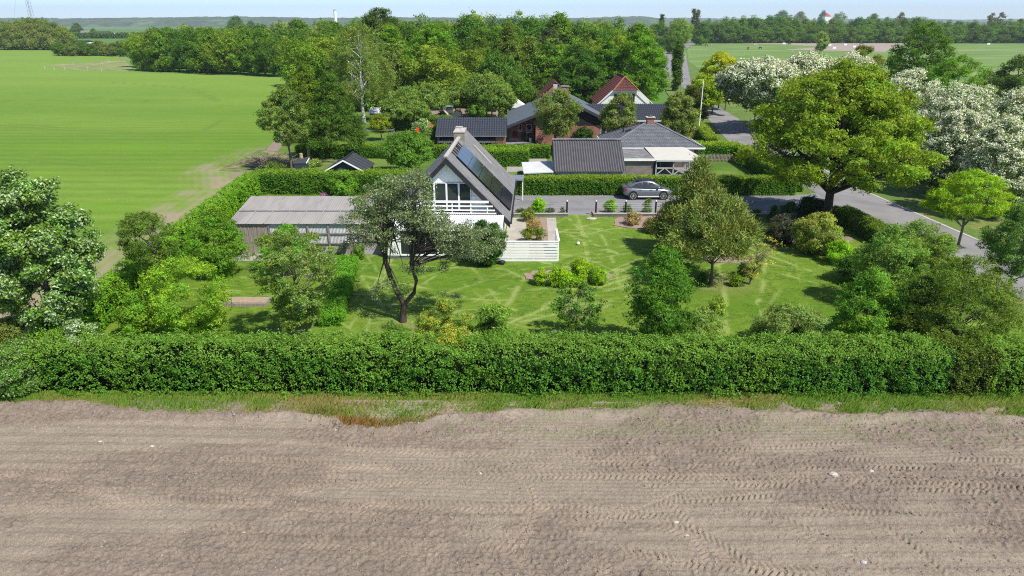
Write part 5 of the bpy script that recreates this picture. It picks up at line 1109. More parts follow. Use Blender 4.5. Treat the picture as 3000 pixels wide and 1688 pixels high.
# trees before the red brick house
for i, (a, b, w_, Y) in enumerate([(1628,262,142,90),(1818,272,112,88),(1992,270,118,86)]):
    T('whitebeam_tree', ['round ruffled tree in front of the red brick house door','ruffled tree in front of the black-tiled wing','ruffled tree right of the hipped roof chimney'][i], a, b, w_, Y=Y, seed=150+i, zb=.24, prof='round', ncl=80, cr=.21, col=(.095,.145,.03), col2=(.33,.34,.20), c2=.20, cov=2.3, tr=.16, midy=350, ragged=.3, maxn=26000)
T('dark_shrub', 'large round dark olive shrub by the bend of the road', 2030, 255, 88, Y=112, seed=154, bushy=True, prof='round', col=(.06,.085,.02), cov=2.8, midy=300)
T('espalier_shrub', 'dark climbing shrub trained on the red brick wall', 1710, 372, 58, Y=95.0, seed=155, bushy=True, col=(.035,.085,.02), cov=1.6, midy=395, ncl=30, cr=.22, ry=.25)
T('golden_shrub', 'small golden shrub near the foot of the flagpole', 2027, 385, 26, base_y=412, seed=156, bushy=True, col=(.33,.30,.02), cov=2.6)
T('dark_shrub', 'low dark shrub right of the flagpole foot', 2052, 400, 34, base_y=418, seed=157, bushy=True, col=(.03,.055,.02), cov=2.6)
T('leafy_shrub', 'small shrub left of the white lean-to', 1526, 498, 22, base_y=532, seed=158, bushy=True, col=(.08,.16,.03), cov=2.6)
T('columnar_poplar', 'dark narrow columnar tree standing between the two roads', 1986, 115, 30, Y=175, seed=159, zb=.02, prof='column', ncl=60, cr=.45, col=(.045,.095,.018), cov=3, midy=190, tr=.2)
# big maple behind the white house and its neighbours
T('maple_tree', 'big bright green maple right behind the white gabled house', 1868, 95, 215, Y=138, seed=160, zb=.12, prof='dome', ncl=130, cr=.15, flat=.45, col=(.075,.175,.014), cov=2.6, tr=.35, midy=200, maxn=42000)
T('maple_tree', 'dark green dense tree left of the white gabled house', 1695, 128, 165, Y=134, seed=161, zb=.08, prof='dome', ncl=110, cr=.18, flat=.5, col=(.04,.105,.018), cov=2.8, tr=.3, midy=220)
T('maple_tree', 'mid green tree between the dark tree and the big maple', 1775, 105, 120, Y=142, seed=162, zb=.1, prof='dome', ncl=90, cr=.2, flat=.5, col=(.06,.145,.018), cov=2.6, tr=.3, midy=190)
T('maple_tree', 'broad bright maple in the wood above the orchard', 1265, 66, 200, Y=142, seed=163, zb=.1, prof='dome', ncl=120, cr=.17, flat=.5, col=(.075,.165,.018), cov=2.6, tr=.35, midy=170, maxn=40000)
T('weeping_birch', 'pale weeping birch crown in the wood above the white tent', 1490, 62, 95, Y=150, seed=164, zb=.1, prof='egg', ncl=90, cr=.2, flat=.9, col=(.085,.135,.03), cov=2.2, droop=.4, tr=.2, bark='birch', midy=150)
T('maple_tree', 'bright green tree right of the birch crown', 1150, 72, 100, Y=146, seed=165, zb=.1, prof='dome', ncl=90, cr=.2, flat=.5, col=(.07,.165,.016), cov=2.6, tr=.3, midy=150)
T('beech_tree', 'tallest dark tree of the wood breaking the skyline left of centre', 1112, 18, 150, Y=190, seed=166, zb=.1, prof='round', ncl=90, cr=.22, col=(.045,.085,.02), cov=2.6, tr=.35, midy=90, lobes=.35)
T('spruce_tree', 'greyish dark conifer in the wood right of the weeping birch', 1608, 65, 90, Y=165, seed=167, zb=.08, prof='egg', ncl=80, cr=.22, col=(.055,.085,.045), cov=2.6, tr=.3, midy=130)
T('maple_tree', 'fresh green tree in the wood between the maple and the weeping birch', 1405, 84, 90, Y=152, seed=168, zb=.1, prof='egg', ncl=80, cr=.22, col=(.07,.13,.02), cov=2.6, tr=.3, midy=150)
# ---- woods: individual trees copied from a few prototypes
PALS = [(.075,.155,.02),(.052,.12,.022),(.10,.18,.022),(.085,.14,.034),(.065,.135,.02),(.11,.17,.028),(.12,.165,.07),(.10,.15,.055)]
protos = []
for i in range(10):
    rng = np.random.default_rng(900+i); Ht, R = 14.0, 5.0+.5*(i % 3); t = bpy.data.objects.new('woodland_tree', None)
    c, V, C = mk_crown(rng, Ht, R, .3, prof=['dome','dome','round','dome','dome','round','dome','dome','dome','round'][i], ncl=38, cr=.36, flat=.85, leaf=.40, cov=3.2, col=PALS[i % 6] if i < 8 else PALS[i-2], lobes=.25, maxn=20000, hue=.3)
    q = Q(); q.add(V, quads(len(V)//4), C, 0); mk_wood(q, rng, Ht, R, 1.5, c, tr=.32, limbs=7, mi=1, sub=0)
    o = q.build('woodland_tree', [LEAF, M['bark']]); protos.append(o)
GROUPS = {}
def wood_tree(k, x, y, Ht, wk=1.0, label='', group='', name='woodland_tree', rot=0):
    src = protos[k]
    if k not in GROUPS: o = src; GROUPS[k] = 1
    else: o = src.copy(); COL.objects.link(o)
    o.name = name; s = Ht/14.0; o.location = (x, y, 0); o.scale = (s*wk, s*wk, s); o.rotation_euler = (0, 0, rot)
    tag(o, label, 'tree', group); return o
rw = random.Random(12)
MIDL = [(905,'left of the birch'),(985,'at the left flank of the birch'),(1050,'behind the birch top'),(1120,'just right of the birch'),(1185,'right of the birch crown'),(1250,'over the left orchard trees'),(1320,'straight over the tractor'),(1390,'over the middle of the orchard'),(1450,'over the right end of the orchard'),(1510,'over the white tent'),(1570,'right of the white tent'),(1627,'over the pale chimney'),(1680,'over the red brick chimney'),(1735,'left of the white gabled house'),(1800,'over the red tiled roof'),(1860,'over the white gable'),(1925,'next to the two roads')]
LEFL = [(400,'at its left corner'),(455,'near its left corner'),(510,'behind the fenced grass corner'),(560,'in its left third'),(615,'left of its middle'),(670,'below the skyline trees'),(725,'right of its middle'),(780,'in its right third'),(830,'over the slender alder'),(870,'beside the cypress'),(930,'below the white tower'),(980,'right of the white tower')]
WBRK = [(-40,'at the left frame edge'),(0,'at the very left'),(40,'left of the radio mast'),(92,'under the radio mast'),(130,'right of the radio mast'),(165,'towards its right end'),(205,'at its right end')]
BUSH = [(185,'its leftmost bush'),(215,'second from its left'),(250,'left of its middle'),(280,'at its middle'),(315,'right of its middle'),(350,'second from its right'),(385,'its rightmost bush')]
PADL = [(2045,'at the road end'),(2085,'over the grazing brown horse'),(2130,'left of the black horse'),(2190,'over the black horse'),(2230,'over the dark brown horse'),(2290,'below the dark skyline trees'),(2345,'below the lighter skyline tree'),(2408,'over the lone pale paddock tree'),(2440,'below the church tower'),(2480,'right of the church tower'),(2530,'left of the tall layered tree'),(2600,'beside the layered tree'),(2690,'behind the layered tree top'),(2770,'right of the layered tree'),(2830,'in its right part'),(2905,'below the thin pale trees'),(2980,'at the right frame edge')]
def row(pxs, tops, Y, dY, step, label, group, wk=1.0, jt=.12, pal=None, skip=None, lm=None):
    """trees along a pixel range at distance Y(px), crown tops following tops(px)"""
    x = pxs[0]
    while x < pxs[1]:
        Yt = np.interp(x, *Y)+rw.uniform(-dY, dY); tp = np.interp(x, *tops)+rw.uniform(-6, 6)
        w_ = At(x, tp+20, Yt); h = At(x, tp, Yt)[2]*(1+rw.uniform(-jt, jt)*.4)
        k = rw.choice(pal) if pal else rw.randrange(8)
        if not skip or not skip(w_[0], Yt): wood_tree(k, w_[0], Yt, max(h, 4), wk*rw.uniform(.85, 1.2), label+(', '+min(lm, key=lambda q: abs(q[0]-x))[1] if lm else ''), group, rot=rw.uniform(0, 6.28))
        x += step*2000/Yt*rw.uniform(.8, 1.2)
SP_ = ([350,450,600,700,800,880],[108,92,78,82,92,96])
row((405,885), SP_, ([390,870],[256,226]), 3, 4.6, 'front tree of left wood', 'front trees of the left wood', 1.0, lm=LEFL)
row((400,900), ([350,600,900],[98,72,84]), ([390,870],[275,245]), 5, 6, 'second-row tree of left wood', 'inner trees of the left wood', 1.05, lm=LEFL)
row((450,1000), ([350,700,1000],[90,66,60]), ([390,900],[310,285]), 9, 8, 'rear tree of the left wood', 'rear trees of the left wood', 1.15, lm=LEFL)
row((880,1890), ([880,1180,1300,1500,1700,1960],[100,80,90,95,110,105]), ([880,1960],[158,158]), 6, 6.5, 'front tree of the middle wood', 'front trees of the middle wood', 1.05, lm=MIDL)
row((880,1905), ([880,1180,1350,1500,1650,1800,1960],[82,60,50,44,52,66,85]), ([880,1960],[182,180]), 8, 7.5, 'inner tree of the middle wood', 'inner trees of the middle wood', 1.1, lm=MIDL)
row((960,1915), ([900,1180,1350,1562,1660,1840,1960],[66,52,42,34,46,52,72]), ([880,1960],[220,225]), 9, 8, 'skyline tree of the middle wood', 'skyline trees of the middle wood', 1.15, lm=MIDL)
row((1060,1500), ([1060,1500],[128,135]), ([1060,1500],[136,138]), 4, 7, 'orchard-side tree of middle wood', 'orchard side trees of the wood', 1.1, lm=MIDL)
row((1520,1700), ([1520,1700],[215,215]), ([1500,1700],[136,134]), 3, 6, 'low dark tree behind the tiled cottage', 'low trees behind the tiled cottage', 1.3, pal=[1,4], lm=MIDL)
row((870,1010), ([870,1010],[225,215]), ([870,1010],[112,125]), 4, 6, 'low tree behind drooping conifer', 'low trees behind the conifer', 1.2, lm=MIDL)
# left windbreak: pale windblown trees, and the bush row
row((-60,205), ([-60,0,100,160,205],[58,62,52,62,90]), ([0,205],[470,462]), 3, 5, 'rear tree of left windbreak', 'trees of the left windbreak', .9, pal=[8,9,5], lm=WBRK)
row((-60,200), ([-60,0,100,160,205],[66,70,64,70,96]), ([0,205],[462,458]), 2, 4.5, 'front tree of left windbreak', 'field side trees of the left windbreak', .9, pal=[8,9], lm=WBRK)
row((178,390), ([170,390],[124,122]), ([170,390],[372,372]), 4, 3.2, 'low bush behind the fenced corner', 'low bush row behind the field', 1.5, pal=[8,9,4], lm=BUSH)
row((215,345), ([215,345],[84,86]), ([215,345],[900,900]), 25, 26, 'distant garden tree of the white farm', 'trees around the distant farm', 1.3, lm=[(215,'leftmost'),(240,'over the thatch-grey roof'),(270,'between the farmhouses'),(300,'over the long dark roof'),(335,'by the white barn')])
# right hand windbreak across the paddocks
RT = ([2040,2200,2380,2425,2470,2520,2700,3050],[60,50,52,62,58,52,58,62])
row((2050,3060), RT, ([2040,3060],[648,640]), 5, 8, 'tree of paddock windbreak', 'paddock windbreak trees', 1.1, pal=[0,1,3,4], lm=PADL)
row((2050,3060), ([2040,3060],[74,76]), ([2040,3060],[628,622]), 4, 7.5, 'low tree of paddock windbreak', 'lower trees of the paddock windbreak', 1.4, pal=[0,1,4], lm=PADL)
row((1930,2062), ([1930,1975,2010,2060],[60,50,52,60]), ([1930,2060],[520,540]), 20, 14, 'broadleaf tree at the far end of the road', 'trees at the far end of the road', 1.2, pal=[0,1,2,4], lm=[(1935,'leftmost'),(1955,'over the brick gabled house'),(1985,'right of the brick gabled house'),(2015,'over the white garage'),(2045,'rightmost')])
row((1975,1995), ([1900,2100],[82,82]), ([1900,2100],[400,400]), 3, 12, 'round tree beside the brick gabled house at the road end', 'tree by the brick gabled house', 1.3, pal=[0])
for i, (a, b, w_, lb) in enumerate([(2290,30,52,'dark round tree group rising above the long windbreak left of the church'), (2345,34,50,'lighter round tree right of the dark one above the windbreak'), (2410,30,26,'dark narrow tree directly left of the church tower'), (2459,33,46,'round green tree right of the church tower'),
      (2560,40,50,'distant tree rising above the windbreak behind the tall layered tree'), (690,46,56,'distant round tree on the skyline above the left wood'), (735,60,34,'smaller distant round tree right of the skyline tree'), (225,66,34,'distant blue-green round tree behind the left windbreak'), (2910,52,44,'distant tree on the right skyline')]):
    Y = 1100 if not 2270 < a < 2470 else 1850; zt = At(a, b, Y)[2]; X = At(a, b+20, Y)[0]; wood_tree([1,3,1,0,3,1,1,1,3][i], X, Y, zt, w_*.5*ZC(Y,5)/2000/(5.2*zt/14), lb, None); 
for i, (a, b) in enumerate([(2033,26),(2044,26)]):
    T('bare_poplar', ['left one of two tall thin poplars on the skyline above the road end','right one of two tall thin poplars on the skyline above the road end'][i], a, b, 11, Y=620, seed=300+i, zb=.3, prof='column', ncl=30, cr=.5, col=(.07,.09,.06), cov=1.1, leaf=1.1, midy=50, tr=.35)
for i, (a, b) in enumerate([(2638,36),(2905,38),(2932,36)]):
    T('thin_tree', ['thin leafless tree on the skyline above the tall layered tree','left thin pale tree on the right skyline','right thin pale tree on the right skyline'][i], a, b, 20, Y=900, seed=310+i, zb=.45, prof='round', ncl=20, cr=.4, col=(.10,.10,.08), cov=.5, leaf=1.2, midy=60, tr=.4)
T('young_poplar', 'lone pale young tree standing in the horse paddock', 2408, 90, 36, base_y=158, seed=320, zb=.08, prof='egg', ncl=40, cr=.28, col=(.13,.19,.07), cov=1.6, tr=.2)
T('paddock_bush', 'olive bushy tree at the near rim of the paddock left of the tall layered tree', 2535, 135, 90, Y=190, seed=321, bushy=True, prof='round', col=(.10,.135,.03), cov=2.4, midy=155)
T('skyline_spruce', 'small dark pointed conifer on the skyline above the road', 1939, 41, 14, Y=560, seed=322, zb=.1, prof='cone', ncl=24, cr=.4, col=(.04,.07,.03), cov=3, leaf=1.1, midy=60, tr=.3)
dup = {}
for o in list(COL.objects):
    if o.name.startswith('woodland_tree') and o.get('group') and ',' in o.get('label', ''): dup.setdefault(o['label'], []).append(o)
for lb, os_ in dup.items():
    if len(os_) > 1:
        os_.sort(key=lambda o: o.location.x/o.location.y); k = len(os_)
        wd_ = {2: ['left of the two', 'right of the two'], 3: ['left of the three', 'middle of the three', 'right of the three']}.get(k, ['first','second','third','fourth','fifth','sixth','seventh','eighth','ninth','tenth','eleventh','twelfth'][:k])
        for o, q_ in zip(os_, wd_): o['label'] = lb+', '+(q_ if k < 4 else q_+' from left')
# ---- hedges
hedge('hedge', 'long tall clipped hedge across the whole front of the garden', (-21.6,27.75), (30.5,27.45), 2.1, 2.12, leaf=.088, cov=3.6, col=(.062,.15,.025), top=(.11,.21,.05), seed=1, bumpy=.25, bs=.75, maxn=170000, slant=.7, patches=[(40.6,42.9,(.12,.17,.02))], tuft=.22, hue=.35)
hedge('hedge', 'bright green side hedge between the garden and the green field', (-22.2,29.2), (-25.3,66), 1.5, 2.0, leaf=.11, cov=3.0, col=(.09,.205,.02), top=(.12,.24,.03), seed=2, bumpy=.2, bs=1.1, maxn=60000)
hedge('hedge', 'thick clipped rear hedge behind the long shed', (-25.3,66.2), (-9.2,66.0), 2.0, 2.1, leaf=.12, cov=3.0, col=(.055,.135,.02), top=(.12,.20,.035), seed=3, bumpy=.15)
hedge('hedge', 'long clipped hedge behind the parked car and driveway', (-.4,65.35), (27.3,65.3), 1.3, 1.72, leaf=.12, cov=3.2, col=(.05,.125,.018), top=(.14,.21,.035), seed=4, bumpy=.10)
hedge('hedge', 'dark back hedge of the neighbouring plot left of the steep house', (-26.5,84.7), (-3.2,84.7), 1.3, 1.5, leaf=.15, cov=3.0, col=(.045,.115,.015), top=(.12,.20,.03), seed=5, bumpy=.12)
hedge('hedge', 'clipped back hedge between red brick yard and gravel yard', (-3.0,84.7), (4.6,84.7), 1.3, 1.5, leaf=.15, cov=3.0, col=(.045,.115,.015), top=(.12,.20,.03), seed=6, bumpy=.12)
hedge('hedge', 'short thick hedge block right behind the steep house roof', (-3.5,80), (1.8,80), 2.0, 1.85, leaf=.14, cov=3.2, col=(.05,.13,.018), top=(.13,.24,.03), seed=7, bumpy=.12)
hedge('hedge', 'low far hedge in front of the orchard and birch', (-22,109), (-9.5,109), 1.4, 2.0, leaf=.18, cov=3.0, col=(.05,.12,.02), top=(.11,.18,.03), seed=8, bumpy=.15)
hedge('hedge', 'yellow-topped hedge behind the neighbour lawn and picket fence', (21.5,83.6), (27.6,83.4), 2.0, 2.0, leaf=.14, cov=3.0, col=(.055,.15,.015), top=(.17,.25,.03), seed=9, bumpy=.2)
hedge('hedge', 'side hedge along the road beside the neighbour lawn', (27.7,66.2), (27.8,83.4), 1.7, 1.75, leaf=.13, cov=3.0, col=(.05,.12,.018), top=(.15,.21,.035), seed=10, bumpy=.15)
hedge('hedge', 'hedge along the road right of the flagpole', (25.6,88), (28.2,108), 1.4, 1.9, leaf=.16, cov=3.0, col=(.04,.10,.02), top=(.15,.22,.03), seed=11, bumpy=.15)
hedge('hedge', 'low dark roadside hedge right of the oak trunk', (27.9,43.2), (27.5,55.6), 1.4, 1.3, leaf=.11, cov=3.0, col=(.045,.10,.02), top=(.09,.15,.03), seed=12, bumpy=.15)
hedge('hedge', 'short low hedge strip crossing the lawn towards the front', (-9.9,33.9), (-11.1,44.0), 1.15, .75, leaf=.09, cov=3.2, col=(.07,.18,.02), top=(.09,.22,.03), seed=13, bumpy=.10)
x0, y0 = G(212,113); x1, _ = G(430,113); hedge('hedge', 'distant dark field hedge in front of the far white farmhouses', (x0,y0), (x1,y0+10), 4, 5, leaf=1.2, cov=3, col=(.05,.10,.025), seed=14, bumpy=.8, bs=6)
x0, y0 = G(1990,112.5); x1, _ = G(2018,112.5); hedge('hedge', 'distant bright hedge by the road junction left side', (x0,y0), (x1,y0), 4, 3.2, leaf=.9, cov=3, col=(.12,.20,.03), seed=15, bumpy=.3, bs=4)
x0, y0 = G(2028,116); x1, _ = G(2050,116); hedge('hedge', 'distant dark hedge by the road junction right side', (x0,y0), (x1,y0), 4, 4, leaf=.9, cov=3, col=(.06,.12,.02), seed=16, bumpy=.3, bs=4)
# ---- tall grass along the field edge, stuff
def grass(name, label, n, fx, seed, h0, h1, cols, wd=.022, base=None):
    rng = np.random.default_rng(seed); x, y = fx(rng, n); n = len(x); h = (h0+(h1-h0)*rng.random(n))*(.55+.9*vn(x*1.1, y*1.6, seed+5)); an = rng.random(n)*6.28; w_ = wd*(.7+.6*rng.random(n))
    bend = (.25+.35*rng.random(n))*h; bx = bend*(.8+.2*np.cos(an)); by = bend*.45*np.sin(an)
    ax, ay = np.cos(an)*w_, np.sin(an)*w_; zb = np.zeros(n) if base is None else base(x, y)
    V = np.stack([np.stack([x-ax, y-ay, zb], 1), np.stack([x+ax, y+ay, zb], 1), np.stack([x+ax*.7+bx*.45, y+ay*.7+by*.45, zb+h*.62], 1), np.stack([x+bx, y+by, zb+h], 1)], 1).reshape(-1, 3)
    ct = np.array(cols); g = vn(x*.45, y*1.2, seed+8)*.75+.25*rng.random(n); ci = np.clip((g*len(ct)*1.3-.3).astype(int), 0, len(ct)-1); C = ct[ci]*(.75+.5*rng.random(n))[:, None]
    o = npmesh(name, V, quads(n), [LEAF], None, np.repeat(C, 4, axis=0)); tag(o, label, 'grass', kind='stuff'); return o
def gx(rng, n):
    x = rng.uniform(-27, 33, n); e = edgeY(x); y = e+(26.75-e)*rng.random(n)**.9; k = vn(x*1.1, y*2.2, 77) > .22*sst(26.4, 25.2, y); return x[k], y[k]
grass('tall_grass', 'long windblown grass between the ploughed field and the front hedge', 80000, gx, 3,   .09, .28, [(.46,.42,.16),(.40,.43,.13),(.32,.43,.09),(.27,.42,.07),(.25,.42,.07)])
def gx2(rng, n): x = rng.uniform(-21, 28, n); y = rng.uniform(29.2, 57, n); k = vn(x*1.3, y*1.3, 5) > .35; return x[k], y[k]
grass('lawn_grass_blades', 'short grass blades of the garden lawn', 110000, gx2, 5, .02, .06, [(.09,.20,.02),(.12,.23,.03),(.15,.25,.04)], wd=.02, base=lambda x, y: np.full(len(x), .09))
def gx3(rng, n): a = rng.normal(size=n)*1.5-6.6; b = edgeY(a)+.1+rng.normal(size=n)*.25; return a, b
grass('dry_grass', 'dry orange-brown grass tuft at the edge of the ploughed field', 3600, gx3, 9, .08, .30, [(.46,.27,.10),(.42,.33,.12),(.30,.34,.09)], base=lambda x, y: np.full(len(x), .05))
MB().flat([(-27,23.6),(33,23.6),(33,27.4),(-27,27.4)], -.3, .0).build('grass_verge', mat('grassy_soil', (.20,.25,.06), 1, vs=1.2, var=.3, col2=(.27,.22,.16), c2scale=.8, c2lo=.52, c2hi=.6))['kind'] = 'structure'
# clods and pebbles on the ploughed field
rng = np.random.default_rng(77); q = Q(); n = 30000; x = rng.uniform(-22, 24, n); y = 15+10.2*rng.random(n); k_ = (vn(x*.7, y*2, 91)+.3*rng.random(n) > .55) & (y < edgeY(x)-.05); x = x[k_]; y = y[k_]; n = len(x); s = .010+.045*rng.random(n)**5+.02*(y > 23.6)*rng.random(n)
zz = soil_h(x, y); oc = np.array([(1,0,0),(0,1,0),(-1,0,0),(0,-1,0),(0,0,1)], float); V = (np.stack([x, y, zz], 1)[:, None, :]+oc[None]*(s[:, None]*(.7+.6*rng.random((n, 5))))[:, :, None]).reshape(-1, 3)
F = (np.array([(0,1,4,4),(1,2,4,4),(2,3,4,4),(3,0,4,4)])[None]+(np.arange(n)*5)[:, None, None]).reshape(-1, 4)
me = bpy.data.meshes.new('clods'); me.from_pydata([tuple(v) for v in V], [], [tuple(f[:3]) for f in F]); me.materials.append(mat('dry_clod', (.25,.20,.165), 1, var=.45, vs=2.5)); o = link('clods', me, None); tag(o, 'small dry clods scattered over the ploughed soil', 'clods', kind='stuff')
# ============================================================ SMALL THINGS
CAR = thing('parked_car', 'silver-grey sloping-back car parked on the gravel in front of the long hedge', 'car', (0,0,0))
cx_, cy_ = G(1897,588); cy_ += .95; CAR.location = (cx_+.03, cy_, .055); CAR.rotation_euler = (0, 0, R_(1.0))
CAR.scale = (1.0, 1.0, 1.08)
paint = mat('car_paint', (.21,.23,.255), .28, spec=.5, metal=.55, var=.02, coat=.6)
def loft(secs, mb):
    """secs: list of closed rings of equal length"""
    k = len(secs[0]); n0 = 0; V = [p for s in secs for p in s]; f = []
    for i in range(len(secs)-1):
        for j in range(k): a = i*k+j; b = i*k+(j+1) % k; f.append((a, b, b+k, a+k))
    f.append(tuple(range(k-1, -1, -1))); f.append(tuple((len(secs)-1)*k+j for j in range(k))); return mb.add(V, f)
# x: rear -2.3 .. front 2.3 ; body below the belt line
prof = [(-2.30,.52,.86,.70),(-2.22,.40,.98,.84),(-2.0,.34,1.06,.90),(-1.5,.24,1.08,.93),(-.6,.22,1.04,.93),(.4,.22,1.01,.93),(1.0,.22,.99,.93),(1.5,.24,.95,.92),(1.95,.30,.86,.88),(2.18,.38,.76,.80),(2.30,.46,.66,.62)]
secs = []
for x, zl, zt_, hw in prof:
    r = []
    for (u, v) in ((-.82,0),(.82,0),(1,.18),(1.0,.55),(.96,.82),(.80,1.0),(-.80,1.0),(-.96,.82),(-1.0,.55),(-1,.18)): r.append((x, u*hw, zl+(zt_-zl)*v))
    secs.append(r)
body = loft(secs, MB()).build('body', paint, CAR, True)
cab = [(-2.10,1.00,1.04,.62,.62),(-1.7,1.04,1.28,.80,.60),(-1.2,1.04,1.46,.84,.60),(-.6,1.02,1.58,.85,.60),(0,1.0,1.61,.85,.60),(.45,.99,1.56,.85,.58),(.95,.98,1.30,.84,.60),(1.38,.94,.98,.80,.72)]
secs = [[(x, -hb, zl), (x, hb, zl), (x, ht_+.02, zt_-.03), (x, ht_-.06, zt_), (x, -ht_+.06, zt_), (x, -ht_-.02, zt_-.03)] for x, zl, zt_, hb, ht_ in cab]
loft(secs, MB()).build('cabin', paint, CAR, True)
def sidepane(pts, sd):   # pts (x,z) ; y from the lean of the cabin side
    out = []
    for x, z in pts:
        lo = np.interp(x, [c[0] for c in cab], [c[3] for c in cab]); hi = np.interp(x, [c[0] for c in cab], [c[4] for c in cab])+.02; zl = np.interp(x, [c[0] for c in cab], [c[1] for c in cab]); zh = np.interp(x, [c[0] for c in cab], [c[2] for c in cab])-.03
        t = (z-zl)/(zh-zl); out.append((x, sd*(lo+(hi-lo)*t+.012), z))
    return out
for sd in (-1, 1):
    for pts in ([(-1.55,1.13),(-1.28,1.32),(-.98,1.42),(-.98,1.09)], [(-.94,1.09),(-.94,1.43),(-.5,1.51),(-.08,1.52),(-.08,1.07)], [(-.02,1.07),(-.02,1.52),(.35,1.48),(.72,1.30),(1.0,1.10),(1.0,1.06)]):
        p = sidepane(pts, sd); me = MB().add(p+[(a, b-sd*.01, c) for a, b, c in p], [tuple(range(len(p))), tuple(range(2*len(p)-1, len(p)-1, -1))]).build('side_window', M['glass'], CAR)
MB().add([(-2.02,-.52,1.09),(-2.02,.52,1.09),(-1.25,.52,1.47),(-1.25,-.52,1.47)],[(0,1,2,3)]).build('rear_window', M['glass'], CAR)
MB().add([(1.36,-.66,1.02),(1.36,.66,1.02),(.55,.52,1.545),(.55,-.52,1.545)],[(0,1,2,3)]).build('windscreen', M['glass'], CAR)
MB().box(-1.15,.42,-.47,.47,1.60,1.635).build('roof_panel', M['black'], CAR)
MB().slab([(-2.34,-.66,1.06),(-2.02,-.66,1.13),(-2.02,.66,1.13),(-2.34,.66,1.06)],.03).build('spoiler', paint, CAR)
for sd in (-1, 1):
    MB().box(-.98,1.02,sd*.94-.02,sd*.94+.02,.26,.33).build('sill_trim', M['white'], CAR)
    MB().ball((.92,sd*1.0,1.09),.13,.09,.08,8,5).build('wing_mirror', paint, CAR, True)
    MB().box(-2.31,-2.0,sd*.80-.1,sd*.80+.1,.84,.94).build('tail_light', mat('red_lamp', (.25,.01,.02), .2), CAR)
    MB().box(1.98,2.27,sd*.70-.1,sd*.70+.1,.66,.74).build('headlight', M['metal'], CAR)
    for hx in (-.85,.12): MB().box(hx,hx+.2,sd*.93-.015,sd*.93+.02,.88,.91).build('door_handle', paint, CAR)
    for wx in (-1.42,1.42):
        MB().cyl((wx,sd*.66,.38),(wx,sd*.945,.38),.43,.43,20).build('wheel_arch', M['black'], CAR)
        t_ = MB(); t_.cyl((wx,sd*.72,.36),(wx,sd*.955,.36),.365,.355,22); wh = t_.build('wheel', M['rubber'], CAR)
        b = MB(); b.cyl((wx,sd*.956,.36),(wx,sd*.962,.36),.07,.06,10)
        for k in range(10): a = k*math.pi/5; b.bar((wx+.05*math.cos(a),sd*.962,.36+.05*math.sin(a)),(wx+.25*math.cos(a+.12),sd*.964,.36+.25*math.sin(a+.12)),.018,.008)
        for k in range(20): a0 = k*math.pi/10; a1 = a0+math.pi/10; b.bar((wx+.265*math.cos(a0),sd*.962,.36+.265*math.sin(a0)),(wx+.265*math.cos(a1),sd*.962,.36+.265*math.sin(a1)),.02,.012)
        b.build('rim', M['metal'] if False else mat('alloy', (.6,.61,.63), .3, metal=.6, var=.03), wh)
MB().box(-2.29,-2.2,-.75,.75,.36,.50).box(2.2,2.3,-.55,.55,.34,.5).build('bumper', M['black'], CAR)
# low block walls, garden posts with wire
def lowwall(label, x0, x1, y, h=.34, z0=0, pts=None):
    t = thing('garden_wall', label, 'wall', ((x0+x1)/2, y, 0), world=True); MB().box(x0,x1,y-.1,y+.1,0,h).build('block_course', M['block'], t); MB().box(x0-.02,x1+.02,y-.14,y+.12,h,h+.06).build('coping', mat('pale_coping', (.38,.37,.35), .9, var=.15), t); return t
YW = 56.75
for lb, a, b in (('low block wall left of the driveway gap, ending at the steep house', 1505,1664),('low block wall right of the driveway gap', 1738,1866),('low dark block wall behind the pines and the cone conifer', 2195,2330)):
    lowwall(lb, G(a,636)[0], G(b,636)[0], YW)
bw = G(1900,640); lowwall('low block wall hidden behind the azaleas', G(1868,636)[0], G(2192,636)[0], YW)
polyfill('wall_bed', [(G(1505,636)[0],YW+.12),(G(1664,636)[0],YW+.12),(G(1664,636)[0],58.3),(G(1505,636)[0],58.3)], .2, M['mulch'])
polyfill('wall_bed', [(G(1738,636)[0],YW+.12),(G(2380,636)[0],YW+.12),(G(2380,636)[0],58.3),(G(1738,636)[0],58.3)], .2, M['mulch'])
POSTX = [(1577,'beside the lime ball near the patio'),(1661,'at the left side of the driveway gap'),(1746,'at the right side of the driveway gap'),(1833,'between the lime shrub and the blue-green shrub'),(1921,'just above the magenta azalea'),(2185,'between the pines and the tiny bluish shrub')]
first = None
for pxx, wh_ in POSTX:
    x, y = G(pxx, 627); y = 57.25; x = At(pxx, 612, y)[0]
    lb = 'black garden post with white cap ' + wh_
    if first is None:
        first = thing('garden_post', lb, 'post', (x, y, 0.1), group='black posts along the driveway bed'); MB().cyl((0,0,0),(0,0,1.22),.075,.075,10).build('shaft', M['black'], first); MB().cyl((0,0,1.22),(0,0,1.32),.08,.03,10).build('cap', M['white'], first)
    else: copy_thing(first, (x, y, .1), label=lb)
for lb, a, b in (('thin wire fence strung along the bed left of the driveway gap', 1510,1661),('thin wire fence strung along the bed right of the driveway gap', 1746,2185)):
    xa_, xb_ = At(a,612,57.25)[0], At(b,612,57.25)[0]; m_ = MB()
    for z in (.35,.55,.75,.95,1.1): m_.cyl((xa_,57.25,z),(xb_,57.25,z),.006,.006,4)
    k = xa_
    while k < xb_: m_.cyl((k,57.25,.3),(k,57.25,1.1),.004,.004,4); k += .3
    o = m_.build('wire_fence', M['metal']); tag(o, lb, 'fence')
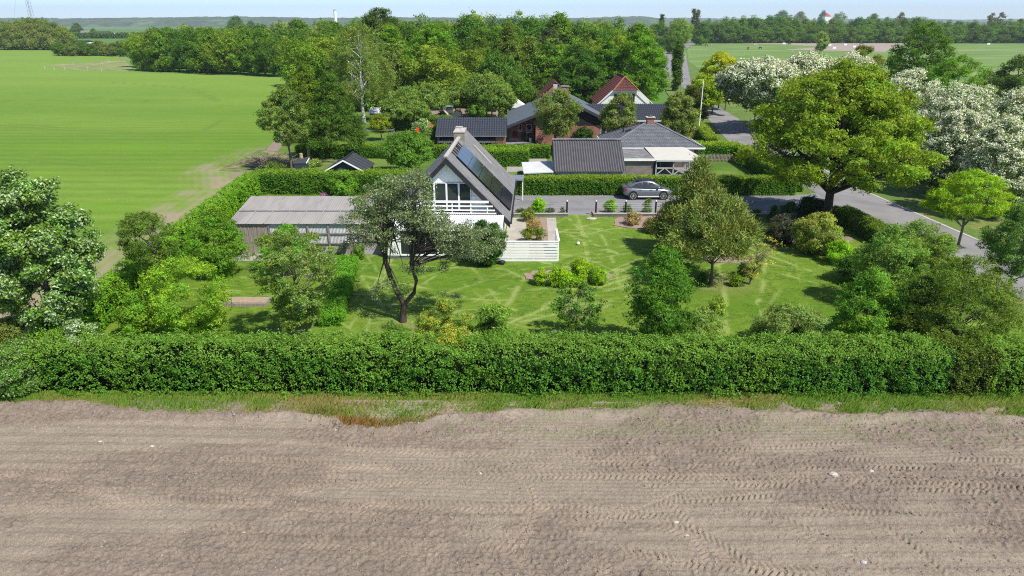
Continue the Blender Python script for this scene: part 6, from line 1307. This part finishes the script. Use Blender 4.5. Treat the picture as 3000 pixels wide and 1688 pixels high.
# bins at the drive
def wbin(loc, rot, label):
    t = thing('wheeled_bin', label, 'bin', loc, rot)
    b = MB(); b.add([(-.24,-.3,.06),(.24,-.3,.06),(.24,.26,.06),(-.24,.26,.06),(-.29,-.36,1.0),(.29,-.36,1.0),(.29,.36,1.0),(-.29,.36,1.0)],[(0,3,2,1),(4,5,6,7),(0,1,5,4),(1,2,6,5),(2,3,7,6),(3,0,4,7)]); b.build('bin_body', M['black'], t)
    MB().slab([(-.31,-.40,1.03),(.31,-.40,1.03),(.30,.34,1.12),(-.30,.34,1.12)],.05).build('lid', mat('bin_lid', (.05,.06,.06), .35, spec=.5), t)
    MB().bar((-.28,.44,1.0),(.28,.44,1.0),.02).bar((-.26,.34,1.0),(-.26,.45,1.0),.02).bar((.26,.34,1.0),(.26,.45,1.0),.02).build('bin_handle', M['black'], t)
    for s in (-1, 1): MB().cyl((s*.24,.30,.11),(s*.31,.30,.11),.11,.11,12).build('wheel', M['rubber'], t)
    return t
x, y = G(2388,620); wbin((x-.35,y+.3,.06), R_(70), 'dark wheeled bin by the oak, the left of the pair'); wbin((x+.3,y-.1,.06), R_(75), 'dark wheeled bin by the oak, the right of the pair')
x, y = G(1535,415); wbin((x-.1,97.0,.06), 0, 'black wheeled bin by the red brick house, left of its pair'); wbin((x+.75,97.0,.06), 0, 'black wheeled bin by the red brick house, right of its pair')
# signposts, lamp, flagpole
x, y = G(2317,568); t = thing('sign_pole', 'leaning grey metal pole at the corner of the driveway hedge', 'pole', (x,y,0), world=True); MB().cyl((x,y,0),(x+.15,y,2.9),.055,.045,10).build('shaft', M['metal'], t); MB().cyl((x+.15,y,2.9),(x+.152,y,2.96),.06,.03,10).build('cap', M['metal'], t)
x, y = G(2044,412); zt = At(2061,231,y)[2]; t = thing('flagpole', 'tall white flagpole with reddish foot cover beside the road', 'flagpole', (x,y,0), world=True)
MB().cyl((x,y,0),(x,y,zt),.10,.05,10).build('shaft', M['white'], t); MB().ball((x,y,zt+.08),.10,n=8,m=5).build('finial', M['redtile'], t); MB().box(x-.42,x-.14,y-.15,y+.15,0,1.35).build('foot_cover', mat('rose_cover', (.50,.12,.16), .7), t)
x, y = G(1992,290); zt = At(1996,232,y)[2]; t = thing('street_lamp', 'slim grey street lamp with short arm at the road bend', 'street lamp', (x,y,0), world=True)
MB().cyl((x,y,0),(x,y,zt),.09,.06,8).build('pole', M['metal'], t); MB().bar((x,y,zt),(x+1.1,y,zt+.12),.04).box(x+.6,x+1.3,y-.15,y+.15,zt+.05,zt+.2).build('lamp_head', M['metal'], t)
x, y = G(2070,412); t = thing('mail_box', 'small white letter box on the roadside hedge front', 'letter box', (x,y,0), world=True); MB().box(x-.28,x+.28,y-.1,y+.1,1.05,1.3).box(x-.25,x+.25,y-.08,y+.08,.75,.9).build('box', M['white'], t); MB().box(x-.04,x+.04,y-.02,y+.02,0,.75).build('post', M['black'], t)
x, y = G(2070,297); t = thing('info_sign', 'small bluish board sign beside the branch road', 'sign', (x,y,0), world=True); MB().box(x-.6,x+.6,y-.04,y+.04,.9,1.9).build('board', mat('blue_grey_board', (.12,.18,.25), .5), t); MB().box(x-.5,x-.42,y,y+.06,0,.9).box(x+.42,x+.5,y,y+.06,0,.9).build('leg', M['metal'], t)
# picket fence
x0, y0 = 21.4, 82.0; x1 = 27.0; t = thing('picket_fence', 'weathered wooden picket fence behind the neighbour lawn', 'fence', ((x0+x1)/2,y0,0), world=True)
b = MB(); k = x0
while k < x1: b.box(k,k+.09,y0-.02,y0,.05,.95); k += .165
b.build('pickets', M['wood'], t); MB().box(x0,x1,y0+.003,y0+.05,.25,.33).box(x0,x1,y0+.003,y0+.05,.7,.78).build('rail', M['wood'], t)
# football, stones, lawn bits
x, y = G(1694,722); tag(MB().ball((x,y,.24),.13,n=14,m=9).build('ball', M['white'], None, True), 'white ball lying on the lawn right of the patio fence', 'ball')
x, y = G(1732,645); tag(MB().ball((x,y,.12),.5,.28,.09,12,6,.12).build('stone', M['stone'], None, True), 'flat pale stone on the lawn below the driveway gap', 'stone')
for i, (a, b_, s, lb) in enumerate([(2440,1398,.17,'largest pale angular stone on the ploughed soil at right'), (2551,1387,.10,'pale stone right of the largest stone on the ploughed soil'), (1980,1536,.10,'pale stone on the ploughed soil near the lower middle'), (2012,1574,.09,'rounded pale stone lowest in the middle of the ploughed soil'), (2528,1654,.10,'white stone near the bottom right of the ploughed soil'), (447,1315,.09,'white stone on the ploughed soil at the upper left'), (295,1301,.09,'leftmost white stone on the ploughed soil'), (1407,1391,.08,'whitish stone on the ploughed soil just left of centre'), (716,1568,.06,'small white stone at the lower left of the ploughed soil'), (1567,1213,.16,'crumpled pale litter bag at the grassy edge of the field')]):
    x, y = G(a, b_); zz = float(soil_h(np.array([x]), np.array([y]))[0]) if i < 9 else .1
    o = MB().ball((0,0,0),s,s*.7,s*.5,9,6,.2,seed=i+3).build('stone' if i < 9 else 'litter', M['stone'] if i < 9 else M['white']); o.location = (x,y,zz+s*.2); tag(o, lb, 'stone' if i < 9 else 'litter', 'pale stones lying on the ploughed soil' if i < 9 else None)
x, y = G(725,893); t = thing('raised_bed', 'low timber-edged raised bed of pale soil on the left lawn', 'raised bed', (x,y,0), world=True)
MB().box(x-1.4,x+1.3,y-.55,y+.5,0,.30).build('timber_edge', M['wood'], t); MB().box(x-1.3,x+1.2,y-.45,y+.4,.30,.335).build('soil_top', M['timber'] if False else mat('pale_soil', (.36,.28,.20), 1, var=.2, vs=6, bump=.5), t)
x, y = G(925,812); t = thing('raised_bed', 'small raised bed half hidden behind the cherry tree', 'raised bed', (x,y,0), world=True)
MB().box(x-.6,x+.6,y-.4,y+.4,0,.30).build('timber_edge', M['wood'], t); MB().box(x-.52,x+.52,y-.32,y+.32,.30,.335).build('soil_top', MATS['pale_soil'], t)
# brush pile with stumps
x, y = G(790,490); rng = np.random.default_rng(4); q = Q()
for i in range(330):
    a = np.array([x+rng.normal()*1.9, y+rng.normal()*1.0+.5, .1+.6*rng.random()]); d = rng.normal(size=3); d[2] = abs(d[2])*.5; d = d/np.linalg.norm(d)*(.5+1.1*rng.random()); q.tube([a, a+d*.5+rng.normal(size=3)*.06, a+d], [.025,.02,.008], 4)
o = q.build('brush_pile', [mat('dead_twigs', (.30,.22,.18), .95, var=.35, vs=3)]); tag(o, 'pile of dead pinkish-brown branches at the field edge', 'brush pile')
for i, (a, b_, hh, lb) in enumerate([(884,482,1.3,'cut pale tree stump nearest the small dark shed'), (906,466,1.2,'cut tree stump behind the other stump')]):
    x, y = G(a,b_); o = MB().cyl((0,0,0),(.05,0,hh),.24,.2,10).build('tree_stump', M['timber']); o.location = (x,y,0); tag(o, lb, 'stump')
x, y = G(942,458); o = MB().ball((0,0,.2),.6,.4,.3,12,7,.08).build('boulder', M['stone'], None, True); o.location = (x,y,0); tag(o, 'pale round boulder by the back hedge left of the conifer trunk', 'boulder')
# clothes frame
xa_, ya_ = G(1062,418); t = thing('clothes_airer', 'white metal clothes line frame on the back lawn', 'clothes line', (xa_+1.5,ya_,0), world=True)
for yy in (0, 2.2): MB().cyl((xa_,ya_+yy,0),(xa_,ya_+yy,1.6),.04,.04,6).build('post', M['metal'], t)
MB().bar((xa_,ya_,1.6),(xa_,ya_+2.2,1.6),.03).build('cross_bar', M['metal'], t)
b = MB()
for k in range(5): b.cyl((xa_,ya_+.3+k*.4,1.6),(xa_+4.2,ya_+.3+k*.4,1.6),.012,.012,4)
b.bar((xa_+4.2,ya_,1.6),(xa_+4.2,ya_+2.2,1.6),.03).bar((xa_+4.2,ya_,0),(xa_+4.2,ya_,1.6),.03); b.build('line', M['metal'], t)
for i, (a, b_, c_) in enumerate([(1215,371,400),(1257,360,385)]):
    x, y = G(a,412); t = thing('beach_flag', ['orange feather flag behind the fruit tree, left one','orange feather flag next to the tiled outbuilding roof'][i], 'flag', (x,93,0), world=True); x = At(a,b_,93)[0]; zt = At(a,b_,93)[2]
    MB().cyl((x,93,0),(x,93,zt),.03,.02,6).build('pole', M['metal'], t); zb_ = At(a,c_,93)[2]; MB().slab([(x,93,zb_),(x+.55,93.02,zb_+.1),(x+.6,93.02,zt-.3),(x+.2,93,zt)],.02).build('banner', mat('orange_fabric', (.75,.08,.02), .7), t)
# white-roofed hutch and tent
x0, y0 = G(1081,352); x1, _ = G(1158,352); t = thing('poultry_hutch', 'small hutch with long white sheet roof beyond the far hedge', 'hutch', ((x0+x1)/2,y0,0), world=True)
MB().slab([(x0,y0-.3,1.15),(x1,y0-.3,1.15),(x1,y0+2.2,1.9),(x0,y0+2.2,1.9)],.05).build('roof', mat('white_sheet_roof', (.6,.64,.66), .6, var=.08), t); MB().box(x0+.2,x1-.2,y0,y0+1.8,0,1.15).build('wall', M['wood'], t)
x0 = At(1487,318,118)[0]; x1 = At(1546,318,118)[0]; zt = At(1510,289,121)[2]; ze = At(1546,318,118)[2]; cxx = (x0+x1)/2-.3
t = thing('party_tent', 'white party tent with sagging roof over stacked firewood', 'tent', (cxx,119.5,0), world=True)
b = MB(); yy0, yy1 = 117.5, 122.5; b.slab([(x0,yy0,ze+.5),(cxx,yy0,zt),(cxx,yy1,zt),(x0,yy1,ze+.5)],.04).slab([(cxx,yy0,zt),(x1,yy0,ze),(x1,yy1,ze),(cxx,yy1,zt)],.04); b.build('canopy', M['white'], t)
MB().prism([(x0,ze+.5),(x0,ze+.2),(cxx,ze+.15),(x1,ze-.4),(x1,ze),(cxx,zt)],yy0-.04,yy0-.01).build('valance', M['white'], t)
for x in (x0+.05,x1-.05):
    for y in (yy0,yy1): MB().cyl((x,y,0),(x,y,ze),.05,.05,6).build('pole', M['white'], t)
WP = thing('firewood_stack', 'stack of split firewood and boards in front of the white tent', 'firewood', (x1,116,0), world=True); rng = random.Random(3); b = MB()
for i in range(90):
    x = rng.uniform(x0+1.0,x1+1.6); y = rng.uniform(115.4,116.8); z = rng.uniform(.05,1.2)*(.4+.6*(x-x0)/(x1-x0)); b.bar((x,y,z),(x+rng.uniform(-.1,.1),y+.6,z),.07)
b.build('logs', M['timber'], WP); b = MB()
for i in range(7): b.bar((x1-1.8,115.2,1.3+i*.09),(x1+1.0,115.3,1.35+i*.09+rng.uniform(-.03,.03)),.08,.02)
b.build('boards', M['stone'], WP)
# tractor
x, y = G(1318,350); y = 117.5; x = At(1318,330,y)[0]; TC = thing('tractor', 'dark old tractor with big red-hubbed rear wheels parked under the orchard trees', 'tractor', (x,y,0), R_(35))
for s in (-1, 1):
    wt = MB().cyl((-.9,s*.75,.85),(-.9,s*1.15,.85),.85,.85,20).build('rear_wheel', M['rubber'], TC); MB().cyl((-.9,s*1.16,.85),(-.9,s*1.19,.85),.52,.42,16).build('rim', M['red'], wt)
    wt = MB().cyl((1.5,s*.7,.5),(1.5,s*.98,.5),.5,.5,16).build('front_wheel', M['rubber'], TC); MB().cyl((1.5,s*.99,.5),(1.5,s*1.01,.5),.28,.22,12).build('rim', M['red'], wt)
    MB().box(-1.5,-.3,s*.95-.2,s*.95+.2,1.72,1.80).build('mudguard', mat('tractor_paint', (.05,.065,.07), .5), TC)
MB().box(.2,2.0,-.38,.38,.75,1.5).build('bonnet', MATS['tractor_paint'], TC); MB().box(-1.2,.3,-.6,.6,.6,1.5).build('chassis', MATS['tractor_paint'], TC)
b = MB().box(-1.35,.3,-.72,.72,2.62,2.74)
for i in (-1.3,.2):
    for j in (-.66,.6): b.box(i,i+.07,j,j+.07,1.5,2.62)
cb = b.build('cab', mat('cab_grey', (.20,.23,.24), .5), TC); MB().box(-1.22,.19,-.60,.59,1.52,2.6).build('cab_glass', M['glassr'], cb)
x, y = G(1295,356); y = 113.5; x = At(1296,345,y)[0]; t = thing('play_house', 'small wooden play stand with pitched pale roof before the tractor', 'play house', (x,y,0), world=True)
for i in (-.75,.65):
    for j in (0,1.0): MB().box(x+i,x+i+.12,y+j,y+j+.12,0,1.9).build('post', M['timber'], t)
b = MB(); b.slab([(x-.85,y-.1,1.8),(x,y-.1,2.7),(x,y+1.2,2.7),(x-.85,y+1.2,1.8)],.06).slab([(x,y-.1,2.7),(x+.95,y-.1,1.7),(x+.95,y+1.2,1.7),(x,y+1.2,2.7)],.06); b.build('roof', M['stone'], t); MB().box(x-.7,x+.65,y+.02,y+.08,.4,.55).box(x-.7,x+.65,y+.02,y+.08,1.0,1.12).build('railing', M['timber'], t)
x, y = G(1456,356); t = MB().box(-.12,.12,-.12,.12,0,2.3).build('gate_post', M['stone']); t.location = (x,y,0); tag(t, 'pale upright post left of the firewood under the tent', 'post')
# hose reel and plant pot on brick house
MB().cyl((.35,97.45,.95),(.35,97.59,.95),.38,.38,14).build('hose_reel', M['redtile'], RH)
o = MB().cyl((0,0,0),(0,0,.55),.16,.22,10).build('plant_pot', M['white']); o.location = (3.0-.2,97.0,.36); o.location = (3.6-1.0,96.6,.065); tag(o, 'white plant pot by the steps of the red brick house', 'pot')
# horses
def horse(label, pxx, pyy, colr, sc=1.0, rot=0.0, head=-1):
    x, y = G(pxx, pyy); nm = 'horse'; V = []; E = []; Rd = []
    def v(p, r): V.append(p); Rd.append(r); return len(V)-1
    h = head   # -1 grazing
    a = v((-.75,0,1.22),.30); b = v((-.2,0,1.15),.31); c = v((.45,0,1.20),.33); E += [(a,b),(b,c)]
    n1 = v((.85,0,1.25),.20); n2 = v((1.25,0,.85),.14); n3 = v((1.42,0,.42),.13); n4 = v((1.50,0,.18),.07); E += [(c,n1),(n1,n2),(n2,n3),(n3,n4)]
    t1 = v((-1.02,0,1.15),.07); t2 = v((-1.12,0,.6),.05); E += [(a,t1),(t1,t2)]
    for s in (-1, 1):
        k1 = v((.50,s*.18,.62),.085); k2 = v((.52+.1*s,s*.18,.32),.06); k3 = v((.52+.12*s,s*.18,.04),.07); E += [(c,k1),(k1,k2),(k2,k3)]
        k1 = v((-.72,s*.18,.78),.12); k2 = v((-.95+.06*s,s*.18,.48),.06); k3 = v((-.86+.08*s,s*.18,.04),.07); E += [(a,k1),(k1,k2),(k2,k3)]
    me = bpy.data.meshes.new(nm); me.from_pydata(V, E, []); o = bpy.data.objects.new(nm, me); COL.objects.link(o)
    m_ = o.modifiers.new('skin', 'SKIN'); o.modifiers.new('sub', 'SUBSURF').levels = 1
    for i, r in enumerate(Rd): me.skin_vertices[0].data[i].radius = (r, r)
    me.skin_vertices[0].data[0].use_root = True; me.materials.append(mat('coat_%d' % int(colr[0]*1000), colr, .7, var=.2, vs=1.5, **({'col2': (.6,.58,.55), 'c2scale': 1.2, 'c2lo': .45, 'c2hi': .5} if colr[0] > .29 else {})))
    o.modifiers['sub'].render_levels = 1; o.location = (x, y, 0.03); o.rotation_euler = (0, 0, rot); o.scale = (sc,)*3; tag(o, label, 'horse', 'horses grazing in the paddocks'); return o
horse('brown horse grazing near the road corner of the paddock', 2069, 137, (.13,.07,.04), 1.15, R_(180)); horse('black horse grazing in the middle of the paddock', 2191, 146, (.015,.014,.014), 1.2, R_(80))
horse('dark brown horse right of the black horse', 2227, 145, (.05,.04,.035), 1.15, R_(200)); horse('white and brown spotted horse behind the black one', 2213, 136, (.30,.16,.09), 1.15, R_(10)); horse('chestnut horse on the bare paddock strip', 2312, 133, (.10,.045,.03), 1.1, R_(190))
horse('pale horse or pony beside the grazing brown horse', 2083, 134, (.52,.47,.42), .9, R_(90)); horse('black horse close to the long windbreak', 2093, 127, (.02,.018,.018), 1.1, R_(90)); horse('dark horse on the bare ground near the tall layered tree', 2524, 132, (.04,.03,.03), 1.2, R_(180)); horse('brown horse standing at the far rim of the bare ground', 2364, 129, (.09,.05,.04), 1.1, R_(90))
# paddock posts, crates
pp = None; rng = random.Random(8)
def post(x, y, h=1.3, lab='wooden post of the far paddock fence', grp='far paddock fence posts'):
    global pp
    if pp is None: pp = MB().box(-.09,.09,-.09,.09,0,1.3).build('fence_post', M['stone']); o = pp
    else: o = pp.copy(); COL.objects.link(o)
    o.location = (x, y, 0); o.scale = (1, 1, h/1.3); tag(o, lab, 'post', grp)
for i in range(26):
    a = 2055+i*29+rng.uniform(-3,3); x, y = G(a, 125.5); post(x, y, 2.6)
for i, (a, b) in enumerate([(2021,167),(2019,158),(2017,150),(2015,143),(2012,137),(2010,131)]): x, y = G(a, b); post(x, y, 1.5, 'paddock fence post beside the road', 'paddock posts along the road')
for i, (a, b) in enumerate([(2046,166),(2068,166),(2090,147),(2053,147),(2085,141),(2115,141),(2150,152),(2180,160),(2140,132),(2112,147)]): x, y = G(a, b); post(x, y, 1.3, 'thin post standing inside the horse paddock', 'posts inside the paddock')
for i, (a, b) in enumerate([(132,204),(160,207),(190,205),(216,194),(257,205),(298,209),(320,184),(300,190)]): x, y = G(a, b); post(x, y, 1.3, 'thin post of the small fenced corner in the green field', 'posts of the fenced corner in the green field')
cr0 = None
for i, (a, b) in enumerate([(2296,130),(2378,125),(2446,126),(2443,143),(2476,133),(2502,139),(2430,134),(2853,122),(2895,131)]):
    x, y = G(a, b)
    if cr0 is None: cr0 = MB().box(-.9,.9,-.5,.5,0,.85).box(-.95,.95,-.55,.55,.851,.95).build('feed_trough', M['white']); o = cr0
    else: o = cr0.copy(); COL.objects.link(o)
    o.location = (x, y, 0.05); o.scale = (1.3, 1, 1.2); tag(o, 'pale feed trough or jump block in the horse paddocks', 'trough', 'pale troughs in the paddocks')
x, y = G(2143,302); t = thing('parked_van', 'white car half hidden on the branch road behind the hawthorn', 'car', (x,y+3,.065), R_(10)); MB().box(-2.1,2.1,-.85,.85,.35,.95).build('body', M['white'], t); MB().add([(-1.7,-.8,.95),(1.3,-.8,.95),(1.3,.8,.95),(-1.7,.8,.95),(-1.3,-.68,1.45),(.6,-.68,1.45),(.6,.68,1.45),(-1.3,.68,1.45)],[(4,5,6,7),(0,1,5,4),(1,2,6,5),(2,3,7,6),(3,0,4,7)]).build('cabin', M['glass'], t)
for i in (-1.3,1.3):
    for s in (-1,1): MB().cyl((i,s*.7,.33),(i,s*.88,.33),.33,.33,14).build('wheel', M['rubber'], t)
hz = MB().box(-8000, 8000, -1400, 7900, -1.2, 190).build('haze', bpy.data.materials.new('haze_air')); hz['kind'] = 'stuff'; hz['label'] = 'thin pale summer haze over the farmland'
hm = hz.data.materials[0]; hm.use_nodes = True; hn = hm.node_tree.nodes; hn.remove(hn["Principled BSDF"])
pv = hn.new('ShaderNodeVolumePrincipled'); pv.inputs['Color'].default_value = (.86,.94,1,1); pv.inputs['Density'].default_value = .00013; pv.inputs['Anisotropy'].default_value = .2
hm.node_tree.links.new(pv.outputs[0], hn['Material Output'].inputs['Volume'])
